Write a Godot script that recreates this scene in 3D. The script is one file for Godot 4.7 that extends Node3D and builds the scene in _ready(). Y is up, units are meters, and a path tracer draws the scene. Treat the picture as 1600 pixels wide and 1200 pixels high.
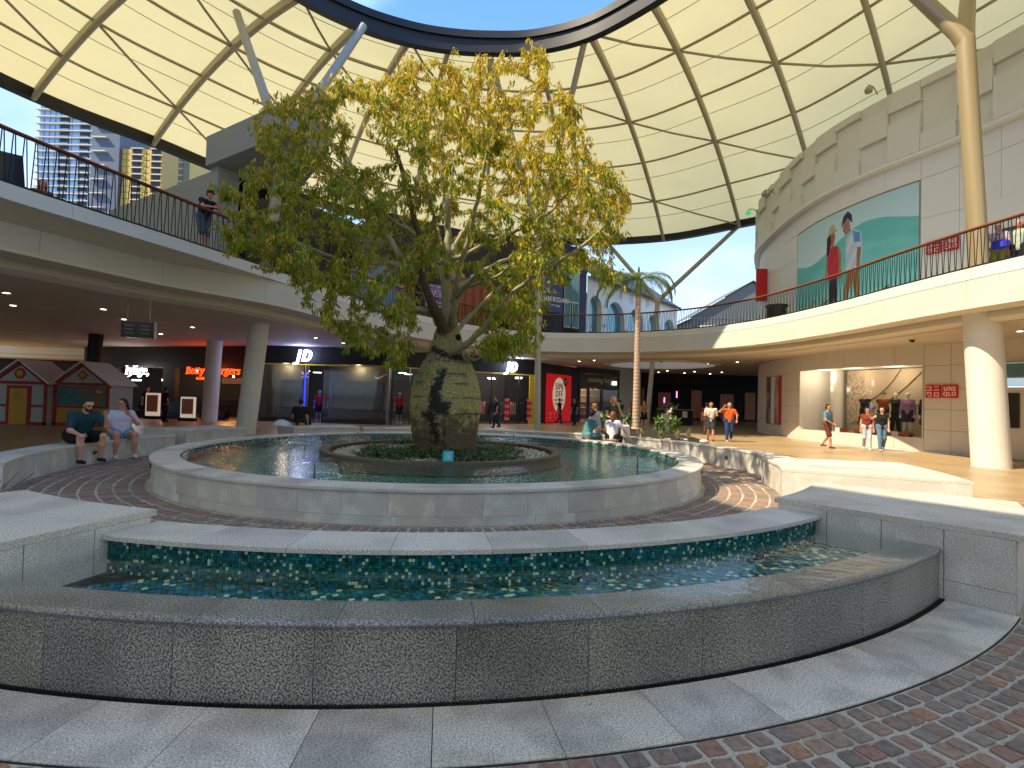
extends Node3D
# A shopping centre's open court: round fountain with a bottle tree under a ring canopy.

const RC := Vector3(-1.52, 0, -12.45)   # centre of the round fountain
const LC := Vector3(-1.35, 0, -10.8)    # centre of the lower basin's arcs
const DECK := 5.63                      # upper terrace level
var M := {}
var names := {}
var rng := RandomNumberGenerator.new()

class MB:
	var v := PackedVector3Array()
	var n := PackedVector3Array()
	var uv := PackedVector2Array()
	var col := PackedColorArray()
	var ix := PackedInt32Array()
	var tint := Color(1, 1, 1)
	var use_col := false
	func vert(p: Vector3, nn: Vector3, t := Vector2.ZERO) -> int:
		v.append(p); n.append(nn); uv.append(t)
		if use_col: col.append(tint)
		return v.size() - 1
	func tri(a: Vector3, b: Vector3, c: Vector3) -> void:
		var nn := (b - a).cross(c - a)
		if nn.length_squared() < 1e-16: return
		nn = nn.normalized()
		var i := vert(a, nn); vert(b, nn); vert(c, nn)
		ix.append_array([i, i + 2, i + 1])
	func quad(a: Vector3, b: Vector3, c: Vector3, d: Vector3) -> void:
		var nn := (b - a).cross(c - a)
		if nn.length_squared() < 1e-16: nn = (c - a).cross(d - a)
		if nn.length_squared() < 1e-16: return
		nn = nn.normalized()
		var i := vert(a, nn, Vector2(0, 1)); vert(b, nn, Vector2(1, 1)); vert(c, nn, Vector2(1, 0)); vert(d, nn, Vector2(0, 0))
		ix.append_array([i, i + 2, i + 1, i, i + 3, i + 2])
	func grid(pts: Array, nrm: Array, closed := false) -> void:
		# rows of points (each row an Array of Vector3), smooth normals given per point
		var rows := pts.size()
		var w: int = pts[0].size()
		var b := v.size()
		for r in rows:
			for k in w:
				vert(pts[r][k], nrm[r][k], Vector2(float(k) / max(1, w - 1), float(r) / max(1, rows - 1)))
		for r in rows - 1:
			for k in (w if closed else w - 1):
				var k2 := (k + 1) % w
				var p := b + r * w + k
				var q := b + r * w + k2
				var s := b + (r + 1) * w + k2
				var t := b + (r + 1) * w + k
				ix.append_array([p, s, q, p, t, s])
	func box(lo: Vector3, hi: Vector3, ch := 0.0) -> void:
		obox((lo + hi) / 2, hi - lo, Basis(), ch)
	func obox(c: Vector3, s: Vector3, bs: Basis, ch := 0.0) -> void:
		var h := s / 2
		if ch <= 0.0:
			var p := []
			for k in 8: p.append(c + bs * Vector3(h.x * (1 if k & 1 else -1), h.y * (1 if k & 2 else -1), h.z * (1 if k & 4 else -1)))
			quad(p[0], p[2], p[3], p[1]); quad(p[4], p[5], p[7], p[6]); quad(p[0], p[1], p[5], p[4])
			quad(p[2], p[6], p[7], p[3]); quad(p[0], p[4], p[6], p[2]); quad(p[1], p[3], p[7], p[5])
			return
		var q := {}
		for sx in [-1, 1]:
			for sy in [-1, 1]:
				for sz in [-1, 1]:
					for ax in 3:
						var d := Vector3(h.x - ch, h.y - ch, h.z - ch)
						d[ax] = h[ax]
						q[[sx, sy, sz, ax]] = c + bs * Vector3(d.x * sx, d.y * sy, d.z * sz)
		for s1 in [-1, 1]:
			var f := [[[s1, -1, -1, 0], [s1, 1, -1, 0], [s1, 1, 1, 0], [s1, -1, 1, 0]], [[-1, s1, -1, 1], [-1, s1, 1, 1], [1, s1, 1, 1], [1, s1, -1, 1]], [[-1, -1, s1, 2], [1, -1, s1, 2], [1, 1, s1, 2], [-1, 1, s1, 2]]]
			for g in f:
				if s1 > 0: quad(q[g[0]], q[g[1]], q[g[2]], q[g[3]])
				else: quad(q[g[3]], q[g[2]], q[g[1]], q[g[0]])
		for s1 in [-1, 1]:
			for s2 in [-1, 1]:
				face([q[[s1, s2, -1, 0]], q[[s1, s2, -1, 1]], q[[s1, s2, 1, 1]], q[[s1, s2, 1, 0]]], bs * Vector3(s1, s2, 0))
				face([q[[s1, -1, s2, 0]], q[[s1, 1, s2, 0]], q[[s1, 1, s2, 2]], q[[s1, -1, s2, 2]]], bs * Vector3(s1, 0, s2))
				face([q[[-1, s1, s2, 1]], q[[1, s1, s2, 1]], q[[1, s1, s2, 2]], q[[-1, s1, s2, 2]]], bs * Vector3(0, s1, s2))
				for s3 in [-1, 1]:
					face([q[[s1, s2, s3, 0]], q[[s1, s2, s3, 1]], q[[s1, s2, s3, 2]]], bs * Vector3(s1, s2, s3))
	func face(p: Array, out: Vector3) -> void:
		# a convex face turned so that it looks along out
		var nn: Vector3 = (p[1] - p[0]).cross(p[2] - p[0])
		if nn.dot(out) < 0: p.reverse()
		for k in range(1, p.size() - 1): tri(p[0], p[k], p[k + 1])
	func prism(poly: PackedVector2Array, y0: float, y1: float, ch := 0.0) -> void:
		# poly in x,z
		var area := 0.0
		for k in poly.size(): area += poly[k].cross(poly[(k + 1) % poly.size()])
		if area < 0: poly.reverse()
		var top := poly
		if ch > 0.0:
			var o := Geometry2D.offset_polygon(poly, -ch)
			if o.size() and o[0].size() == poly.size(): top = o[0]
			else: ch = 0.0
		var m := poly.size()
		for idx in [Geometry2D.triangulate_polygon(top)]:
			for k in range(0, idx.size(), 3):
				var a := top[idx[k]]; var b := top[idx[k + 1]]; var c := top[idx[k + 2]]
				face([Vector3(a.x, y1, a.y), Vector3(b.x, y1, b.y), Vector3(c.x, y1, c.y)], Vector3.UP)
		var idx2 := Geometry2D.triangulate_polygon(poly)
		for k in range(0, idx2.size(), 3):
			var a := poly[idx2[k]]; var b := poly[idx2[k + 1]]; var c := poly[idx2[k + 2]]
			face([Vector3(a.x, y0, a.y), Vector3(b.x, y0, b.y), Vector3(c.x, y0, c.y)], Vector3.DOWN)
		for k in m:
			var a := poly[k]; var b := poly[(k + 1) % m]
			var e := b - a
			var out := Vector3(e.y, 0, -e.x)
			face([Vector3(a.x, y0, a.y), Vector3(b.x, y0, b.y), Vector3(b.x, y1 - ch, b.y), Vector3(a.x, y1 - ch, a.y)], out)
			if ch > 0.0 and top.size() == m:
				# match the offset corner nearest to each corner
				var a2 := near(top, a); var b2 := near(top, b)
				face([Vector3(a.x, y1 - ch, a.y), Vector3(b.x, y1 - ch, b.y), Vector3(b2.x, y1, b2.y), Vector3(a2.x, y1, a2.y)], out + Vector3.UP * out.length())
	func near(p: PackedVector2Array, a: Vector2) -> Vector2:
		var best := p[0]
		for k in p:
			if k.distance_squared_to(a) < best.distance_squared_to(a): best = k
		return best
	func arc(c: Vector3, prof: Array, a0: float, a1: float, seg: int, caps := true) -> void:
		# sweeps a closed profile of Vector2(radius, height), counter-clockwise, round c; angles from +z towards +x
		var m := prof.size()
		for k in m:
			var p: Vector2 = prof[k]; var q: Vector2 = prof[(k + 1) % m]
			var e := q - p
			if e.length() < 1e-5: continue
			var nr := Vector2(e.y, -e.x).normalized()
			var rows := []; var nn := []
			for s in seg + 1:
				var a := lerpf(a0, a1, float(s) / seg)
				var d := Vector3(sin(a), 0, cos(a))
				rows.append([c + d * q.x + Vector3(0, q.y, 0), c + d * p.x + Vector3(0, p.y, 0)])
				var w := d * nr.x + Vector3(0, nr.y, 0)
				nn.append([w, w])
			grid(rows, nn)
		if caps:
			for a in [a0, a1]:
				var d := Vector3(sin(a), 0, cos(a))
				var out := Vector3(cos(a), 0, -sin(a)) * (1.0 if a == a1 else -1.0)
				var pg := PackedVector2Array()
				for p in prof: pg.append(p)
				var t := Geometry2D.triangulate_polygon(pg)
				for k in range(0, t.size(), 3):
					var f := []
					for j in 3: f.append(c + d * pg[t[k + j]].x + Vector3(0, pg[t[k + j]].y, 0))
					face(f, out)
	func tube(pts: Array, rad: Array, sides := 8, caps := true) -> void:
		var rows := []; var nn := []
		var t0: Vector3 = (pts[1] - pts[0]).normalized()
		var u := t0.cross(Vector3.UP if absf(t0.y) < 0.9 else Vector3.RIGHT).normalized()
		for k in pts.size():
			var t: Vector3
			if k == 0: t = t0
			elif k == pts.size() - 1: t = (pts[k] - pts[k - 1]).normalized()
			else: t = ((pts[k + 1] - pts[k]).normalized() + (pts[k] - pts[k - 1]).normalized()).normalized()
			u = (u - t * u.dot(t)).normalized()
			var w := t.cross(u)
			var row := []; var nr := []
			for s in sides:
				var a := TAU * s / sides
				var d := u * cos(a) + w * sin(a)
				row.append(pts[k] + d * rad[k]); nr.append(d)
			rows.append(row); nn.append(nr)
		grid(rows, nn, true)
		if caps:
			for e in [0, pts.size() - 1]:
				var out: Vector3 = (pts[0] - pts[1]) if e == 0 else (pts[e] - pts[e - 1])
				if rad[e] > 0.0005: face(rows[e].duplicate(), out)
	func lathe(c: Vector3, prof: Array, sides := 24, wob: FastNoiseLite = null, amp := 0.0) -> void:
		# prof: Vector2(radius, height) from bottom to top
		var rows := []; var nn := []
		for k in prof.size():
			var a: Vector2 = prof[maxi(0, k - 1)]; var b: Vector2 = prof[mini(prof.size() - 1, k + 1)]
			var e := (b - a).normalized()
			var row := []; var nr := []
			for s in sides:
				var an := -TAU * s / sides
				var r: float = prof[k].x
				if wob: r += wob.get_noise_3d(cos(an), prof[k].y, sin(an)) * amp
				row.append(c + Vector3(cos(an) * r, prof[k].y, sin(an) * r))
				nr.append(Vector3(cos(an) * e.y, -e.x, sin(an) * e.y).normalized())
			rows.append(row); nn.append(nr)
		grid(rows, nn, true)
	func strip(a: Array, b: Array, smooth := true) -> void:
		# a sheet between two polylines; seen from outside, a is the lower edge running to the right
		var na := []
		for k in a.size():
			var p := maxi(0, k - 1); var q := mini(a.size() - 1, k + 1)
			na.append((a[q] - a[p]).cross(b[k] - a[k]).normalized())
		if smooth:
			grid([a, b], [na, na])
		else:
			for k in a.size() - 1: quad(a[k], a[k + 1], b[k + 1], b[k])
	func sweep(pts: Array, nrm: Array, prof: Array, closed := false) -> void:
		# a closed profile of Vector2(offset along nrm, height) carried along pts; prof may hold one profile per point
		var each: bool = prof[0] is Array
		var m: int = prof[0].size() if each else prof.size()
		var right := Vector3.UP.cross(pts[1] - pts[0]).dot(nrm[0]) > 0
		for k in m:
			var a := []; var b := []; var nn := []
			for i in pts.size() + (1 if closed else 0):
				var j := i % pts.size()
				var pr: Array = prof[j] if each else prof
				var p: Vector2 = pr[k]; var q: Vector2 = pr[(k + 1) % m]
				a.append(pts[j] + nrm[j] * p.x + Vector3(0, p.y, 0)); b.append(pts[j] + nrm[j] * q.x + Vector3(0, q.y, 0))
				var e := q - p
				var w := Vector2(e.y, -e.x).normalized()
				nn.append(nrm[j] * w.x + Vector3(0, w.y, 0))
			if right: grid([b, a], [nn, nn])
			else: grid([a, b], [nn, nn])
	static func recompute(m: MB) -> void:
		var acc := PackedVector3Array(); acc.resize(m.v.size())
		for k in range(0, m.ix.size(), 3):
			var a := m.ix[k]; var b := m.ix[k + 1]; var c := m.ix[k + 2]
			var w := (m.v[c] - m.v[a]).cross(m.v[b] - m.v[a])
			acc[a] += w; acc[b] += w; acc[c] += w
		for k in acc.size(): m.n[k] = acc[k].normalized()
	func add(o: MB, t: Transform3D) -> void:
		var b := v.size()
		for k in o.v.size():
			v.append(t * o.v[k]); n.append((t.basis * o.n[k]).normalized()); uv.append(o.uv[k])
			if use_col: col.append(o.col[k] if o.use_col else tint)
		var flip := t.basis.determinant() < 0
		for k in range(0, o.ix.size(), 3):
			if flip: ix.append_array([b + o.ix[k], b + o.ix[k + 2], b + o.ix[k + 1]])
			else: ix.append_array([b + o.ix[k], b + o.ix[k + 1], b + o.ix[k + 2]])
	func mesh() -> ArrayMesh:
		var a := []
		a.resize(Mesh.ARRAY_MAX)
		a[Mesh.ARRAY_VERTEX] = v; a[Mesh.ARRAY_NORMAL] = n; a[Mesh.ARRAY_TEX_UV] = uv; a[Mesh.ARRAY_INDEX] = ix
		if use_col: a[Mesh.ARRAY_COLOR] = col
		var m := ArrayMesh.new()
		m.add_surface_from_arrays(Mesh.PRIMITIVE_TRIANGLES, a)
		return m

# ---------- naming and placing ----------
func numbered(parent: Node, called: String) -> String:
	var key := str(parent.get_instance_id()) + called
	var k: int = names.get(key, 0)
	names[key] = k + 1
	return called if k == 0 else "%s_%03d" % [called, k]

func thing(called: String, at: Vector3, label: String, category: String, group := "") -> Node3D:
	var o := Node3D.new()
	o.name = numbered(self, called)
	add_child(o)
	o.position = at
	tag(o, label, category, group)
	return o

func tag(o: Node, label: String, category: String, group := "") -> void:
	o.set_meta("label", label); o.set_meta("category", category)
	if group != "": o.set_meta("group", group)

func put(parent: Node3D, called: String, shape, mat: Material, xf = null) -> MeshInstance3D:
	# a mesh drawn in world coordinates (xf null) or placed by xf (in world coordinates) under a thing, a part or the root
	var o := MeshInstance3D.new()
	o.mesh = shape.mesh() if shape is MB else shape
	o.material_override = mat
	o.name = numbered(parent, called)
	parent.add_child(o)
	var off := Transform3D()
	var w := parent
	while w != self and w is Node3D:
		off = w.transform * off
		w = w.get_parent()
	o.transform = off.affine_inverse() * (xf if xf != null else Transform3D())
	return o

func solo(called: String, shape, mat: Material, label: String, category: String, group := "", xf = null) -> MeshInstance3D:
	var o := put(self, called, shape, mat, xf)
	tag(o, label, category, group)
	return o

func setting(called: String, shape, mat: Material, kind := "structure", label := "") -> MeshInstance3D:
	var o := put(self, called, shape, mat)
	o.set_meta("kind", kind)
	if label != "": o.set_meta("label", label)
	return o

func scatter(parent: Node, called: String, mesh: Mesh, mat: Material, xfs: Array, cols = null) -> MultiMeshInstance3D:
	var mm := MultiMesh.new()
	mm.transform_format = MultiMesh.TRANSFORM_3D
	mm.use_colors = cols != null
	mm.mesh = mesh
	mm.instance_count = xfs.size()
	for k in xfs.size():
		mm.set_instance_transform(k, xfs[k])
		if cols != null: mm.set_instance_color(k, cols[k])
	var o := MultiMeshInstance3D.new()
	o.multimesh = mm
	o.material_override = mat
	o.name = numbered(parent, called)
	parent.add_child(o)
	if parent != self and parent is Node3D: o.position = -parent.position
	o.set_meta("kind", "stuff")
	return o

func pol(c: Vector3, r: float, a: float, y := 0.0) -> Vector3:
	return Vector3(c.x + r * sin(a), y, c.z + r * cos(a))

func rect_prof(r0: float, r1: float, y0: float, y1: float, ch := 0.0) -> Array:
	if ch <= 0.0: return [Vector2(r0, y0), Vector2(r1, y0), Vector2(r1, y1), Vector2(r0, y1)]
	return [Vector2(r0, y0), Vector2(r1, y0), Vector2(r1, y1 - ch), Vector2(r1 - ch, y1), Vector2(r0 + ch, y1), Vector2(r0, y1 - ch)]

func cr(p: Array, per := 6, closed := false) -> Array:
	# Catmull-Rom through points
	var o := []
	var m := p.size()
	for k in (m if closed else m - 1):
		var a = p[(k - 1 + m) % m] if closed or k > 0 else p[0]
		var b = p[k]; var c = p[(k + 1) % m]
		var d = p[(k + 2) % m] if closed or k + 2 < m else p[m - 1]
		for s in per: o.append(b.cubic_interpolate(c, a, d, float(s) / per))
	if not closed: o.append(p[m - 1])
	return o

func resample(p: Array, step: float) -> Array:
	var o := [p[0]]
	var acc := 0.0
	for k in p.size() - 1:
		var l: float = p[k].distance_to(p[k + 1])
		var t := step - acc
		while t <= l and l > 0:
			o.append(p[k].lerp(p[k + 1], t / l)); t += step
		acc = fmod(acc + l, step)
	return o

func normals2(p: Array) -> Array:
	# for a polyline in the plan: unit vectors to the left of travel (x,z)
	var o := []
	for k in p.size():
		var e: Vector3 = p[mini(p.size() - 1, k + 1)] - p[maxi(0, k - 1)]
		o.append(Vector3(e.z, 0, -e.x).normalized())
	return o

# ---------- materials ----------
func ramp(stops: Array) -> Gradient:
	var g := Gradient.new()
	var off := PackedFloat32Array(); var c := PackedColorArray()
	for s in stops: off.append(s[0]); c.append(s[1])
	g.offsets = off; g.colors = c
	return g

func ntex(freq: float, oct: int, stops: Array, size := 512, seed_ := 1, type := FastNoiseLite.TYPE_SIMPLEX_SMOOTH) -> NoiseTexture2D:
	var f := FastNoiseLite.new()
	f.noise_type = type; f.frequency = freq; f.seed = seed_
	f.fractal_type = FastNoiseLite.FRACTAL_FBM if oct > 1 else FastNoiseLite.FRACTAL_NONE
	f.fractal_octaves = oct
	if type == FastNoiseLite.TYPE_CELLULAR: f.cellular_return_type = FastNoiseLite.RETURN_CELL_VALUE
	var t := NoiseTexture2D.new()
	t.width = size; t.height = size; t.seamless = true; t.noise = f
	if stops.size(): t.color_ramp = ramp(stops)
	return t

func g(x: float) -> Color: return Color(x, x, x)

func mat(c: Color, rough := 0.7, metal := 0.0) -> StandardMaterial3D:
	var m := StandardMaterial3D.new()
	m.albedo_color = c; m.roughness = rough; m.metallic = metal
	return m

func tex(m: StandardMaterial3D, t: Texture2D, scale: float, detail: Texture2D = null, dscale := 0.2) -> StandardMaterial3D:
	m.albedo_texture = t
	m.uv1_triplanar = true; m.uv1_world_triplanar = true; m.uv1_scale = Vector3.ONE * scale
	if detail:
		m.detail_enabled = true; m.detail_albedo = detail; m.detail_blend_mode = BaseMaterial3D.BLEND_MODE_MUL
		m.detail_uv_layer = BaseMaterial3D.DETAIL_UV_2
		m.uv2_triplanar = true; m.uv2_world_triplanar = true; m.uv2_scale = Vector3.ONE * dscale
	return m

func bump(m: StandardMaterial3D, t: Texture2D, cm: float) -> StandardMaterial3D:
	m.heightmap_enabled = true; m.heightmap_texture = t; m.heightmap_scale = cm
	return m

func glow(c: Color, e: float) -> StandardMaterial3D:
	var m := mat(c, 0.5)
	m.emission_enabled = true; m.emission = c; m.emission_energy_multiplier = e
	return m

func glass(a := 0.12, c := Color(0.7, 0.8, 0.8)) -> StandardMaterial3D:
	var m := mat(Color(c.r, c.g, c.b, a), 0.03)
	m.transparency = BaseMaterial3D.TRANSPARENCY_ALPHA
	return m

func materials() -> void:
	var stain := ntex(0.006, 6, [[0.0, g(0.8)], [0.4, g(0.93)], [0.6, g(1)], [1.0, g(1)]], 512, 7)
	var stain2 := ntex(0.006, 6, [[0.0, g(0.86)], [0.4, g(0.96)], [0.6, g(1)], [1.0, g(1)]], 512, 9)
	var speck_d := ntex(0.075, 4, [[0.0, g(0.16)], [0.34, g(0.34)], [0.45, g(0.52)], [0.56, g(0.67)], [0.72, g(0.77)], [1.0, g(0.86)]], 512, 3)
	var speck_l := ntex(0.09, 4, [[0.0, g(0.58)], [0.38, g(0.76)], [0.5, g(0.85)], [0.62, g(0.91)], [1.0, g(1.0)]], 512, 4)
	M.granite_dark = tex(mat(Color(0.93, 0.91, 0.83), 0.42), speck_d, 1.7, stain, 0.45)
	var lime := ntex(0.012, 6, [[0.0, g(0.88)], [0.5, g(0.92)], [0.62, g(0.95)], [0.74, g(1)], [1.0, g(1)]], 512, 10)
	M.granite_mid = tex(mat(Color(1.0, 0.98, 0.92), 0.6), speck_l, 1.7, lime, 0.35)
	M.granite_light = tex(mat(Color(0.96, 0.93, 0.86), 0.65), speck_l, 1.4, stain2, 0.35)
	M.granite_slab = tex(mat(Color(0.97, 0.93, 0.85), 0.6), speck_l, 1.5, stain, 0.6)
	M.granite_wet = tex(mat(Color(0.92, 0.9, 0.82), 0.3), speck_d, 1.7, stain, 0.45)
	M.mortar = tex(mat(Color(0.82, 0.79, 0.71), 0.95), ntex(0.1, 4, [[0.0, g(0.75)], [1.0, g(1)]], 256, 5), 2.0, stain, 0.3)
	M.joint = mat(Color(0.16, 0.16, 0.15), 0.9)
	M.joint_pale = mat(Color(0.62, 0.61, 0.57), 0.9)
	var bt := ntex(0.03, 5, [[0.0, g(0.7)], [0.5, g(0.9)], [1.0, g(1)]], 256, 11)
	M.bricks = []
	for c in [Color(0.63, 0.52, 0.45), Color(0.59, 0.5, 0.44), Color(0.66, 0.55, 0.47), Color(0.53, 0.47, 0.42), Color(0.62, 0.55, 0.48), Color(0.7, 0.53, 0.4), Color(0.58, 0.52, 0.47), Color(0.64, 0.49, 0.41)]:
		M.bricks.append(bump(tex(mat(c, 0.7), bt, 2.3), bt, 0.25))
	M.brick_far = tex(mat(Color(1, 1, 1), 0.75), bt, 2.3)
	M.brick_far.vertex_color_use_as_albedo = true
	M.tan_floor = tex(mat(Color(0.74, 0.63, 0.47), 0.35), ntex(0.02, 4, [[0.0, g(0.82)], [0.5, g(0.95)], [1.0, g(1)]], 512, 13), 0.7, stain2, 0.12)
	M.ground = tex(mat(Color(0.45, 0.44, 0.42), 0.9), bt, 0.3)
	M.white = tex(mat(Color(0.87, 0.86, 0.82), 0.6), ntex(0.01, 3, [[0.0, g(0.95)], [1.0, g(1)]], 256, 17), 0.2)
	M.cream = mat(Color(0.84, 0.81, 0.74), 0.65)
	M.ceiling = tex(mat(Color(0.8, 0.76, 0.7), 0.75), ntex(0.01, 3, [[0.0, g(0.95)], [1.0, g(1)]], 256, 18), 0.15)
	M.panel = mat(Color(0.91, 0.9, 0.87), 0.5)
	M.panel_low = mat(Color(0.8, 0.77, 0.71), 0.5)
	M.black = mat(Color(0.05, 0.05, 0.055), 0.5)
	M.black_gloss = mat(Color(0.04, 0.04, 0.045), 0.15)
	M.charcoal = mat(Color(0.13, 0.13, 0.14), 0.6)
	M.grey = mat(Color(0.5, 0.5, 0.49), 0.6)
	M.steel_dark = mat(Color(0.14, 0.14, 0.15), 0.45, 0.4)
	M.steel_pale = mat(Color(0.68, 0.65, 0.56), 0.45, 0.15)
	M.champagne = mat(Color(0.66, 0.59, 0.45), 0.35, 0.35)
	M.timber = tex(mat(Color(0.56, 0.27, 0.12), 0.4), bt, 3.0)
	M.glass = glass(0.06, Color(0.1, 0.12, 0.12))
	M.glass_teal = glass(0.35, Color(0.35, 0.6, 0.62))
	M.red = mat(Color(0.78, 0.07, 0.1), 0.5)
	M.yellow = mat(Color(0.86, 0.72, 0.1), 0.55)
	M.lamp = glow(Color(1, 0.93, 0.8), 4.0)
	M.paper = mat(Color(0.85, 0.83, 0.8), 0.7)
	# canopy: coated membrane that lets light through
	M.membrane = tex(mat(Color(0.9, 0.885, 0.79), 0.7), ntex(0.008, 3, [[0.0, g(0.96)], [1.0, g(1)]], 256, 19), 0.1)
	M.membrane.backlight_enabled = true
	M.membrane.backlight = Color(0.92, 0.89, 0.74)
	M.canopy_steel = mat(Color(0.68, 0.65, 0.54), 0.5, 0.1)
	M.canopy_edge = mat(Color(0.06, 0.065, 0.075), 0.5)

# ---------- camera, sky, sun ----------
func air() -> void:
	var cam := Camera3D.new()
	cam.name = "camera"
	var p := deg_to_rad(1.4857); var r := deg_to_rad(1.573)
	var u0 := Vector3(0, cos(p), sin(p)); var b0 := Vector3(0, -sin(p), cos(p))
	var right := Vector3.RIGHT * cos(r) + u0 * sin(r)
	var up := u0 * cos(r) - Vector3.RIGHT * sin(r)
	cam.transform = Transform3D(Basis(right, up, b0), Vector3(0, 1.65, 0))
	cam.fov = 70.23
	cam.near = 0.05; cam.far = 2500.0
	add_child(cam)
	cam.current = true
	var sun := DirectionalLight3D.new()
	sun.name = "sun"
	add_child(sun)
	sun.look_at_from_position(Vector3.ZERO, Vector3(0.82, -1.0, -0.36))
	sun.light_energy = 0.7
	sun.light_color = Color(1.0, 0.93, 0.8)
	sun.light_angular_distance = 0.6
	sun.shadow_enabled = true
	var sky := ProceduralSkyMaterial.new()
	sky.sky_top_color = Color(0.18, 0.37, 0.6)
	sky.sky_horizon_color = Color(0.62, 0.68, 0.71)
	sky.sky_curve = 0.24
	sky.ground_bottom_color = Color(0.45, 0.44, 0.42)
	sky.ground_horizon_color = Color(0.75, 0.78, 0.8)
	sky.sun_angle_max = 0.01
	sky.energy_multiplier = 1.0
	var f := FastNoiseLite.new()
	f.noise_type = FastNoiseLite.TYPE_SIMPLEX_SMOOTH
	f.fractal_type = FastNoiseLite.FRACTAL_FBM; f.fractal_octaves = 5; f.frequency = 1.0; f.seed = 24
	var im := Image.create(512, 256, false, Image.FORMAT_RGBA8)
	for y in 128:
		var el := PI * (0.5 - (y + 0.5) / 256.0)
		for x in 512:
			var az := TAU * x / 512.0
			var d := Vector3(cos(az) * cos(el), sin(el) * 2.2, sin(az) * cos(el)) * 2.1
			var c := smoothstep(0.02, 0.5, f.get_noise_3dv(d)) * smoothstep(0.0, 0.12, el)
			im.set_pixel(x, y, Color(1, 1, 1, c * 0.28))
	sky.sky_cover = ImageTexture.create_from_image(im)
	sky.sky_cover_modulate = Color(0.75, 0.78, 0.82)
	var s := Sky.new()
	s.sky_material = sky
	var e := Environment.new()
	e.background_mode = Environment.BG_SKY
	e.sky = s
	e.tonemap_mode = Environment.TONE_MAPPER_LINEAR
	e.tonemap_exposure = 3.75
	e.ssao_enabled = true; e.ssil_enabled = true; e.sdfgi_enabled = true
	var w := WorldEnvironment.new()
	w.name = "daylight"
	w.environment = e
	add_child(w)

# ---------- ground ----------
func disc(c: Vector3, r0: float, r1: float, y: float, a0 := 0.0, a1 := TAU, seg := 96) -> MB:
	var b := MB.new()
	var i := []; var o := []
	for k in seg + 1:
		var a := lerpf(a0, a1, float(k) / seg)
		i.append(pol(c, r0, a, y)); o.append(pol(c, r1, a, y))
	b.strip(o, i)
	return b

func ground() -> void:
	var b := MB.new()
	b.quad(Vector3(-900, -0.03, 900), Vector3(900, -0.03, 900), Vector3(900, -0.03, -1200), Vector3(-900, -0.03, -1200))
	setting("ground", b, M.ground)
	# tan stone floor of the arcades, laid in large tiles beyond the brick court
	var fl := MB.new()
	fl.quad(Vector3(-60, -0.008, 30), Vector3(60, -0.008, 30), Vector3(60, -0.008, -75), Vector3(-60, -0.008, -75))
	var floor_ := setting("arcade_floor", fl, M.tan_floor)
	var tile := MB.new()
	tile.box(Vector3(-0.597, -0.006, -0.597), Vector3(0.597, 0.0, 0.597), 0.002)
	var tm := tile.mesh()
	var cand := []
	var rest := []
	for ix in range(-40, 41):
		for iz in range(-60, 4):
			var c := Vector3(ix * 1.2, 0, iz * 1.2)
			if in_court(c, 0.75) or c.z > -2 or absf(c.x) > 30: continue
			cand.append(c)
	cand.sort_custom(func(a, b2): return a.distance_squared_to(Vector3(8, 0, -8)) < b2.distance_squared_to(Vector3(8, 0, -8)))
	for k in cand.size():
		var xf := Transform3D(Basis(), cand[k])
		if k < 260: put(floor_, "floor_tile", tm, M.tan_floor, xf)
		else: rest.append(xf)
	scatter(floor_, "floor_tile_field", tm, M.tan_floor, rest)

func in_court(p: Vector3, grow := 0.0) -> bool:
	# the brick court: round the fountain, round the lower basin and out to the right of it
	if Vector2(p.x - RC.x, p.z - RC.z).length() < 8.0 + grow: return true
	var d := Vector2(p.x - LC.x, p.z - LC.z)
	var a := atan2(d.x, d.y)
	return d.length() < 15.5 + grow and absf(a) < deg_to_rad(86.0) + grow / maxf(d.length(), 1.0)

func brick_mesh(k: int) -> ArrayMesh:
	# a worn sett, its long side radial (z), top at 0
	var r := RandomNumberGenerator.new(); r.seed = 40 + k
	var b := MB.new()
	var lo := []; var hi := []
	var cs := [Vector2(-0.047, -0.095), Vector2(0.047, -0.095), Vector2(0.047, 0.095), Vector2(-0.047, 0.095)]
	for j in 4:
		var c: Vector2 = cs[j]
		var q: Vector2 = cs[(j + 1) % 4]
		var pv: Vector2 = cs[(j + 3) % 4]
		var cut := r.randf_range(0.006, 0.022)
		for w in [c + (pv - c).normalized() * cut, c + (q - c).normalized() * cut * 0.8]:
			var jit := Vector2(r.randf_range(-0.005, 0.005), r.randf_range(-0.007, 0.007))
			lo.append(Vector3(w.x + jit.x, -0.018, w.y + jit.y))
			hi.append(Vector3((w.x + jit.x) * 0.93, r.randf_range(-0.003, 0.0), (w.y + jit.y) * 0.96))
	var m := lo.size()
	var cen := Vector3(0, 0.002, 0)
	for j in m:
		var j2 := (j + 1) % m
		b.face([lo[j], lo[j2], hi[j2], hi[j]], Vector3(lo[j].x + lo[j2].x, 0.02, lo[j].z + lo[j2].z))
		b.face([hi[j], hi[j2], cen], Vector3.UP)
	return b.mesh()

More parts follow.
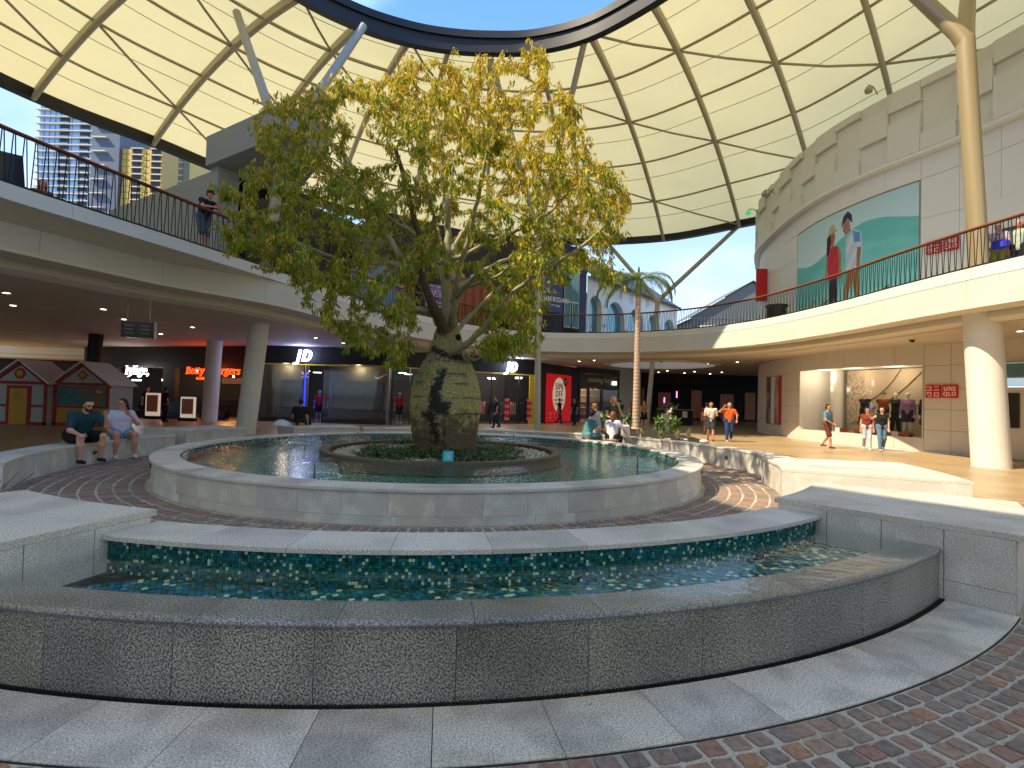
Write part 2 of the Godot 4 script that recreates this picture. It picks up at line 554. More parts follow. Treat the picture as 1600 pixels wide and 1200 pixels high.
func paving() -> void:
	var bed := MB.new()
	var pts := PackedVector2Array()
	for k in 73:
		var a := deg_to_rad(lerpf(-86.0, 86.0, k / 72.0))
		pts.append(Vector2(LC.x + 15.5 * sin(a), LC.z + 15.5 * cos(a)))
	var circ := PackedVector2Array()
	for k in 96:
		circ.append(Vector2(RC.x + 8.0 * sin(TAU * k / 96), RC.z + 8.0 * cos(TAU * k / 96)))
	for pg in Geometry2D.merge_polygons(pts, circ):
		if absf(pg.size()) > 20: bed.prism(pg, -0.02, -0.006)
	var court := setting("brick_paving", bed, M.mortar)
	var meshes := []
	for k in 6: meshes.append(brick_mesh(k))
	rng.seed = 5
	var spots := []
	# courses round the lower basin, out past the camera
	var r := 8.475
	while r < 12.3:
		var w := 0.135
		var nn := int(deg_to_rad(172.0) * r / w)
		for k in nn:
			var a := deg_to_rad(-86.0) + (k + (0.5 if int(r * 10) % 2 else 0.0) + rng.randf_range(-0.12, 0.12)) * w / r
			spots.append([pol(LC, r + rng.randf_range(-0.004, 0.004), a), a, 1])
		r += 0.121
	# courses round the fountain
	r = 5.72
	while r < 7.95:
		var nn := int(TAU * r / 0.117)
		for k in nn:
			var a := TAU * (k + rng.randf_range(-0.12, 0.12)) / nn
			var p := pol(RC, r + rng.randf_range(-0.006, 0.006), a)
			var d := Vector2(p.x - LC.x, p.z - LC.z)
			if d.length() > 6.4 and d.y > 0 and absf(atan2(d.x, d.y)) < deg_to_rad(58): continue
			spots.append([p, a])
		r += 0.222
	# courses filling the corner between the two at the sides
	r = 6.5
	while r < 8.4:
		var nn := int(deg_to_rad(172.0) * r / 0.117)
		for k in nn:
			var a := deg_to_rad(-86.0) + (k + rng.randf_range(-0.1, 0.1)) * 0.117 / r
			var p := pol(LC, r, a)
			if Vector2(p.x - RC.x, p.z - RC.z).length() < 8.02 or (a > deg_to_rad(-32) and a < deg_to_rad(57)): continue
			spots.append([p, a])
		r += 0.222
	spots.sort_custom(func(a, b2): return brick_rank(a[0]) < brick_rank(b2[0]))
	var far := []; var cols := []
	for k in meshes.size(): far.append([]); cols.append([])
	for k in spots.size():
		var s = spots[k]
		var bs := Basis(Vector3.UP, s[1] + rng.randf_range(-0.05, 0.05)) * Basis(Vector3.RIGHT, rng.randf_range(-0.012, 0.012)) * Basis.from_scale(Vector3(rng.randf_range(0.93, 1.05), 1, rng.randf_range(0.94, 1.04)))
		if s.size() > 2: bs = bs * Basis.from_scale(Vector3(1.24, 1, 0.54))
		var xf := Transform3D(bs, s[0] + Vector3(0, rng.randf_range(0.001, 0.006), 0))
		var v := rng.randi() % meshes.size()
		var mi := rng.randi() % 8
		if mi == 5 and rng.randf() < 0.6: mi = 1
		if k < 300: put(court, "brick", meshes[v], M.bricks[mi], xf)
		else:
			far[v].append(xf)
			cols[v].append(M.bricks[mi].albedo_color.srgb_to_linear() * rng.randf_range(0.85, 1.15))
	for v in meshes.size(): scatter(court, "brick_field", meshes[v], M.brick_far, far[v], cols[v])

func brick_rank(p: Vector3) -> float:
	# the ones that show largest: nearest in front of the camera
	var c := Vector3(1.2, 0, -1.2)
	return p.distance_to(c) + (60.0 if p.z > -1.75 - maxf(0.0, p.x) * 0.15 or absf(p.x) > -p.z * 1.05 else 0.0)

var varied := {}
func vary(m: StandardMaterial3D) -> Array:
	# stones of one kind differ a little in tone, and their grain does not run on across the joints
	if not varied.has(m):
		var o := []
		for k in 4:
			var d: StandardMaterial3D = m.duplicate()
			var f: float = [1.0, 0.94, 1.03, 0.97][k]
			d.albedo_color = Color(minf(1, m.albedo_color.r * f), minf(1, m.albedo_color.g * f), minf(1, m.albedo_color.b * f * (1.0 + 0.01 * (k - 1))))
			d.uv1_offset = Vector3(0.37 * k, 0.61 * k, 0.23 * k); d.uv2_offset = Vector3(0.29 * k, 0.43 * k, 0.17 * k)
			o.append(d)
		varied[m] = o
	return varied[m]

# ---------- the round fountain ----------
func panels(parent: Node3D, called: String, c: Vector3, prof: Array, a0: float, a1: float, count: int, gap: float, m: Material, seg := 2) -> void:
	# alike curved stones: one mesh, turned into place
	var w := (a1 - a0) / count
	var b := MB.new()
	b.arc(Vector3.ZERO, prof, gap / 2, w - gap / 2, seg)
	var me := b.mesh()
	var ms := vary(m)
	for k in count: put(parent, called, me, ms[(k * 7 + k / 3) % 4], Transform3D(Basis(Vector3.UP, a0 + w * k), c))

func fountain() -> void:
	var t := thing("fountain_basin", RC, "round grey granite fountain basin ringing the bottle tree, with plaques on its wall", "fountain")
	var core := MB.new()
	core.arc(RC, rect_prof(5.14, 5.52, 0.0, 0.43), 0, TAU, 128, false)
	put(t, "wall_core", core, M.joint_pale)
	panels(t, "wall_panel", RC, rect_prof(5.51, 5.545, 0.125, 0.425), 0, TAU, 58, 0.0007, M.granite_mid, 3)
	panels(t, "plinth_panel", RC, rect_prof(5.51, 5.553, 0.0, 0.122), 0.02, TAU + 0.02, 58, 0.0007, M.granite_mid, 3)
	panels(t, "coping_stone", RC, rect_prof(5.12, 5.58, 0.432, 0.475, 0.006), 0.01, TAU + 0.01, 58, 0.0006, M.granite_light, 3)
	# mosaic lining, bottom
	var fl := disc(RC, 2.6, 5.2, 0.2)
	put(t, "basin_floor", fl, M.mosaic_deep)
	var lin := MB.new()
	lin.arc(RC, [Vector2(5.10, 0.19), Vector2(5.14, 0.19), Vector2(5.14, 0.43), Vector2(5.10, 0.43)], 0, TAU, 128, false)
	put(t, "mosaic_lining", lin, M.joint)
	mosaic_wall(t, RC, 5.098, 0.0, TAU, 0.26, 7, true, 0)
	# bronze plaques on both sides; the right ones carry a lit tone in colour
	for q in [[-0.99, 3, M.bronze], [1.18, 3, M.bronze_painted_lit]]:
		for k in q[1]:
			var a: float = q[0] + k * 0.021
			var pl := MB.new()
			var bs := Basis(Vector3.UP, a) * Basis(Vector3.RIGHT, PI / 2)
			var rim := MB.new()
			rim.lathe(Vector3.ZERO, [Vector2(0.0, 0.012), Vector2(0.0, 0.012), Vector2(0.047, 0.012), Vector2(0.052, 0.008), Vector2(0.052, -0.004)].duplicate(), 20)
			pl.lathe(Vector3.ZERO, [Vector2(0.053, -0.006), Vector2(0.053, 0.008), Vector2(0.048, 0.012), Vector2(0.0, 0.012)], 24)
			var o := put(t, "plaque", pl, q[2], Transform3D(bs, pol(RC, 5.549, a, 0.36)))
			var ring := MB.new()
			for s in 24:
				var x0 := TAU * s / 24; var x1 := TAU * (s + 1) / 24
				ring.quad(Vector3(cos(x0) * 0.036, 0.0135, -sin(x0) * 0.036), Vector3(cos(x0) * 0.041, 0.0135, -sin(x0) * 0.041), Vector3(cos(x1) * 0.041, 0.0135, -sin(x1) * 0.041), Vector3(cos(x1) * 0.036, 0.0135, -sin(x1) * 0.036))
			if k == 2: ring.obox(Vector3(0, 0.0135, 0), Vector3(0.006, 0.002, 0.07), Basis(Vector3.UP, -0.7))
			if k == 1: ring.obox(Vector3(0, 0.0135, 0), Vector3(0.02, 0.002, 0.036), Basis())
			if k == 0: ring.obox(Vector3(0, 0.0135, 0), Vector3(0.008, 0.002, 0.044), Basis())
			put(o, "emblem", ring, M.bronze_line, Transform3D(bs, pol(RC, 5.549, a, 0.36)))
	# water
	var wa := MB.new()
	var rows := []; var nn := []
	for k in 25:
		var row := []; var nr := []
		for s in 97:
			row.append(pol(RC, lerpf(5.11, 2.62, k / 24.0), TAU * s / 96, 0.415)); nr.append(Vector3.UP)
		rows.append(row); nn.append(nr)
	wa.grid(rows, nn)
	setting("water", wa, M.water)
	# planter ring in the middle
	var pl2 := thing("tree_planter", RC, "brown stone ring holding the bottle tree inside the fountain", "planter")
	panels(pl2, "kerb_stone", RC, rect_prof(2.48, 2.66, 0.22, 0.465, 0.008), 0, TAU, 16, 0.001, M.planter_stone, 6)
	var soil := disc(RC, 0.0, 2.49, 0.34)
	put(pl2, "soil", soil, M.soil)
	var inner := MB.new()
	inner.arc(RC, [Vector2(2.46, 0.2), Vector2(2.49, 0.2), Vector2(2.49, 0.44), Vector2(2.46, 0.44)], 0, TAU, 64, false)
	put(pl2, "liner", inner, M.planter_liner)

func mosaic_wall(parent: Node3D, c: Vector3, r: float, a0: float, a1: float, y0: float, rows: int, inward: bool, singles: int) -> void:
	# small glass tiles on a curved face
	var tile := MB.new()
	tile.box(Vector3(-0.0105, -0.0105, -0.004), Vector3(0.0105, 0.0105, 0.004), 0.002)
	var me := tile.mesh()
	var n := int((a1 - a0) * r / 0.0235)
	var xfs := []; var cols := []
	for j in rows:
		for k in n:
			var a := a0 + (k + 0.5) * (a1 - a0) / n
			var xf := Transform3D(Basis(Vector3.UP, a), pol(c, r, a, y0 + 0.0235 * (j + 0.5)))
			var ci := mosaic_color()
			if singles > 0 and j == rows - 2 and absf(a - 0.28) < 0.36:
				put(parent, "mosaic_tile", me, M.mosaic[ci], xf); singles -= 1
			else:
				xfs.append(xf); cols.append(M.mosaic[ci].albedo_color.srgb_to_linear())
	scatter(parent, "mosaic_field", me, M.mosaic_any, xfs, cols)

func mosaic_color() -> int:
	var x := rng.randf()
	if x < 0.3: return 0
	if x < 0.52: return 1
	if x < 0.7: return 2
	if x < 0.82: return 3
	if x < 0.87: return 4
	if x < 0.92: return 5
	return 6

func lower_basin() -> void:
	var a0 := deg_to_rad(-13.9); var a1 := deg_to_rad(40.7)
	var t := thing("lower_basin", pol(LC, 7.4, 0.25), "curved dark granite water basin in the foreground, brimming over its rounded front rim", "fountain")
	var core := MB.new()
	core.arc(LC, rect_prof(7.62, 7.85, 0.0, 0.39), a0, a1, 40)
	core.arc(LC, rect_prof(6.45, 6.86, 0.0, 0.5), a0, a1, 40)
	put(t, "wall_core", core, M.joint)
	panels(t, "wall_panel", LC, rect_prof(7.84, 7.88, 0.0, 0.402), a0, a1, 10, 0.0005, M.granite_dark, 6)
	# rounded rim stones
	var prof := [Vector2(7.6, 0.36), Vector2(7.885, 0.405), Vector2(7.897, 0.412), Vector2(7.903, 0.425), Vector2(7.897, 0.437), Vector2(7.88, 0.445), Vector2(7.85, 0.447), Vector2(7.6, 0.445)]
	panels(t, "rim_stone", LC, prof, a0 + 0.02, a1, 10, 0.0004, M.granite_wet, 6)
	# rear coping
	panels(t, "coping_stone", LC, rect_prof(6.42, 6.92, 0.515, 0.555, 0.006), a0, a1, 9, 0.0006, M.granite_light, 6)
	var bf := MB.new()
	bf.arc(LC, rect_prof(6.8, 7.65, 0.1, 0.265), a0, a1, 40)
	put(t, "basin_floor", bf, M.joint)
	rng.seed = 77
	mosaic_wall(t, LC, 6.866, a0, a1, 0.262, 11, false, 150)
	# floor mosaic, laid to straight lines
	var tile := MB.new()
	tile.box(Vector3(-0.0185, -0.004, -0.0185), Vector3(0.0185, 0.004, 0.0185), 0.002)
	var me := tile.mesh()
	var list := []
	for ix in range(-120, 200):
		for iz in range(0, 130):
			var p := LC + Basis(Vector3.UP, 0.5) * Vector3(-1.2 + ix * 0.041, 0.27, 5.4 + iz * 0.041)
			var d := Vector2(p.x - LC.x, p.z - LC.z)
			var a := atan2(d.x, d.y)
			if d.length() < 6.9 or d.length() > 7.59 or a < a0 or a > a1: continue
			list.append(p)
	list.sort_custom(func(p, q): return p.distance_squared_to(Vector3(0.4, 0, -3.2)) < q.distance_squared_to(Vector3(0.4, 0, -3.2)))
	var xfs := []; var cols := []
	var bs := Basis(Vector3.UP, 0.5)
	for k in list.size():
		var xf := Transform3D(bs * Basis(Vector3.UP, rng.randf_range(-0.05, 0.05)), list[k])
		var ci := mosaic_color()
		if k < 150: put(t, "mosaic_tile", me, M.mosaic[ci], xf)
		else: xfs.append(xf); cols.append(M.mosaic[ci].albedo_color.srgb_to_linear())
	scatter(t, "mosaic_floor", me, M.mosaic_any, xfs, cols)
	for k in [[0.15, 0.275], [0.55, 0.275]]:
		var fit := MB.new()
		fit.lathe(Vector3.ZERO, [Vector2(0.05, 0.0), Vector2(0.05, 0.012), Vector2(0.035, 0.02), Vector2(0, 0.02)], 16)
		put(t, "inlet_cap", fit, M.grey, Transform3D(Basis(), pol(LC, 7.4, k[0] - 0.3, 0.276)))
	# water, a film over the rim towards the right
	var wa := MB.new()
	var rows := []; var nn := []
	for k in 9:
		var row := []; var nr := []
		for s in 65:
			var a := lerpf(a0 + 0.001, a1 - 0.001, s / 64.0)
			var ro := lerpf(7.63, 7.86, smoothstep(0.15, 0.42, a))
			row.append(pol(LC, lerpf(ro, 6.875, k / 8.0), a, 0.4485)); nr.append(Vector3.UP)
		rows.append(row); nn.append(nr)
	wa.grid(rows, nn)
	setting("pool_water", wa, M.water_shallow)
	# drain slot and the slab apron
	var dr := thing("drain_grate", pol(LC, 7.95, 0.2), "narrow black slotted drain along the foot of the dark granite wall", "drain")
	var fr := MB.new()
	fr.arc(LC, rect_prof(7.883, 7.925, -0.02, 0.0), a0, a1, 60)
	put(dr, "channel", fr, M.black)
	var bar := MB.new()
	bar.box(Vector3(-0.004, -0.004, -0.018), Vector3(0.004, 0.008, 0.018))
	var bm := bar.mesh()
	var left := []
	var nb := int((a1 - a0) * 7.94 / 0.022)
	for k in nb:
		var a := a1 - (k + 0.5) * (a1 - a0) / nb
		var xf := Transform3D(Basis(Vector3.UP, a), pol(LC, 7.904, a, 0.0))
		if k < 200: put(dr, "bar", bm, M.steel_dark, xf)
		else: left.append(xf)
	scatter(dr, "bar_run", bm, M.steel_dark, left)
	var sl := MB.new()
	sl.arc(LC, rect_prof(7.926, 8.41, -0.02, -0.002), a0, a1, 40)
	var slab := setting("slab_border", sl, M.joint)
	panels(slab, "paving_slab", LC, rect_prof(7.929, 8.4, -0.01, 0.008, 0.003), a0, a1, 13, 0.0006, M.granite_slab, 6)
	# blocks closing the basin at both ends
	for e in [[deg_to_rad(-30.0), a0 - 0.001, "broad granite block bench closing the left end of the foreground basin"], [a1 + 0.001, deg_to_rad(56.0), "broad granite block bench closing the right end of the foreground basin"]]:
		var bt := thing("granite_block", pol(LC, 7.45, (e[0] + e[1]) / 2), e[2], "bench", "granite blocks at the ends of the foreground basin")
		var body := MB.new()
		body.arc(LC, rect_prof(6.5, 8.37, 0.0, 0.605), e[0] + 0.002, e[1] - 0.002, 12)
		put(bt, "core", body, M.joint_pale)
		var top := MB.new()
		top.arc(LC, rect_prof(6.45, 8.43, 0.605, 0.655, 0.008), e[0], e[1], 16)
		put(bt, "coping", top, M.granite_light)
		# facing stones on the radial sides and on the curved ones
		for side in [e[0] + 0.0015, e[1] - 0.0015]:
			var sg := -1.0 if side < (e[0] + e[1]) / 2 else 1.0
			for k in 4:
				var r0 := lerpf(6.5, 8.38, k / 4.0) + 0.003; var r1 := lerpf(6.5, 8.38, (k + 1) / 4.0) - 0.003
				for row in [[0.0, 0.17], [0.174, 0.602]]:
					var f := MB.new()
					var d := Vector3(sin(side), 0, cos(side)); var tn := Vector3(cos(side), 0, -sin(side)) * sg
					f.obox(LC + d * (r0 + r1) / 2 + tn * 0.004 + Vector3(0, (row[0] + row[1]) / 2, 0), Vector3(r1 - r0, row[1] - row[0], 0.02), Basis(d, Vector3.UP, d.cross(Vector3.UP)), 0.002)
					put(bt, "facing_stone", f, M.granite_mid)
		panels(bt, "facing_stone", LC, rect_prof(8.36, 8.385, 0.0, 0.602), e[0] + 0.003, e[1] - 0.003, 3, 0.0006, M.granite_mid, 4)
		panels(bt, "facing_stone", LC, rect_prof(6.485, 6.51, 0.0, 0.602), e[0] + 0.003, e[1] - 0.003, 3, 0.0006, M.granite_mid, 4)

func materials_water() -> void:
	M.mosaic = []
	for c in [Color(0.08, 0.36, 0.31), Color(0.11, 0.48, 0.43), Color(0.08, 0.43, 0.54), Color(0.13, 0.26, 0.18), Color(0.16, 0.52, 0.5), Color(0.38, 0.63, 0.58), Color(0.82, 0.9, 0.76)]:
		M.mosaic.append(mat(c, 0.12))
	M.mosaic_any = mat(Color(1, 1, 1), 0.12)
	M.mosaic_any.vertex_color_use_as_albedo = true
	M.mosaic_deep = tex(mat(Color(1, 1, 1), 0.2), ntex(0.09, 2, [[0.0, Color(0.03, 0.33, 0.27)], [0.4, Color(0.04, 0.46, 0.37)], [0.55, Color(0.06, 0.52, 0.46)], [0.62, Color(0.25, 0.64, 0.58)], [0.7, Color(0.6, 0.83, 0.74)], [1.0, Color(0.7, 0.88, 0.8)]], 512, 23, FastNoiseLite.TYPE_CELLULAR), 0.9)
	var f := FastNoiseLite.new()
	f.noise_type = FastNoiseLite.TYPE_SIMPLEX_SMOOTH; f.fractal_octaves = 3; f.frequency = 0.012; f.seed = 8
	var wn := NoiseTexture2D.new()
	wn.width = 512; wn.height = 512; wn.seamless = true; wn.noise = f
	wn.as_normal_map = true; wn.bump_strength = 6.0
	for q in [["water", Color(0.06, 0.4, 0.31, 0.2), 1.7, 1.5], ["water_shallow", Color(0.2, 0.38, 0.33, 0.04), 0.9, 0.2]]:
		var m := mat(q[1], 0.02)
		m.transparency = BaseMaterial3D.TRANSPARENCY_ALPHA
		m.metallic_specular = 0.32
		m.normal_enabled = true; m.normal_texture = wn; m.normal_scale = q[3]
		m.uv1_triplanar = true; m.uv1_world_triplanar = true; m.uv1_scale = Vector3.ONE * q[2]
		M[q[0]] = m
	M.bronze = mat(Color(0.2, 0.16, 0.12), 0.5, 0.6)
	M.bronze_painted_lit = mat(Color(0.5, 0.46, 0.38), 0.5, 0.3)  # the same bronze, with light falling on it put into the colour
	M.bronze_line = mat(Color(0.48, 0.42, 0.34), 0.5, 0.5)
	M.planter_stone = tex(mat(Color(0.45, 0.4, 0.31), 0.6), ntex(0.05, 4, [[0.0, g(0.6)], [1.0, g(1)]], 256, 29), 1.5)
	M.planter_liner = tex(mat(Color(0.5, 0.4, 0.22), 0.7), ntex(0.05, 4, [[0.0, g(0.5)], [1.0, g(1)]], 256, 30), 1.2)
	M.soil = tex(mat(Color(0.2, 0.15, 0.11), 0.95), ntex(0.1, 4, [[0.0, g(0.4)], [1.0, g(1)]], 256, 31), 2.0)

# ---------- seats round the court ----------
func seats() -> void:
	# c: inner radius, outer radius, start and end angle (degrees from +z towards +x), height, panels
	for q in [
		[7.4, 7.95, -104.0, -56.0, 0.46, 20, "long curved granite bench with a couple sitting on it"],
		[7.38, 8.9, -121.0, -106.5, 0.56, 7, "raised granite block bench behind the sitting woman"],
		[7.4, 8.6, -150.0, -133.0, 0.52, 7, "granite block bench where a man in black sits with his back turned"],
		[7.4, 7.9, 151.5, 208.8, 0.48, 22, "long curved granite bench behind the bottle tree"],
		[7.4, 7.85, 84.0, 150.8, 0.5, 30, "long curved granite bench wall along the sunny right side of the court"],
		[6.9, 9.6, 66.0, 83.4, 0.54, 8, "wide sunlit granite block bench at the near end of the right bench wall"],
	]:
		var r0: float = q[0]; var r1: float = q[1]; var h: float = q[4]
		var a0 := deg_to_rad(q[2]); var a1 := deg_to_rad(q[3])
		var t := thing("granite_bench", pol(RC, (r0 + r1) / 2, (a0 + a1) / 2), q[6], "bench", "granite benches round the court")
		var core := MB.new()
		core.arc(RC, rect_prof(r0 + 0.05, r1 - 0.05, 0.0, h - 0.045), a0 + 0.004, a1 - 0.004, 40)
		put(t, "core", core, M.joint_pale)
		var n: int = q[5]
		panels(t, "facing_stone", RC, rect_prof(r0 + 0.02, r0 + 0.055, 0.0, h - 0.047), a0 + 0.002, a1 - 0.002, n, 0.0007, M.granite_mid, 2)
		panels(t, "facing_stone", RC, rect_prof(r1 - 0.055, r1 - 0.02, 0.0, h - 0.047), a0 + 0.002, a1 - 0.002, n, 0.0007, M.granite_mid, 2)
		panels(t, "coping_stone", RC, rect_prof(r0, r1, h - 0.045, h, 0.006), a0, a1, int(maxf(2.0, n / 2.0)), 0.0006, M.granite_light, 4)
		for e in [[a0, -1.0], [a1, 1.0]]:
			var f := MB.new()
			var d := Vector3(sin(e[0]), 0, cos(e[0])); var tn: Vector3 = Vector3(cos(e[0]), 0, -sin(e[0])) * e[1]
			f.obox(RC + d * (r0 + r1) / 2 - tn * 0.014 + Vector3(0, h / 2 - 0.024, 0), Vector3(r1 - r0 - 0.03, h - 0.05, 0.02), Basis(d, Vector3.UP, d.cross(Vector3.UP)), 0.002)
			put(t, "end_stone", f, M.granite_mid)
		# bulkhead lamps let into the faces
		for la in {0: [-84.5], 4: [104.5]}.get([7.4, 7.38, 7.39, 7.41].find(r0) if q[2] == -104.0 else (4 if q[2] == 84.0 else -1), []):
			var a := deg_to_rad(la)
			var l := MB.new()
			l.lathe(Vector3.ZERO, [Vector2(0.06, -0.01), Vector2(0.06, 0.012), Vector2(0.045, 0.024), Vector2(0.0, 0.028)], 20)
			var bs := Basis(Vector3.UP, a) * Basis(Vector3.RIGHT, -PI / 2)
			var o := put(t, "bulkhead_light", l, M.brass, Transform3D(bs, pol(RC, r0 + 0.018, a, 0.25)))
			var hood := MB.new()
			hood.obox(Vector3(0, 0.03, 0), Vector3(0.1, 0.02, 0.03), Basis(), 0.004)
			put(o, "hood", hood, M.bronze, Transform3D(bs, pol(RC, r0 + 0.018, a, 0.25)))

# ---------- terrace ----------
var edge := []      # plan of the terrace edge, left to right
var edge_n := []    # unit vectors towards the inside of the building
var edge_d := []    # set-back of the beam under the fascia

const YC := 4.2

func terrace() -> void:
	var ctl := [Vector3(-11.4, 0, 3), Vector3(-10.75, 0, -4), Vector3(-10.5, 0, -8), Vector3(-10.12, 0, -10.58), Vector3(-9.34, 0, -13.04), Vector3(-8.3, 0, -16.4), Vector3(-7.5, 0, -19.3), Vector3(-6.75, 0, -22.2), Vector3(-5.5, 0, -25.4), Vector3(-3.4, 0, -28.8), Vector3(-1.0, 0, -31.3), Vector3(1.44, 0, -32.45), Vector3(3.9, 0, -32.4), Vector3(7.1, 0, -31.2), Vector3(9.9, 0, -28.7), Vector3(11.5, 0, -25.5), Vector3(12.25, 0, -21.2), Vector3(12.45, 0, -17.7), Vector3(12.65, 0, -15.5), Vector3(12.95, 0, -13.6), Vector3(13.6, 0, -10), Vector3(14.6, 0, -5), Vector3(16, 0, 2)]
	edge = resample(cr(ctl, 10), 0.5)
	edge_n = normals2(edge)
	for k in edge.size():
		if edge_n[k].dot(edge[k] - Vector3(1, 0, -18)) < 0: edge_n[k] = -edge_n[k]
		edge_d.append(1.0 - smoothstep(14.0, 18.6, -edge[k].z) if edge[k].x < 0 else 0.0)
	var t := thing("terrace", Vector3(0, 4.5, -32), "white curved upper terrace sweeping round the court with a deep fascia", "terrace")
	var n := edge.size()
	# fascia cladding in lengths
	var seg := 6
	var k0 := 0
	while k0 < n - 1:
		var k1 := mini(n - 1, k0 + seg)
		var pts := []; var nr := []; var pr := []; var pb := []
		for k in range(k0, k1 + 1):
			var sh := Vector3.ZERO
			if k == k0: sh = (edge[k + 1] - edge[k]).normalized() * 0.004
			if k == k1: sh = -(edge[k] - edge[k - 1]).normalized() * 0.004
			pts.append(edge[k] + sh); nr.append(-edge_n[k])
			var d: float = edge_d[k]
			pr.append([Vector2(-0.25, 5.31), Vector2(0, 5.31), Vector2(0.0, 5.63), Vector2(-0.25, 5.63)])
			pb.append([Vector2(-d - 0.3, 4.56), Vector2(-d - 0.03, 4.56), Vector2(-d - 0.012, 5.306 - 0.14 * d), Vector2(-d - 0.3, 5.306 - 0.14 * d)])
		var f := MB.new(); f.sweep(pts, nr, pr)
		cap(f, pts, nr, pr)
		put(t, "fascia_panel", f, M.white)
		var g2 := MB.new(); g2.sweep(pts, nr, pb)
		cap(g2, pts, nr, pb)
		put(t, "beam_panel", g2, M.beam)
		k0 = k1
	var soff := []; var nr2 := []; var slot := []; var lip := []; var und := []
	for k in n:
		var d: float = edge_d[k]
		nr2.append(-edge_n[k])
		soff.append([Vector2(-d - 0.85, 4.5), Vector2(-d - 0.02, 4.5), Vector2(-d - 0.02, 4.57), Vector2(-d - 0.85, 4.57)])
		slot.append([Vector2(-d - 1.0, 4.7), Vector2(-d - 0.8, 4.7), Vector2(-d - 0.8, 4.78), Vector2(-d - 1.0, 4.78)])
		lip.append([Vector2(-d - 1.3, YC), Vector2(-d - 0.96, YC + 0.12), Vector2(-d - 0.96, 4.75), Vector2(-d - 1.3, 4.75)])
		und.append([Vector2(-d - 0.3, 5.2 - 0.14 * d), Vector2(-0.1, 5.308), Vector2(-0.1, 5.4), Vector2(-d - 0.3, 5.4)])
	for q in [["underside", und, M.cream], ["soffit", soff, M.cream], ["shadow_gap", slot, M.charcoal], ["ceiling_edge", lip, M.cream]]:
		var b := MB.new(); b.sweep(edge, nr2, q[1]); put(t, q[0], b, q[2])
	# deck above and ceiling below, with a round well through both
	var well := PackedVector2Array()
	for k in 48: well.append(Vector2(10.0 + 3.4 * sin(TAU * k / 48), -36.7 + 3.9 * cos(TAU * k / 48)))
	for q in [["ceiling", YC, 1.25, M.ceiling, -1.0], ["deck", DECK - 0.03, 0.1, M.deck, 1.0]]:
		var b := MB.new()
		for k in range(0, n - 1):
			var quadp := PackedVector2Array()
			for w in [[k, 0], [k + 1, 0], [k + 1, 1], [k, 1]]:
				var i: int = w[0]
				var off: float = q[2] + edge_d[i] * (1.0 if q[4] < 0 else 0.0) if w[1] == 0 else (13.0 + 17.0 * smoothstep(17.0, 24.0, -edge[i].z) if edge[i].x < 0 else 30.0)
				var p: Vector3 = edge[i] + edge_n[i] * off
				quadp.append(Vector2(p.x, p.z))
			for pg in Geometry2D.clip_polygons(quadp, well):
				var tri := Geometry2D.triangulate_polygon(pg)
				for j in range(0, tri.size(), 3):
					var f := []
					for h in 3: f.append(Vector3(pg[tri[j + h]].x, q[1], pg[tri[j + h]].y))
					b.face(f, Vector3(0, q[4], 0))
		put(t, q[0], b, q[3])
	var drum := MB.new()
	drum.arc(Vector3.ZERO, [Vector2(1.0, YC - 0.06), Vector2(1.05, YC - 0.06), Vector2(1.05, 5.75), Vector2(1.0, 5.75)], 0, TAU, 48, false)
	put(t, "light_well", drum, M.white_bright, Transform3D(Basis.from_scale(Vector3(3.39, 1, 3.89)), Vector3(10.0, 0, -36.7)))
	var lipw := MB.new()
	lipw.arc(Vector3.ZERO, [Vector2(1.0, YC - 0.1), Vector2(1.12, YC - 0.06), Vector2(1.12, YC - 0.01), Vector2(1.0, YC - 0.01)], 0, TAU, 48, false)
	put(t, "well_trim", lipw, M.cream, Transform3D(Basis.from_scale(Vector3(3.37, 1, 3.87)), Vector3(10.0, 0, -36.7)))
	# recessed lamps
	var dl := MB.new()
	dl.lathe(Vector3.ZERO, [Vector2(0.0, 0.0), Vector2(0.055, 0.0), Vector2(0.075, -0.006), Vector2(0.085, 0.0)], 16)
	var dm := dl.mesh()
	for p in [Vector3(-16.2, 0, -17.6), Vector3(-14.2, 0, -15.2), Vector3(-13.5, 0, -17.9), Vector3(-14.6, 0, -20.4), Vector3(-13.2, 0, -22.4), Vector3(-16.5, 0, -25.5), Vector3(-11.3, 0, -23.4), Vector3(-12.4, 0, -26.4), Vector3(-9.2, 0, -25.4), Vector3(-8.6, 0, -27.6), Vector3(-5.6, 0, -27.9), Vector3(0.6, 0, -34.8), Vector3(4.4, 0, -36.0), Vector3(6.4, 0, -37.2), Vector3(5.2, 0, -34.8), Vector3(16.0, 0, -17.2), Vector3(18.0, 0, -19.4), Vector3(13.6, 0, -33.0), Vector3(12.6, 0, -35.0)]:
		solo("recessed_downlight", dm, M.lamp, "small round recessed lamp in the ceiling under the terrace", "ceiling lamp", "lamps in the arcade ceiling", Transform3D(Basis(Vector3.RIGHT, PI), Vector3(p.x, YC - 0.002, p.z)))

func cap(b: MB, pts: Array, nr: Array, pr: Array) -> void:
	for e in [0, pts.size() - 1]:
		var out: Vector3 = (pts[0] - pts[1]) if e == 0 else (pts[e] - pts[e - 1])
		var f := []
		for p in pr[e]: f.append(pts[e] + nr[e] * p.x + Vector3(0, p.y, 0))
		b.face(f, out)

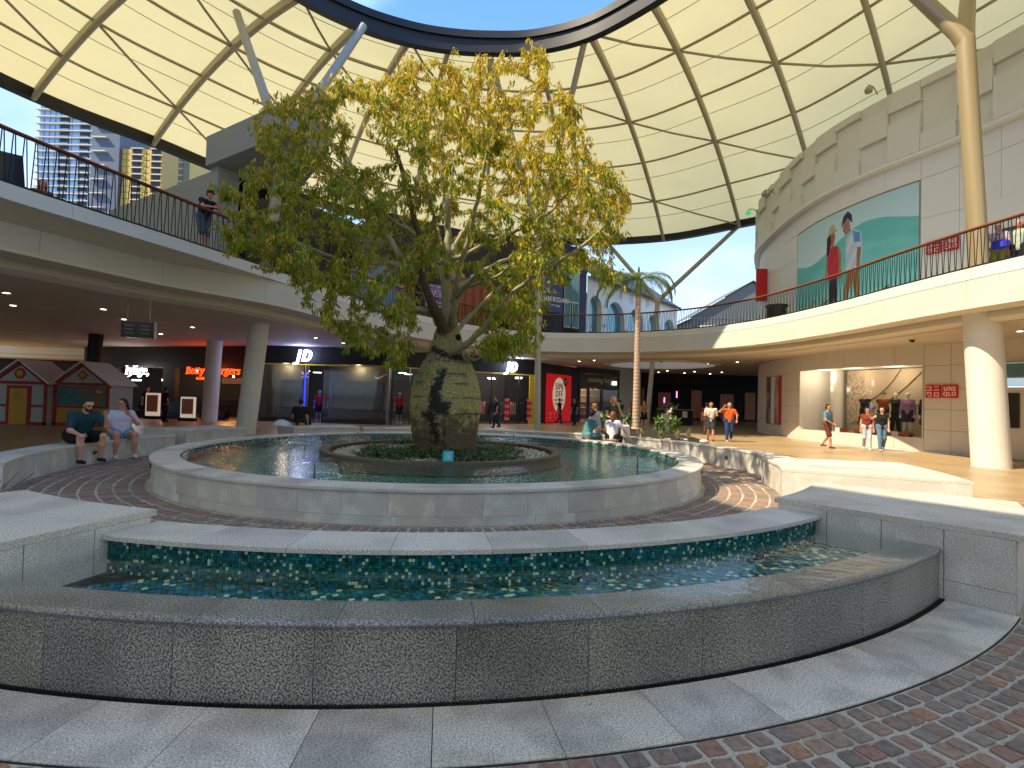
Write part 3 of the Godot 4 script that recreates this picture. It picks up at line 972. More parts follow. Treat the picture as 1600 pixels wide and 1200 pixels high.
func balustrades() -> void:
	var fine := resample(edge, 0.1)
	var fn := normals2(fine)
	for k in fine.size():
		if fn[k].dot(fine[k] - Vector3(1, 0, -18)) < 0: fn[k] = -fn[k]
	var bar := MB.new()
	bar.box(Vector3(-0.0095, -0.51, -0.005), Vector3(0.0095, 0.51, 0.005))
	var bm := bar.mesh()
	var spans := [[-5.0, -24.0, "left", "balustrade of crossing dark bars with timber handrail along the left terrace"], [0, 0, "rear", "balustrade of crossing dark bars with timber handrail behind the bottle tree"], [0, 0, "right", "balustrade of crossing dark bars with timber handrail along the right terrace"]]
	for s in 3:
		var idx := []
		for k in fine.size():
			var p: Vector3 = fine[k]
			if p.z > -6.0: continue
			var w := 0 if p.x < 0 and p.z > -23.5 else (2 if p.x > 0 and p.z > -27.0 else 1)
			if w == s: idx.append(k)
		if s < 2: idx.append(idx[-1] + 1)
		var pts := []; var nr := []
		for k in idx: pts.append(fine[k] + fn[k] * 0.07); nr.append(-fn[k])
		var t := thing("balustrade", pts[pts.size() / 2] + Vector3(0, DECK, 0), spans[s][3], "railing", "balustrades of the terrace")
		var b := MB.new()
		b.sweep(pts, nr, [Vector2(-0.025, DECK), Vector2(0.025, DECK), Vector2(0.025, DECK + 0.06), Vector2(-0.025, DECK + 0.06)])
		put(t, "bottom_rail", b, M.steel_dark)
		b = MB.new()
		b.sweep(pts, nr, [Vector2(-0.02, DECK + 1.05), Vector2(0.02, DECK + 1.05), Vector2(0.02, DECK + 1.07), Vector2(-0.02, DECK + 1.07)])
		put(t, "top_bar", b, M.steel_dark)
		b = MB.new()
		b.sweep(pts, nr, [Vector2(-0.03, DECK + 1.07), Vector2(0.03, DECK + 1.07), Vector2(0.045, DECK + 1.09), Vector2(0.045, DECK + 1.11), Vector2(0.025, DECK + 1.13), Vector2(-0.025, DECK + 1.13), Vector2(-0.045, DECK + 1.11), Vector2(-0.045, DECK + 1.09)])
		put(t, "handrail", b, M.timber)
		for j in idx.size() - 1:
			if j > 299: break
			var p: Vector3 = (pts[j] + pts[j + 1]) / 2
			var dir: Vector3 = (pts[j + 1] - pts[j]).normalized()
			var up := (Vector3.UP * 1.0 + dir * (0.05 if j % 2 else -0.05)).normalized()
			var side := dir.cross(Vector3.UP).normalized()
			put(t, "baluster", bm, M.steel_dark, Transform3D(Basis(up.cross(side).normalized(), up, side), p + Vector3(0, DECK + 0.555, 0) + side * (0.012 if j % 2 else -0.012)))

# ---------- canopy ----------
func canopy() -> void:
	var ribs := [[-10.6, -18.2, -21.3, -23.6, 14.6, 0.8], [-8.7, -21, -18.8, -27.8, 14.6, 0.8], [-6.8, -22.6, -16, -32, 14.4, 0.95], [-4.9, -23.5, -12.1, -35.8, 14.2, 1.1], [-3.2, -23.9, -7.6, -38.8, 14.1, 1.2], [-1.4, -24, -2.2, -41, 14, 1.25], [0.63, -23.8, 4.5, -41.6, 14, 1.25], [2.9, -22.8, 10.9, -40, 14, 1.25], [5, -20.8, 15, -36.4, 14, 1.25], [6.9, -18.4, 18.3, -32.7, 14, 1.25], [8.9, -16.0, 19.8, -27.5, 14, 1.25], [10.3, -13, 21.8, -20.5, 14, 1.2], [10.8, -9.5, 22.8, -12.5, 14, 1.1], [10.2, -5.0, 22.4, -4, 14, 1], [8.3, -0.6, 19.5, 6, 14, 1], [4.2, 2.4, 12.5, 12.5, 14, 1], [0.3, 3.7, 4, 15.5, 14, 1], [-3.7, 3.7, -6, 15.5, 14, 1], [-7.6, 2.4, -14.5, 12, 14, 1], [-10.5, -0.6, -20, 5, 14.2, 0.9], [-11.9, -5.2, -22.4, -4, 14.4, 0.8], [-12.4, -9.5, -23.3, -11, 14.6, 0.8], [-12.2, -14, -22.8, -17.5, 14.6, 0.8]]
	var ni := ribs.size()
	var inn := []; var out := []; var bul := []
	for r in ribs:
		inn.append(Vector3(r[0], 17.5, r[1])); out.append(Vector3(r[2], r[4], r[3])); bul.append(Vector3(r[5], 0, 0))
	var S := 6
	var ci := cr(inn, S, true); var co := cr(out, S, true); var cb := cr(bul, S, true)
	var t := thing("canopy", Vector3(-1.7, 14, -13), "vast cream fabric canopy ring on arched steel ribs, open to the sky in the middle", "canopy")
	for r in ni:
		for row in 10:
			var b := MB.new()
			var rows := []
			for j in 3:
				var line := []
				for k in S + 1: line.append(point(ci, co, cb, r * S + k, (row + j / 2.0) / 10.0))
				rows.append(line)
			var nn := []
			for j in 3:
				var ln := []
				for k in S + 1:
					var du := point(ci, co, cb, r * S + k + 1, (row + j / 2.0) / 10.0) - point(ci, co, cb, r * S + k - 1, (row + j / 2.0) / 10.0)
					var dv := point(ci, co, cb, r * S + k, (row + j / 2.0) / 10.0 + 0.01) - point(ci, co, cb, r * S + k, (row + j / 2.0) / 10.0 - 0.01)
					ln.append(du.cross(dv).normalized())
				nn.append(ln)
			b.grid(rows, nn)
			put(t, "membrane_panel", b, M.membrane)
			# welded seams of the cloth
			if row % 2 == 0:
				for tt in [(row + 1) / 10.0, row / 10.0 + 0.022]:
					var sp := []; var sr := []
					for k in S + 1: sp.append(point(ci, co, cb, r * S + k, tt) - Vector3(0, 0.012, 0)); sr.append(0.016)
					var sb := MB.new(); sb.tube(sp, sr, 4, false)
					put(t, "seam", sb, M.seam)
		# rib: main tube hung below the cloth, with a fin up to it
		var pts := []; var rad := []; var top := []; var low := []
		for k in 21:
			var p := point(ci, co, cb, r * S, k / 20.0)
			pts.append(p - Vector3(0, 0.42, 0)); rad.append(0.115)
			top.append(p - Vector3(0, 0.02, 0)); low.append(p - Vector3(0, 0.45, 0))
		var rb := MB.new(); rb.tube(pts, rad, 12)
		put(t, "rib", rb, M.canopy_steel)
		var fin := MB.new()
		var side := Vector3(out[r].x - inn[r].x, 0, out[r].z - inn[r].z).normalized().cross(Vector3.UP) * 0.035
		var tl := []; var tr := []; var ll := []; var lr := []
		for k in 21: tl.append(top[k] + side); tr.append(top[k] - side); ll.append(low[k] + side); lr.append(low[k] - side)
		fin.strip(ll, tl); fin.strip(tr, lr)
		put(t, "rib_fin", fin, M.canopy_steel)
		for j in 6:
			# purlin to the next rib
			if j > 0 and j < 5:
				var pp := []; var pr := []
				for k in S + 1: pp.append(point(ci, co, cb, r * S + k, j / 5.0) - Vector3(0, 0.3, 0)); pr.append(0.062)
				var pb := MB.new(); pb.tube(pp, pr, 8, false)
				put(t, "purlin", pb, M.canopy_steel)
			if (r + j) % 2 == 1 and j < 5:
				var a := point(ci, co, cb, r * S, j / 5.0) - Vector3(0, 0.3, 0)
				var c := point(ci, co, cb, (r + 1) * S, (j + 1) / 5.0) - Vector3(0, 0.3, 0)
				var mid := point(ci, co, cb, r * S + S / 2, (j + 0.5) / 5.0) - Vector3(0, 0.35, 0)
				var db := MB.new(); db.tube([a, mid.lerp((a + c) / 2, 0.3), c], [0.055, 0.055, 0.055], 8, false)
				put(t, "diagonal_brace", db, M.canopy_steel)
	# dark ring beams
	for q in [[ci, 1.0, "oculus_beam"], [co, -1.0, "outer_gutter"]]:
		var nr := []
		for k in q[0].size():
			var e: Vector3 = q[0][(k + 1) % q[0].size()] - q[0][k - 1]
			nr.append(Vector3(e.z, 0, -e.x).normalized())
		var sgn := 1.0 if nr[0].dot(q[0][0] - Vector3(-1.7, 0, -12)) > 0 else -1.0
		for k in nr.size(): nr[k] = nr[k] * sgn
		var prof: Array
		if q[1] > 0: prof = [[Vector2(-0.2, 0.1), Vector2(0.16, 0.1), Vector2(0.16, 0.42), Vector2(-0.2, 0.42)], [Vector2(-0.22, -0.58), Vector2(0.12, -0.58), Vector2(0.12, -0.3), Vector2(-0.22, -0.3)], [Vector2(-0.1, -0.31), Vector2(-0.06, -0.31), Vector2(-0.06, 0.11), Vector2(-0.1, 0.11)]]
		else: prof = [[Vector2(-0.1, -0.42), Vector2(0.35, -0.42), Vector2(0.4, 0.1), Vector2(-0.1, 0.02)]]
		for pf in prof:
			var b := MB.new(); b.sweep(q[0], nr, pf, true)
			put(t, q[2], b, M.canopy_edge)

func point(ci: Array, co: Array, cb: Array, u: int, t: float) -> Vector3:
	var j := posmod(u, ci.size())
	return ci[j].lerp(co[j], t) + Vector3(0, 4.0 * cb[j].x * t * (1.0 - t), 0)

# ---------- columns ----------
func columns() -> void:
	# foot, fork, arm ends, radius below, above, height of the change, label
	for q in [
		[Vector3(-10.17, 0, -20.98), Vector3(-8.75, 10.68, -20.0), [Vector3(-11.6, 17.0, -21.8), Vector3(-6.6, 17.0, -22.4)], 0.36, 0.2, 4.6, "leaning white round column under the left terrace, forking into canopy struts above", M.white, M.steel_white],
		[Vector3(14.23, 0, -16.19), Vector3(13.06, 12.56, -15.8), [Vector3(10.6, 17.1, -17.4), Vector3(15.2, 17.1, -18.2)], 0.47, 0.235, 5.0, "thick white round column on the sunny right side, forking into bronze struts above", M.white, M.champagne],
		[Vector3(1.45, 0, -29.55), Vector3(1.2, 10.6, -29.5), [Vector3(2.7, 17.0, -23.1), Vector3(-1.4, 17.0, -24.1)], 0.17, 0.165, 5.0, "slim pale steel pole between the bottle tree and the palm, forking under the canopy", M.steel_pale, M.steel_pale],
		[Vector3(9.7, 0, -39.0), Vector3(10.3, 8.9, -39.0), [Vector3(15.1, 13.75, -37.0), Vector3(7.2, 13.75, -42.0)], 0.17, 0.17, 5.0, "slim steel pole rising through the ceiling well behind the palm, forked at the top", M.steel_pale, M.steel_pale],
	]:
		var t := thing("forked_column", q[0], q[6], "column", "columns carrying the canopy")
		var dir: Vector3 = q[1] - q[0]
		var a: Vector3 = q[0]; var m1: Vector3 = q[0] + dir * (q[5] / dir.y)
		var b := MB.new()
		b.tube([a - Vector3(0, 0.01, 0), m1], [q[3], q[3] * 0.97], 32)
		put(t, "shaft", b, q[7])
		b = MB.new()
		b.tube([m1 - dir * 0.02, q[1]], [q[4] * 1.08, q[4]], 24)
		put(t, "upper_shaft", b, q[8])
		for e in q[2]:
			b = MB.new()
			b.tube([q[1] - dir.normalized() * 0.12, q[1] + (e - q[1]) * 0.06, e], [q[4] * 0.98, q[4] * 0.95, q[4] * 0.8], 20)
			put(t, "strut", b, q[8])
			b = MB.new()
			b.tube([e - (e - q[1]).normalized() * 0.5, e + (e - q[1]).normalized() * 0.1], [q[4] * 0.5, q[4] * 0.5], 12)
			put(t, "strut_tip", b, M.canopy_edge)
	for q in [[Vector3(-15.6, 0, -28.3), 0.37, "grey round column standing before the burger shop"], [Vector3(-20.4, 0, -26.5), 0.3, "dark round column behind the beach huts"]]:
		var b := MB.new()
		b.tube([q[0] - Vector3(0, 0.01, 0), q[0] + Vector3(0.12, YC + 0.01, 0)], [q[1], q[1]], 28)
		solo("round_column", b, M.white if q[1] > 0.35 else M.charcoal, q[2], "column")

# ---------- shops and buildings ----------
func wall(a: Vector3, b: Vector3, y0: float, y1: float, th: float, ch := 0.0) -> MB:
	# a slab whose front runs from a (left) to b (right) as seen from the court
	var m := MB.new()
	var x := Vector3(b.x - a.x, 0, b.z - a.z)
	var l := x.length()
	x = x.normalized()
	var z := x.cross(Vector3.UP)
	m.obox(Vector3((a.x + b.x) / 2, (y0 + y1) / 2, (a.z + b.z) / 2) - z * th / 2, Vector3(l, y1 - y0, th), Basis(x, Vector3.UP, z), ch)
	return m

func front(a: Vector3, b: Vector3, t: float, y: float, out := 0.0, slant := 0.0) -> Transform3D:
	var x := Vector3(b.x - a.x, 0, b.z - a.z).normalized()
	var z := x.cross(Vector3.UP)
	var p := a.lerp(b, t)
	return Transform3D(Basis(x, Vector3.UP + x * slant, z), Vector3(p.x, y, p.z) + z * out)

func text(parent: Node3D, called: String, s: String, h: float, m: Material, xf: Transform3D, depth := 0.03, weight := 700, serif := false) -> MeshInstance3D:
	var f := SystemFont.new()
	f.font_names = PackedStringArray(["Droid Serif" if serif else "Droid Sans"])
	f.font_weight = weight
	var t := TextMesh.new()
	t.font = f; t.text = s; t.font_size = 48
	t.pixel_size = h / 34.0; t.depth = depth; t.curve_step = 2.0
	return put(parent, called, t, m, xf)

func sheet(x0: float, x1: float, y0: float, y1: float, z := 0.0) -> MB:
	var b := MB.new()
	b.quad(Vector3(x0, y0, z), Vector3(x1, y0, z), Vector3(x1, y1, z), Vector3(x0, y1, z))
	return b

func place_light(p: Vector3, e: float, c := Color(1, 0.92, 0.8), size := 0.15) -> void:
	var l := OmniLight3D.new()
	l.name = numbered(self, "shop_or_fill_light")  # serves shop lamps and the fill lights added in the store window
	l.light_energy = e; l.light_color = c; l.light_size = size; l.omni_range = 14.0; l.omni_attenuation = 2.0
	l.shadow_enabled = true
	add_child(l)
	l.position = p

func sports_shop() -> void:
	var A := Vector3(-14.3, 0, -30.2); var B := Vector3(-6.75, 0, -30.0); var C := Vector3(1.75, 0, -36.2)
	var t := thing("sports_shop", B, "black fronted sports shop with glowing white letters and wide display windows", "shop")
	put(t, "bulkhead", wall(A, B, 3.25, YC, 0.4, 0.01), M.black)
	put(t, "bulkhead", wall(B + Vector3(0.01, 0, -0.01), C, 3.25, YC, 0.4, 0.01), M.black)
	put(t, "trim_strip", wall(A + Vector3(0, 0, 0.02), B + Vector3(0, 0, 0.02), 3.16, 3.22, 0.05), M.yellow)
	put(t, "trim_strip", wall(B + Vector3(0.02, 0, 0.02), C + Vector3(0, 0, 0.02), 3.16, 3.22, 0.05), M.yellow)
	for q in [[A, B, 0.375, 3.66], [B, C, 0.79, 3.62]]:
		text(t, "lit_sign", "JD", 0.62, M.neon_white, front(q[0], q[1], q[2], q[3], 0.05, 0.2), 0.08, 800)
	place_light(front(A, B, 0.375, 3.75, 0.5).origin, 0.5, Color(0.75, 0.8, 1.0), 0.3)
	place_light(front(B, C, 0.79, 3.75, 0.5).origin, 0.5, Color(0.75, 0.8, 1.0), 0.3)
	# left window bay: olive display walls behind glass, entrance between
	for q in [[0.06, 0.36, 0.16, 0.32], [0.52, 0.985, 0.55, 0.93]]:
		var p := A.lerp(B, q[0]) - Vector3(0, 0, 0.9); var r := A.lerp(B, q[1]) - Vector3(0, 0, 0.9)
		put(t, "display_wall", wall(p, r, 0.25, 3.2, 0.08, 0.01), M.olive)
		put(t, "display_screen", wall(A.lerp(B, q[2]) - Vector3(0, 0, 0.86), A.lerp(B, q[3]) - Vector3(0, 0, 0.86), 0.75, 2.35, 0.06, 0.01), M.screen_dark)
		put(t, "plinth", wall(A.lerp(B, q[0]), A.lerp(B, q[1]), 0.0, 0.24, 0.95, 0.01), M.black)
		place_light(A.lerp(B, (q[0] + q[1]) / 2) + Vector3(0, 3.05, -0.5), 0.3)
	for q in [[0.01, 0.37], [0.51, 0.99]]:
		for k in 3:
			var p := A.lerp(B, lerpf(q[0], q[1], k / 3.0) + 0.002); var r := A.lerp(B, lerpf(q[0], q[1], (k + 1) / 3.0) - 0.002)
			put(t, "window_pane", wall(p, r, 0.25, 3.15, 0.02), M.glass)
	for f in [0.004, 0.372, 0.508]:
		put(t, "mullion", wall(A.lerp(B, f), A.lerp(B, f + 0.008), 0.0, 3.25, 0.1), M.black)
	put(t, "door_frame", wall(A.lerp(B, 0.985) + Vector3(0, 0, 0.02), A.lerp(B, 1.0) + Vector3(0, 0, 0.02), 0.0, 3.2, 0.2), M.grey)
	put(t, "neon_tube", wall(A.lerp(B, 0.378) + Vector3(0, 0, 0.03), A.lerp(B, 0.386) + Vector3(0, 0, 0.03), 0.9, 2.7, 0.05, 0.01), M.neon_blue)
	place_light(A.lerp(B, 0.382) + Vector3(0.2, 1.8, 0.25), 0.5, Color(0.2, 0.3, 1.0), 0.3)
	# brand marks on the display walls: a tick and a crown
	var tick := MB.new()
	var up_ := [Vector2(0, 0.1), Vector2(0.1, 0.0), Vector2(0.3, 0.02), Vector2(0.9, 0.3)]; var lo_ := [Vector2(0, 0.1), Vector2(0.06, -0.1), Vector2(0.26, -0.09), Vector2(0.9, 0.3)]
	for k in 3: tick.face([Vector3(lo_[k].x, lo_[k].y, 0), Vector3(lo_[k + 1].x, lo_[k + 1].y, 0), Vector3(up_[k + 1].x, up_[k + 1].y, 0), Vector3(up_[k].x, up_[k].y, 0)], Vector3.BACK)
	put(t, "brand_mark", tick, M.paper, Transform3D(Basis(), A.lerp(B, 0.86) + Vector3(0, 2.62, -0.88)))
	var crown := MB.new()
	for k in 3:
		for j in 8:
			var an := PI / 2 + (k - 1) * 0.7
			var c0 := TAU * j / 8; var c1 := TAU * (j + 1) / 8
			var cc := Vector3(cos(an) * 0.17, sin(an) * 0.17, 0)
			var ax := Vector3(cos(an), sin(an), 0); var ay := Vector3(-sin(an), cos(an), 0)
			crown.face([cc, cc + ax * cos(c0) * 0.15 + ay * sin(c0) * 0.07, cc + ax * cos(c1) * 0.15 + ay * sin(c1) * 0.07], Vector3.BACK)
	crown.box(Vector3(-0.2, -0.1, -0.003), Vector3(0.2, -0.04, 0.003))
	put(t, "brand_mark", crown, M.paper, Transform3D(Basis(), A.lerp(B, 0.335) + Vector3(0, 2.6, -0.88)))
	# glazed right part
	for k in 9:
		var f0 := 0.02 + k * 0.104
		if k == 4 or k == 5: continue
		put(t, "window_pane", wall(B.lerp(C, f0 + 0.004), B.lerp(C, f0 + 0.1), 0.05, 3.15, 0.02), M.glass)
		put(t, "mullion", wall(B.lerp(C, f0 - 0.003), B.lerp(C, f0 + 0.003), 0.0, 3.25, 0.08), M.steel_dark)
	put(t, "yellow_panel", wall(B.lerp(C, 0.93) + Vector3(0, 0, 0.06), B.lerp(C, 0.985) + Vector3(0, 0, 0.06), 0.0, 3.15, 0.05), M.yellow)
	# inside: back walls, floor, ceiling rows of lamps, rails of clothes
	var sf := MB.new(); sf.prism(PackedVector2Array([Vector2(-14.3, -30.25), Vector2(-6.75, -30.05), Vector2(1.7, -36.25), Vector2(2.4, -40.4), Vector2(-14.4, -37.6)]), -0.004, 0.006)
	put(t, "shop_floor", sf, M.charcoal)
	put(t, "back_wall", wall(Vector3(-14.6, 0, -37.5), Vector3(2.5, 0, -40.5), 0.0, YC, 0.2), M.charcoal)
	put(t, "side_wall", wall(Vector3(-14.5, 0, -38), Vector3(-14.5, 0, -30.1), 0.0, YC, 0.2), M.charcoal)
	for k in 16:
		var p := Vector3(-12.5 + (k % 8) * 1.85, 2.95 + 0.1 * (k % 2), -33.0 - (k % 8) * 0.5 - (2.0 if k >= 8 else 0.0))
		var b := MB.new()
		b.obox(p, Vector3(0.5, 0.05, 0.09), Basis(Vector3.UP, 0.2), 0.01)
		solo("track_light", b, M.neon_white, "small bright strip lamp hanging inside the sports shop", "lamp", "strip lamps inside the sports shop")
	for p in [Vector3(-10, 3.3, -33.5), Vector3(-5, 3.3, -33.8), Vector3(-1, 3.3, -36.5)]: place_light(p, 1.3, Color(1, 0.96, 0.9), 0.5)
	put(t, "entrance_poster", wall(Vector3(-6.1, 0, -32.6), Vector3(-5.2, 0, -32.7), 0.5, 2.2, 0.06), M.yellow)
	for k in 4: put(t, "shoe_shelf", wall(Vector3(-6.0, 0, -32.5), Vector3(-5.3, 0, -32.55), 0.7 + k * 0.38, 0.76 + k * 0.38, 0.2), M.paper)
	for k in 7:
		var p := Vector3(-2.6 + k * 0.66, 0, -36.3 - k * 0.1)
		var r := thing("clothes_rail", p, "%s rail of %s clothes behind the glass of the sports shop" % [["first", "second", "third", "fourth", "fifth", "sixth", "seventh"][k], ["dark", "red", "black", "grey", "red and black", "white", "blue"][k]], "clothes rail", "clothes rails in the sports shop")
		var b := MB.new()
		b.tube([p + Vector3(-0.28, 0, 0), p + Vector3(-0.28, 1.4, 0), p + Vector3(0.28, 1.4, 0), p + Vector3(0.28, 0, 0)], [0.015, 0.015, 0.015, 0.015], 6)
		put(r, "frame", b, M.steel_dark)
		for j in 7:
			b = MB.new()
			b.obox(p + Vector3(-0.22 + j * 0.073, 0.95, 0), Vector3(0.04, 0.75 + 0.05 * (j % 3), 0.4), Basis(Vector3.UP, 0.06 * ((j * 7) % 5 - 2)), 0.015)
			put(r, "garment", b, M.cloths[(j * 3 + k) % M.cloths.size()])
	for k in 2:
		var f := 0.745 + k * 0.17
		for j in 7:
			put(t, "sale_placard", wall(B.lerp(C, f) + Vector3(0, 0, 0.1), B.lerp(C, f + 0.035) + Vector3(0, 0, 0.1), 0.25 + j * 0.2, 0.42 + j * 0.2, 0.02), M.red if j % 2 else M.red_pale)

func sale_poster() -> void:
	var a := Vector3(1.95, 0, -36.7); var b := Vector3(5.05, 0, -41.6)
	var t := thing("poster_wall", a, "black wall panel carrying the big red sale poster", "wall")
	put(t, "panel", wall(a, b, 0, YC - 0.1, 0.35, 0.02), M.black)
	var p := thing("sale_poster", a.lerp(b, 0.45), "large red sale poster with a white oval reading 50% OFF", "poster")
	put(p, "board", wall(a.lerp(b, 0.11) + Vector3(0.06, 0, 0.05), a.lerp(b, 0.77) + Vector3(0.06, 0, 0.05), 0.06, 3.42, 0.05, 0.01), M.red_added_glow)
	var ov := MB.new()
	var ring := []
	for k in 40: ring.append(Vector3(cos(TAU * k / 40) * 0.98, sin(TAU * k / 40) * 1.22, 0))
	for k in 40: ov.tri(Vector3.ZERO, ring[k], ring[(k + 1) % 40])
	var mid := 0.43
	put(p, "oval", ov, M.oval_added_glow, front(a, b, mid, 1.98, 0.10))
	var rd := MB.new()
	rd.lathe(Vector3.ZERO, [Vector2(0.3, 0), Vector2(0.3, 0.01), Vector2(0, 0.01)], 24)
	var xf := front(a, b, mid + 0.155, 2.92, 0.105)
	put(p, "roundel", rd, M.black, xf * Transform3D(Basis(Vector3.RIGHT, PI / 2), Vector3.ZERO))
	text(p, "lettering", "JD", 0.26, M.paper, front(a, b, mid + 0.155, 2.92, 0.12, 0.2), 0.004, 800)
	for q in [["50%", 0.44, 2.55], ["OFF", 0.44, 2.02], ["MID SEASON", 0.17, 1.6], ["MEGA SALE", 0.17, 1.32]]:
		text(p, "lettering", q[0], q[1], M.red_ink, front(a, b, mid, q[2], 0.106), 0.004, 800)
	for k in 2:
		var m := MB.new()
		m.obox(Vector3.ZERO, Vector3(0.16, 0.2, 0.004), Basis(Vector3.BACK, 0.5 * k), 0.0)
		put(p, "icon", m, M.poster_cream, front(a, b, 0.22 + 0.1 * k, 0.68, 0.105))
		text(p, "lettering", ["free", "easy"][k], 0.09, M.poster_cream, front(a, b, 0.22 + 0.1 * k, 0.38, 0.105), 0.004)

func shoe_shop() -> void:
	var a := Vector3(5.1, 0, -41.7); var b := Vector3(8.9, 0, -45.2)
	var t := thing("shoe_shop", a, "dark shoe shop front with a pale script name over a lit doorway", "shop")
	put(t, "frame", wall(a, b, 3.75, YC, 0.3), M.black)
	put(t, "frame", wall(b - Vector3(0.12, 0, -0.1), b, 0, 3.74, 0.3), M.black)
	put(t, "frame", wall(a, a.lerp(b, 0.03), 0, 3.74, 0.3), M.black)
	put(t, "sign_board", wall(a.lerp(b, 0.03), b - Vector3(0.13, 0, -0.1), 2.65, 3.74, 0.1), M.olive)
	text(t, "lettering", "running bare", 0.36, M.paper, front(a, b, 0.5, 3.25, 0.06, 0.15), 0.03, 600)
	put(t, "lit_panel", wall(a.lerp(b, 0.8) + Vector3(0, 0, 0.1), a.lerp(b, 0.92) + Vector3(0, 0, 0.1), 2.95, 3.25, 0.03), M.neon_soft)
	put(t, "frame", wall(a.lerp(b, 0.02), b, 2.55, 2.64, 0.12), M.black)
	for f in [0.03, 0.2, 0.24, 0.52, 0.56]:
		put(t, "mullion", wall(a.lerp(b, f), a.lerp(b, f + 0.018), 0, 2.54, 0.1), M.black)
	for q in [[0.05, 0.195], [0.26, 0.51], [0.58, 0.96]]:
		put(t, "pane", wall(a.lerp(b, q[0]), a.lerp(b, q[1]), 0.02, 2.53, 0.02), M.glass)
	put(t, "partition", wall(a.lerp(b, 0.58) - Vector3(0.1, 0, 0.5), b - Vector3(0.1, 0, 0.5), 0, 2.6, 0.06), M.olive)
	put(t, "back_wall", wall(a - Vector3(0.4, 0, 3), b - Vector3(0, 0, 3), 0, YC, 0.1), M.wall_warm)
	for k in 5: put(t, "shelf", wall(a - Vector3(0, 0, 2.8), a.lerp(b, 0.7) - Vector3(0, 0, 2.8), 0.5 + k * 0.5, 0.54 + k * 0.5, 0.3), M.wood_pale)
	place_light(a.lerp(b, 0.4) + Vector3(0, 2.4, -1.4), 1.5, Color(1, 0.8, 0.55), 0.4)
	var pier := thing("corridor_pier", b, "pale plain wall pier at the mouth of the dark mall corridor", "wall")
	put(pier, "face", wall(b + Vector3(0.02, 0, -0.02), b + Vector3(2.0, 0, -1.0), 0, YC, 0.6), M.beam)

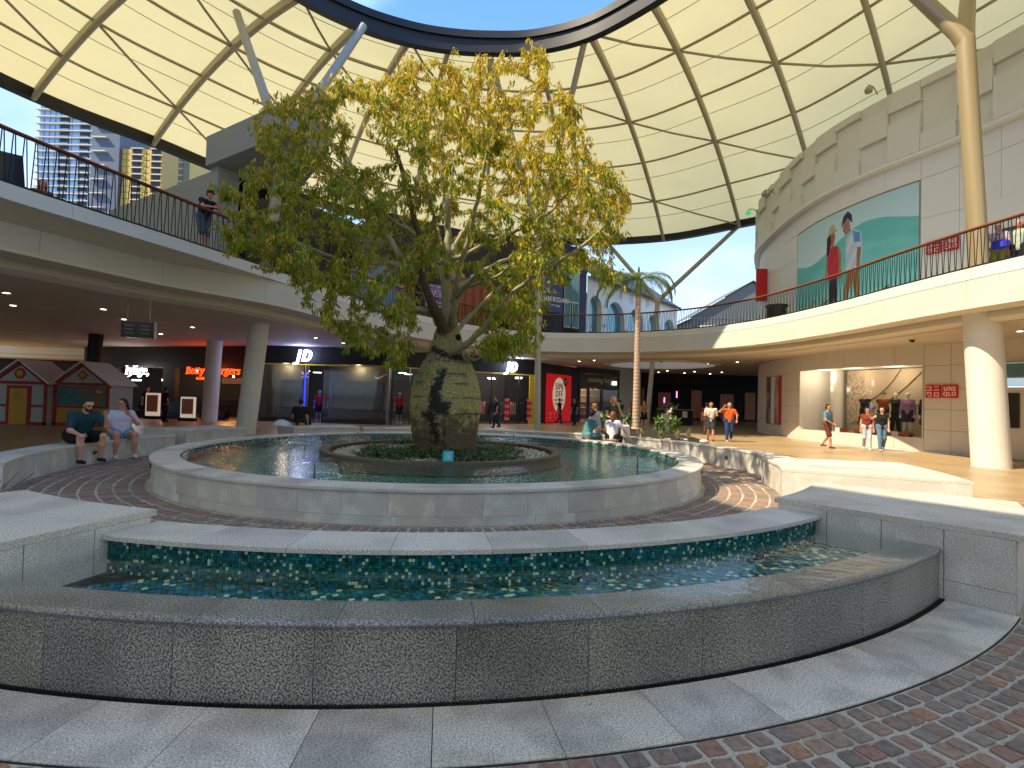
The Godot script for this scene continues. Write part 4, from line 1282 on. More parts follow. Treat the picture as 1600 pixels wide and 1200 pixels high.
func corridor() -> void:
	var t := thing("mall_corridor", Vector3(16, 0, -58), "dark mall corridor opening behind the palm, with a few small lights", "corridor")
	put(t, "added_sun_wall", wall(Vector3(8, 0, -53), Vector3(34, 0, -53), 0, YC, 0.3), M.corridor_dark)
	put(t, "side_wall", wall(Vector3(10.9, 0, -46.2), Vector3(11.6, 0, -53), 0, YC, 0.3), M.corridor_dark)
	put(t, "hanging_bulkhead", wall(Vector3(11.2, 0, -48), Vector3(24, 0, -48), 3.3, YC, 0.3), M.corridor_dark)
	for q in [[12.6, 0.25, 3.0], [14.2, 1.2, 2.6], [17.4, 1.0, 2.9], [20.2, 1.3, 2.6], [22.6, 1.0, 2.8]]:
		put(t, "shop_bay", wall(Vector3(q[0], 0, -52.9), Vector3(q[0] + q[1], 0, -52.9), 0.2, q[2], 0.05), M.corridor_glow)
	for q in [[14.2, 2.35, -47.0, 0], [13.2, 1.8, -47.2, 1]]:
		var b := MB.new(); b.tube([Vector3(q[0], q[1] - 0.28, q[2]), Vector3(q[0], q[1] + 0.28, q[2])], [0.04, 0.04], 10)
		solo("neon_tube", b, M.neon_pink, ["upper pink neon tube glowing in the dark corridor", "lower pink neon tube glowing in the dark corridor"][q[3]], "neon lamp", "pink neon tubes in the corridor")
	for k in 9:
		var d := MB.new()
		d.lathe(Vector3.ZERO, [Vector2(0.0, 0.0), Vector2(0.06, 0.0), Vector2(0.08, 0.01)], 12)
		solo("recessed_downlight", d, M.lamp, "tiny round ceiling lamp deep in the dark corridor", "ceiling lamp", "lamps in the dark corridor", Transform3D(Basis(Vector3.RIGHT, PI), Vector3(12.5 + (k % 3) * 2.2, YC - 0.004, -44.0 - (k / 3) * 2.6)))
	for q in [[Vector3(12.8, 0, -44.5), "long red covered trestle table in the mouth of the corridor"], [Vector3(14.9, 0, -45.5), "shorter red covered trestle table beside the corridor wall"]]:
		var r := thing("trestle_table", q[0], q[1], "table", "red tables in the corridor")
		var b := MB.new(); b.obox(q[0] + Vector3(0, 0.85, 0), Vector3(1.9, 0.06, 0.7), Basis(), 0.015)
		put(r, "top", b, M.red)
		for s in [-1, 1]:
			b = MB.new()
			b.tube([q[0] + Vector3(s * 0.75, 0, -0.25), q[0] + Vector3(s * 0.6, 0.83, 0.25)], [0.02, 0.02], 6)
			b.tube([q[0] + Vector3(s * 0.75, 0, 0.25), q[0] + Vector3(s * 0.6, 0.83, -0.25)], [0.02, 0.02], 6)
			put(r, "trestle", b, M.steel_dark)
	var k2 := Vector3(12.1, 0, -40.4)
	var ki := thing("kiosk_counter", k2, "grey kiosk counter beside the round bin, with goods on top", "counter")
	var b2 := MB.new(); b2.obox(k2 + Vector3(0, 0.55, 0), Vector3(2.4, 1.1, 0.8), Basis(), 0.02)
	put(ki, "body", b2, M.corridor_dark)
	b2 = MB.new(); b2.obox(k2 + Vector3(0, 1.14, 0), Vector3(2.5, 0.07, 0.9), Basis(), 0.015)
	put(ki, "top", b2, M.grey)
	b2 = MB.new(); b2.lathe(k2 + Vector3(-0.5, 1.18, 0), [Vector2(0.3, 0), Vector2(0.42, 0.12), Vector2(0.36, 0.4), Vector2(0.15, 0.52), Vector2(0, 0.55)], 16)
	put(ki, "display_dome", b2, M.olive)
	b2 = MB.new(); b2.obox(k2 + Vector3(0.6, 0.8, 0.42), Vector3(0.35, 0.45, 0.02), Basis(), 0.0)
	put(ki, "notice", b2, M.paper)
	var bp := Vector3(9.9, 0, -35.0)
	var bn := thing("litter_bin", bp, "round cream litter bin with a dark rim beside the planting bed", "bin")
	b2 = MB.new(); b2.lathe(bp, [Vector2(0.29, 0.0), Vector2(0.29, 0.04), Vector2(0.31, 0.05), Vector2(0.31, 0.9), Vector2(0.29, 0.93)], 24)
	put(bn, "body", b2, M.cream)
	b2 = MB.new(); b2.lathe(bp, [Vector2(0.3, 0.92), Vector2(0.32, 0.95), Vector2(0.3, 1.0), Vector2(0.2, 1.02), Vector2(0.16, 0.98), Vector2(0.0, 0.95)], 24)
	put(bn, "rim", b2, M.steel_dark)

# ---------- the clothing store on the right ----------
var uw := []
var us := []
func store_at(s: float) -> Array:
	for k in range(1, uw.size()):
		if us[k] >= s:
			var f: float = (s - us[k - 1]) / maxf(1e-6, us[k] - us[k - 1])
			var e: Vector3 = (uw[mini(k + 1, uw.size() - 1)] - uw[maxi(k - 2, 0)]).normalized()
			return [uw[k - 1].lerp(uw[k], f), e.cross(Vector3.UP)]
	return [uw[-1], (uw[-1] - uw[-2]).normalized().cross(Vector3.UP)]

func curved(s0: float, s1: float, y0: float, y1: float, back: float, proud: float, rise := 0.0, rise_top := -1.0) -> MB:
	var b := MB.new()
	var pts := []; var nr := []; var pr := []
	var n := maxi(1, int((s1 - s0) / 0.5))
	for k in n + 1:
		var s := lerpf(s0, s1, float(k) / n)
		var q := store_at(s)
		pts.append(q[0]); nr.append(q[1])
		var r := rise * (s - 10.0)
		var r2 := r if rise_top < 0.0 else rise_top * (s - 10.0)
		pr.append([Vector2(-back, y0 + r), Vector2(proud, y0 + r), Vector2(proud, y1 + r2), Vector2(-back, y1 + r2)])
	b.sweep(pts, nr, pr)
	cap(b, pts, nr, pr)
	return b

func store_frame(s: float, y: float, out: float) -> Transform3D:
	var q := store_at(s)
	return Transform3D(Basis(Vector3.UP.cross(q[1]), Vector3.UP, q[1]), q[0] + q[1] * out + Vector3(0, y, 0))

func clothing_store() -> void:
	uw = resample(cr([Vector3(17.6, 0, -38.5), Vector3(16.5, 0, -36.5), Vector3(15.2, 0, -33.6), Vector3(14.75, 0, -31), Vector3(14.5, 0, -28.2), Vector3(14.55, 0, -25.6), Vector3(15.2, 0, -23.2), Vector3(16.2, 0, -21.2), Vector3(16.95, 0, -19.6), Vector3(17.6, 0, -17.6), Vector3(18.4, 0, -14.6), Vector3(19.4, 0, -11), Vector3(21, 0, -5)], 12), 0.25)
	us = [0.0]
	for k in range(1, uw.size()): us.append(us[-1] + uw[k].distance_to(uw[k - 1]))
	var t := thing("clothing_store", uw[int(uw.size() / 2.0)], "white panelled clothing store with a curved corner, beach mural and red square signs", "store")
	put(t, "backing", curved(0, 11.6, 0, YC, 0.4, -0.03), M.joint_soft)
	put(t, "backing", curved(18.05, 19.9, 0, YC, 0.4, -0.03), M.joint_soft)
	put(t, "backing", curved(0, 30, DECK, 11.3, 0.4, -0.03, 0.05), M.joint_soft)
	# lower panels
	var rows := [[0.06, 0.86], [0.86, 1.66], [1.66, 2.46], [2.46, 3.36], [3.36, 4.18]]
	for q in [[0.0, 7.2, 6], [9.6, 11.6, 2], [18.08, 19.9, 2]]:
		for c in q[2]:
			var s0: float = lerpf(q[0], q[1], float(c) / q[2]); var s1: float = lerpf(q[0], q[1], float(c + 1) / q[2])
			for r in rows: put(t, "cladding_panel", curved(s0 + 0.006, s1 - 0.006, r[0] + 0.006, r[1] - 0.006, 0.03, 0.0), M.panel_low)
	for c in 6:
		var s0 := lerpf(11.6, 18.08, c / 6.0); var s1 := lerpf(11.6, 18.08, (c + 1) / 6.0)
		put(t, "cladding_panel", curved(s0 + 0.006, s1 - 0.006, 0.06, 0.5, 0.3, 0.0), M.panel_low)
		put(t, "cladding_panel", curved(s0 + 0.006, s1 - 0.006, 3.4, 4.18, 0.3, 0.0), M.panel_low)
		put(t, "window_pane", curved(s0 + 0.004, s1 - 0.004, 0.51, 3.39, 0.09, -0.08), M.glass)
	for r in [[0.06, 0.6], [3.3, 4.18]]:
		put(t, "cladding_panel", curved(7.21, 9.59, r[0], r[1] - 0.01, 0.03, 0.0), M.panel_low)
	put(t, "plinth_strip", curved(0, 19.9, 0.0, 0.055, 0.2, -0.02), M.white_bright)
	put(t, "wall_light_strip", curved(9, 19.9, 4.185, 4.198, 0.1, 0.03), M.panel)
	# posters round the corner
	for q in [[7.25, 7.9, M.poster_a], [7.95, 8.5, M.paper], [8.55, 9.1, M.poster_b], [9.13, 9.56, M.red_cloth]]:
		put(t, "window_poster", curved(q[0], q[1], 0.62, 3.28, 0.03, -0.005), q[2])
	# shop window recess: floor, back wall, backdrop
	put(t, "window_floor", curved(11.6, 18.08, 0.3, 0.5, 2.4, -0.31), M.panel_low)
	put(t, "window_back", curved(11.6, 18.08, 0.5, 3.6, 2.5, -2.3), M.window_back)
	put(t, "window_side", wall(store_frame(18.06, 0, 0).origin, store_frame(18.06, 0, -2.4).origin, 0.3, 3.6, 0.05), M.panel_low)
	put(t, "window_side", wall(store_frame(11.62, 0, -2.4).origin, store_frame(11.62, 0, 0).origin, 0.3, 3.6, 0.05), M.panel_low)
	put(t, "window_ceiling", curved(11.6, 18.08, 3.42, 3.5, 2.4, -0.31), M.panel_low)
	for sx in [12.6, 14.6, 16.6]: place_light(store_frame(sx, 3.2, -0.7).origin, 0.45, Color(1, 0.95, 0.85), 0.4)  # fill lights without fittings, added to brighten the window display
	put(t, "backdrop_screen", curved(13.2, 18.0, 0.5, 3.38, 1.55, -1.5), M.backdrop)
	put(t, "backdrop_print", curved(13.25, 14.4, 0.9, 3.2, 1.495, -1.48), M.leaf_print)
	for q in [[14.0, 1.5, 17.4, 3.3], [13.8, 1.0, 18.0, 2.3], [14.2, 1.9, 16.4, 3.36]]:
		var pts := []; var rad := []
		for k in 11:
			var f := k / 10.0
			pts.append(store_frame(lerpf(q[0], q[2], f), lerpf(q[1], q[3], f * f), -1.47).origin); rad.append(0.02)
		var b := MB.new(); b.tube(pts, rad, 6)
		put(t, "printed_line", b, M.line_brown)
	for q in [[13.0, 13.4], [14.2, 15.2], [15.9, 16.7]]:
		put(t, "plinth_box", curved(q[0] + 0.5, q[1] + 0.5, 0.505, 0.68, 1.1, -0.7), M.wood_orange)
	for k in 3: put(t, "price_card", curved(14.1 + k * 1.35, 14.35 + k * 1.35, 0.52, 0.72, 0.24, -0.22), M.paper if k != 1 else M.card_blue)
	var pier := MB.new(); pier.tube([store_frame(12.7, 0.5, -1.3).origin, store_frame(12.7, 3.42, -1.3).origin], [0.28, 0.28], 24)
	put(t, "inner_column", pier, M.panel_low)
	# red square signs, downstairs and upstairs
	store_signs(t, 18.42, 18.98, 2.36, 0.5)
	store_signs(t, 18.4, 18.98, 7.95, 0.5)
	for q in [[6.6, 2.2]]:
		var bx := MB.new(); bx.obox(Vector3.ZERO, Vector3(0.2, 1.9, 0.6), Basis(), 0.02)
		put(t, "projecting_sign", bx, M.red, store_frame(7.2, 8.7, 0.35))
	# upper cladding, mural, relief band
	var up := [[DECK + 0.02, 6.6], [6.6, 7.9], [7.9, 9.2], [9.2, 10.4]]
	var cuts := []
	for c in 8: cuts.append(c * 1.4)
	for c in 5: cuts.append(11.2 + c * 1.344)
	for c in 8: cuts.append(17.92 + c * 1.3)
	for c in 20:
		var s0: float = cuts[c]; var s1: float = cuts[c + 1]
		for r in up:
			if s0 > 11.1 and s1 < 17.95: continue
			if s0 > 20 and r[0] < 9.0: continue
			put(t, "cladding_panel", curved(s0 + 0.006, s1 - 0.006, r[0] + 0.006, r[1] - 0.006, 0.03, 0.0, 0.0, 0.05 if r[1] > 10 else 0.0), M.panel)
		put(t, "cladding_panel", curved(s0 + 0.006, s1 - 0.006, 10.41, 11.3, 0.03, 0.0, 0.05), M.panel)
	put(t, "mural_frame", curved(11.2, 17.92, DECK, 10.39, 0.1, -0.025, 0.0, 0.05), M.steel_pale)
	mural(t)
	put(t, "cornice_lip", curved(0, 30, 11.3, 11.42, 0.4, 0.34, 0.05), M.panel)
	put(t, "relief_backing", curved(0, 30, 11.42, 14.3, 0.5, 0.1, 0.05), M.panel_relief)
	# stepped interlocking panels of the relief
	for c in 25:
		var s0 := c * 1.2; var s1 := s0 + 1.2
		var ph := c % 3
		for r in [[11.44, 12.15 + 0.45 * ph, 0.13 if ph % 2 else 0.3], [12.15 + 0.45 * ph, 13.5 + 0.25 * (2 - ph), 0.3 if ph % 2 else 0.13], [13.5 + 0.25 * (2 - ph), 14.32, 0.13 if ph % 2 else 0.28]]:
			put(t, "relief_panel", curved(s0 + 0.01, s1 - 0.01, r[0] + 0.012, r[1] - 0.012, 0.1, r[2], 0.05), M.panel_relief)
	put(t, "parapet", curved(0, 30, 14.3, 14.36, 0.5, 0.12, 0.05), M.panel)
	for s in [6.0, 9.0, 16.4]:
		var l := thing("wall_floodlight", store_frame(s, 13.6, 0.4).origin, {6.0: "green lensed floodlight bracket at the far corner of the white store", 9.0: "small grey floodlight on the relief band above the mural", 16.4: "lit round floodlight on top of the white relief band"}[s], "floodlight", "floodlights of the white store")
		var o := store_frame(s, 13.4 if s < 16 else 14.9, 0.25)
		var b := MB.new(); b.tube([o.origin, o * Vector3(0, 0.25, 0.3), o * Vector3(0, 0.25, 0.6)], [0.03, 0.03, 0.03], 6)
		put(l, "arm", b, M.steel_pale)
		b = MB.new(); b.lathe(Vector3.ZERO, [Vector2(0.0, -0.12), Vector2(0.14, -0.12), Vector2(0.16, 0.0), Vector2(0.08, 0.14), Vector2(0, 0.15)], 14)
		put(l, "head", b, M.lamp_green if s == 6.0 else M.steel_pale, Transform3D(Basis(), o * Vector3(0, 0.05, 0.6)))
	# the glazed recess beyond the column, upstairs and downstairs
	put(t, "upper_glazing", curved(20.1, 30, 9.25, 9.9, 0.5, -0.1), M.glass_sky)
	put(t, "glazing_head", curved(20.1, 30, 9.9, 10.8, 0.5, -0.02), M.panel)
	put(t, "white_bulkhead", curved(20.05, 30, 8.1, 9.2, 0.3, 0.05), M.panel)
	put(t, "mirror_panel", curved(20.1, 30, 7.1, 8.08, 0.3, -0.1), M.mirror)
	put(t, "upper_shopfront", curved(20.1, 30, DECK, 7.05, 2.0, -1.9), M.wall_warm)
	put(t, "lower_bulkhead", curved(20.0, 30, 3.4, YC, 0.3, -0.4), M.panel_low)
	put(t, "entrance_glass", curved(20.1, 22.5, 2.55, 3.36, 0.05, -0.6), M.glass_teal)
	put(t, "door_leaf", curved(20.3, 21.3, 0.02, 2.5, 0.08, -0.7), M.panel_low)
	put(t, "door_glass", curved(20.55, 21.05, 1.1, 2.3, 0.02, -0.69), M.glass_dark)
	put(t, "entrance_wall", curved(21.32, 30, 0, 3.4, 2.6, -2.5), M.wall_warm)
	var han := MB.new(); han.tube([store_frame(21.2, 1.0, -0.68).origin, store_frame(21.2, 1.0, -0.6).origin, store_frame(21.05, 1.0, -0.6).origin], [0.015, 0.015, 0.015], 6)
	put(t, "door_handle", han, M.steel_pale)

func store_signs(t: Node3D, s0: float, s1: float, y: float, h: float) -> void:
	var ji := MB.new()
	# four katakana drawn as strokes on a 2 x 2 grid
	for q in [[-0.3, 0.34, 0.22, 0.06], [-0.12, 0.22, 0.06, 0.28], [-0.24, 0.08, 0.36, 0.06], [0.26, 0.36, 0.26, 0.06], [0.26, 0.1, 0.36, 0.06], [-0.24, -0.1, 0.3, 0.06], [-0.12, -0.22, 0.06, 0.26], [-0.33, -0.2, 0.06, 0.16], [-0.2, -0.37, 0.2, 0.06], [0.26, -0.12, 0.34, 0.06], [0.26, -0.37, 0.34, 0.06], [0.12, -0.24, 0.06, 0.3], [0.4, -0.24, 0.06, 0.3]]:
		ji.obox(Vector3(q[0] * h, q[1] * h, 0), Vector3(q[2] * h, q[3] * h, 0.012), Basis())
	for k in 2:
		var xf := store_frame(s0 if k == 0 else s1, y, 0.05)
		var b := MB.new(); b.obox(Vector3.ZERO, Vector3(h, h, 0.08), Basis(), 0.008)
		var o := put(t, "square_sign", b, M.red, xf)
		if k == 0: put(o, "lettering", ji, M.paper, xf * Transform3D(Basis(), Vector3(0, 0, 0.046)))
		else:
			text(o, "lettering", "UNI", h * 0.3, M.paper, xf * Transform3D(Basis(), Vector3(0, h * 0.19, 0.042)), 0.01, 800)
			text(o, "lettering", "QLO", h * 0.3, M.paper, xf * Transform3D(Basis(), Vector3(0, -h * 0.2, 0.042)), 0.01, 800)

func mural(t: Node3D) -> void:
	# a printed beach scene: pale sky, turquoise sea, two walkers, dune bushes
	var w := 640; var h := 460
	var im := Image.create(w, h, false, Image.FORMAT_RGB8)
	var nz := FastNoiseLite.new(); nz.seed = 3; nz.frequency = 0.006; nz.fractal_octaves = 4
	for y in h:
		for x in w:
			var v := float(y) / h
			var n := nz.get_noise_2d(x * 0.5, y * 2.0)
			var c := Color(0.72, 0.86, 0.88).lerp(Color(0.86, 0.93, 0.94), clampf(v * 2.4, 0, 1))
			var hill := 0.36 + 0.08 * sin(x * 0.011) - x * 0.00022
			if v > hill: c = Color(0.42, 0.77, 0.75).lerp(Color(0.55, 0.86, 0.84), clampf((v - hill) * 1.6 + n * 0.6, 0, 1))
			if v > 0.86 + 0.02 * sin(x * 0.03): c = Color(0.83, 0.86, 0.78)
			im.set_pixel(x, y, c)
	var rr := RandomNumberGenerator.new(); rr.seed = 9
	for k in 900:
		var cx := rr.randf_range(0.0, 0.42) if k % 3 else rr.randf_range(0.74, 0.92)
		var top := 0.9 - 0.12 * absf(sin(cx * 21.0))
		var p := Vector2i(int(cx * w), int(rr.randf_range(top, 0.99) * h))
		im.fill_rect(Rect2i(p, Vector2i(rr.randi_range(3, 10), rr.randi_range(3, 8))), [Color(0.36, 0.4, 0.16), Color(0.62, 0.58, 0.22), Color(0.2, 0.26, 0.16), Color(0.82, 0.78, 0.5)][rr.randi() % 4])
	var blobs := [
		# figure in red with a straw hat and dark trousers
		[[0.315, 0.66], [0.34, 0.655], [0.345, 0.98], [0.325, 0.99], [0.318, 0.8], [0.3, 0.98], [0.282, 0.98], [0.285, 0.66]], Color(0.13, 0.13, 0.16),
		[[0.262, 0.42], [0.3, 0.385], [0.345, 0.4], [0.36, 0.5], [0.35, 0.67], [0.275, 0.68]], Color(0.82, 0.2, 0.26),
		[[0.345, 0.4], [0.366, 0.45], [0.372, 0.68], [0.356, 0.68]], Color(0.72, 0.5, 0.4),
		[[0.262, 0.43], [0.27, 0.5], [0.262, 0.7], [0.248, 0.68]], Color(0.72, 0.5, 0.4),
		[[0.285, 0.26], [0.315, 0.25], [0.325, 0.31], [0.315, 0.385], [0.29, 0.385]], Color(0.7, 0.48, 0.38),
		[[0.262, 0.3], [0.29, 0.26], [0.296, 0.34], [0.276, 0.46], [0.26, 0.44]], Color(0.16, 0.12, 0.11),
		[[0.268, 0.29], [0.285, 0.21], [0.315, 0.2], [0.325, 0.25], [0.345, 0.265], [0.31, 0.27]], Color(0.76, 0.7, 0.5),
		# figure in white with a cap and tan shorts
		[[0.44, 0.63], [0.51, 0.63], [0.52, 0.8], [0.485, 0.81], [0.475, 0.72], [0.45, 0.81], [0.42, 0.8]], Color(0.72, 0.5, 0.24),
		[[0.42, 0.8], [0.445, 0.81], [0.44, 0.98], [0.42, 0.98]], Color(0.68, 0.47, 0.36),
		[[0.488, 0.81], [0.515, 0.8], [0.53, 0.97], [0.51, 0.98]], Color(0.68, 0.47, 0.36),
		[[0.43, 0.36], [0.47, 0.29], [0.52, 0.33], [0.535, 0.48], [0.515, 0.64], [0.43, 0.64]], Color(0.82, 0.88, 0.92),
		[[0.47, 0.3], [0.515, 0.34], [0.522, 0.42], [0.48, 0.4]], Color(0.42, 0.62, 0.85),
		[[0.5, 0.45], [0.525, 0.46], [0.515, 0.66], [0.497, 0.65]], Color(0.68, 0.47, 0.36),
		[[0.41, 0.2], [0.45, 0.2], [0.46, 0.3], [0.425, 0.32], [0.408, 0.28]], Color(0.7, 0.5, 0.4),
		[[0.395, 0.25], [0.41, 0.16], [0.44, 0.13], [0.465, 0.17], [0.47, 0.24], [0.44, 0.19], [0.41, 0.22]], Color(0.15, 0.17, 0.25),
	]
	for k in range(0, blobs.size(), 2):
		for p in blobs[k]:
			var man: bool = k >= 14
			p[0] = (0.58 + (p[0] - 0.465) * 1.2) if man else (0.43 + (p[0] - 0.31) * 1.2)
			p[1] = 0.03 + (p[1] - 0.13) * 1.12 + (0.0 if man else -0.01)
		fill_poly(im, blobs[k], blobs[k + 1])
	var m := mat(Color(1, 1, 1), 0.55)
	m.albedo_texture = ImageTexture.create_from_image(im)
	var rows := [[], []]; var nn := [[], []]
	var b := MB.new()
	for k in 25:
		var s := lerpf(11.28, 17.86, k / 24.0)
		var q := store_at(s)
		for j in 2:
			rows[j].append(q[0] + q[1] * 0.012 + Vector3(0, (10.33 if j == 0 else DECK + 0.1) + (0.05 * (s - 10.0) if j == 0 else 0.0), 0)); nn[j].append(q[1])
	# the grid wants its lower row first to face the court
	b.grid([rows[1], rows[0]], [nn[1], nn[0]])
	for k in b.uv.size(): b.uv[k].y = 1.0 - b.uv[k].y
	put(t, "mural", b, m)

func fill_poly(im: Image, pts: Array, c: Color) -> void:
	var w := im.get_width(); var h := im.get_height()
	var pg := PackedVector2Array()
	var lo := Vector2(1e9, 1e9); var hi := Vector2(-1e9, -1e9)
	for p in pts:
		var v := Vector2(p[0] * w, p[1] * h)
		pg.append(v); lo = lo.min(v); hi = hi.max(v)
	for y in range(maxi(0, int(lo.y)), mini(h, int(hi.y) + 1)):
		for x in range(maxi(0, int(lo.x)), mini(w, int(hi.x) + 1)):
			if Geometry2D.is_point_in_polygon(Vector2(x + 0.5, y + 0.5), pg):
				var f := 0.96 + 0.04 * sin(x * 0.13 + y * 0.07)
				im.set_pixel(x, y, Color(c.r * f, c.g * f, c.b * f))

func materials_shops() -> void:
	M.glass.metallic_specular = 0.3
	M.neon_white = glow(Color(0.93, 0.95, 1.0), 1.3)
	M.neon_soft = glow(Color(0.8, 0.95, 0.85), 0.9)
	M.neon_blue = glow(Color(0.1, 0.16, 1.0), 1.2)
	M.neon_pink = glow(Color(1.0, 0.45, 0.9), 1.2)
	M.neon_orange = glow(Color(1.0, 0.26, 0.08), 1.0)
	M.lamp_green = glow(Color(0.2, 0.6, 0.35), 0.4)
	M.olive = mat(Color(0.34, 0.32, 0.24), 0.6)
	M.screen_dark = mat(Color(0.12, 0.14, 0.15), 0.15)
	M.wall_warm = mat(Color(0.36, 0.32, 0.27), 0.7)
	M.red_pale = mat(Color(0.88, 0.5, 0.5), 0.5)
	M.red_ink = mat(Color(0.7, 0.1, 0.12), 0.6)
	M.red_cloth = mat(Color(0.7, 0.12, 0.12), 0.6)
	M.poster_cream = mat(Color(0.92, 0.87, 0.78), 0.6)
	M.oval_added_glow = glow(Color(0.92, 0.86, 0.76), 0.1)  # slight emission added to lift the oval out of the shade
	M.red_added_glow = glow(Color(0.78, 0.07, 0.1), 0.12)  # slight emission added to brighten the poster board
	M.poster_a = tex(mat(Color(1, 1, 1), 0.4), ntex(0.02, 3, [[0.0, Color(0.12, 0.15, 0.15)], [0.5, Color(0.35, 0.35, 0.33)], [1.0, Color(0.7, 0.66, 0.6)]], 128, 41), 0.3)
	M.poster_b = tex(mat(Color(1, 1, 1), 0.4), ntex(0.02, 3, [[0.0, Color(0.4, 0.32, 0.26)], [0.5, Color(0.72, 0.64, 0.55)], [1.0, Color(0.85, 0.8, 0.74)]], 128, 42), 0.3)
	M.wood_pale = mat(Color(0.62, 0.48, 0.32), 0.6)
	M.wood_orange = mat(Color(0.62, 0.33, 0.14), 0.6)
	M.card_blue = mat(Color(0.5, 0.66, 0.85), 0.6)
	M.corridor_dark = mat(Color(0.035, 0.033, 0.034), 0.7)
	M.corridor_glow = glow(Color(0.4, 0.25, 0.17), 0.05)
	M.joint_soft = mat(Color(0.35, 0.34, 0.32), 0.9)
	M.window_back = mat(Color(0.5, 0.46, 0.4), 0.7)
	M.backdrop = mat(Color(0.66, 0.58, 0.47), 0.8)
	M.leaf_print = tex(mat(Color(1, 1, 1), 0.8), ntex(0.03, 3, [[0.0, Color(0.42, 0.36, 0.29)], [0.48, Color(0.6, 0.53, 0.43)], [0.52, Color(0.68, 0.6, 0.5)], [1.0, Color(0.7, 0.62, 0.51)]], 256, 43), 0.6)
	M.line_brown = mat(Color(0.42, 0.34, 0.26), 0.8)
	M.panel_relief = mat(Color(0.88, 0.87, 0.83), 0.6)
	M.glass_dark = glass(0.75, Color(0.1, 0.1, 0.1))
	M.mirror = mat(Color(0.6, 0.58, 0.5), 0.08, 0.9)
	M.cloths = [mat(Color(0.1, 0.1, 0.11), 0.9), mat(Color(0.7, 0.1, 0.12), 0.9), mat(Color(0.16, 0.17, 0.2), 0.9), mat(Color(0.5, 0.5, 0.5), 0.9), mat(Color(0.75, 0.74, 0.72), 0.9), mat(Color(0.12, 0.2, 0.4), 0.9)]

# ---------- bottle tree ----------
func noise(seed_: int, freq: float, oct := 3) -> FastNoiseLite:
	var f := FastNoiseLite.new()
	f.seed = seed_; f.frequency = freq; f.fractal_octaves = oct
	f.noise_type = FastNoiseLite.TYPE_SIMPLEX_SMOOTH
	return f

func leaf_mesh(l: float, w: float, droop := 0.12) -> ArrayMesh:
	# a folded lance-shaped leaf growing along -y
	var b := MB.new()
	var mid := [Vector3(0, 0, 0), Vector3(0, -l * 0.35, droop * l * 0.3), Vector3(0, -l * 0.7, droop * l * 0.2), Vector3(0, -l, -droop * l * 0.5)]
	var half := [0.1, 1.0, 0.75, 0.0]
	for s in [-1.0, 1.0]:
		for k in 3:
			var a := Vector3(s * w * half[k] / 2, 0, w * 0.16 * half[k]); var c := Vector3(s * w * half[k + 1] / 2, 0, w * 0.16 * half[k + 1])
			if s > 0: b.quad(mid[k + 1], mid[k + 1] + c, mid[k] + a, mid[k])
			else: b.quad(mid[k + 1] + c, mid[k + 1], mid[k], mid[k] + a)
	return b.mesh()

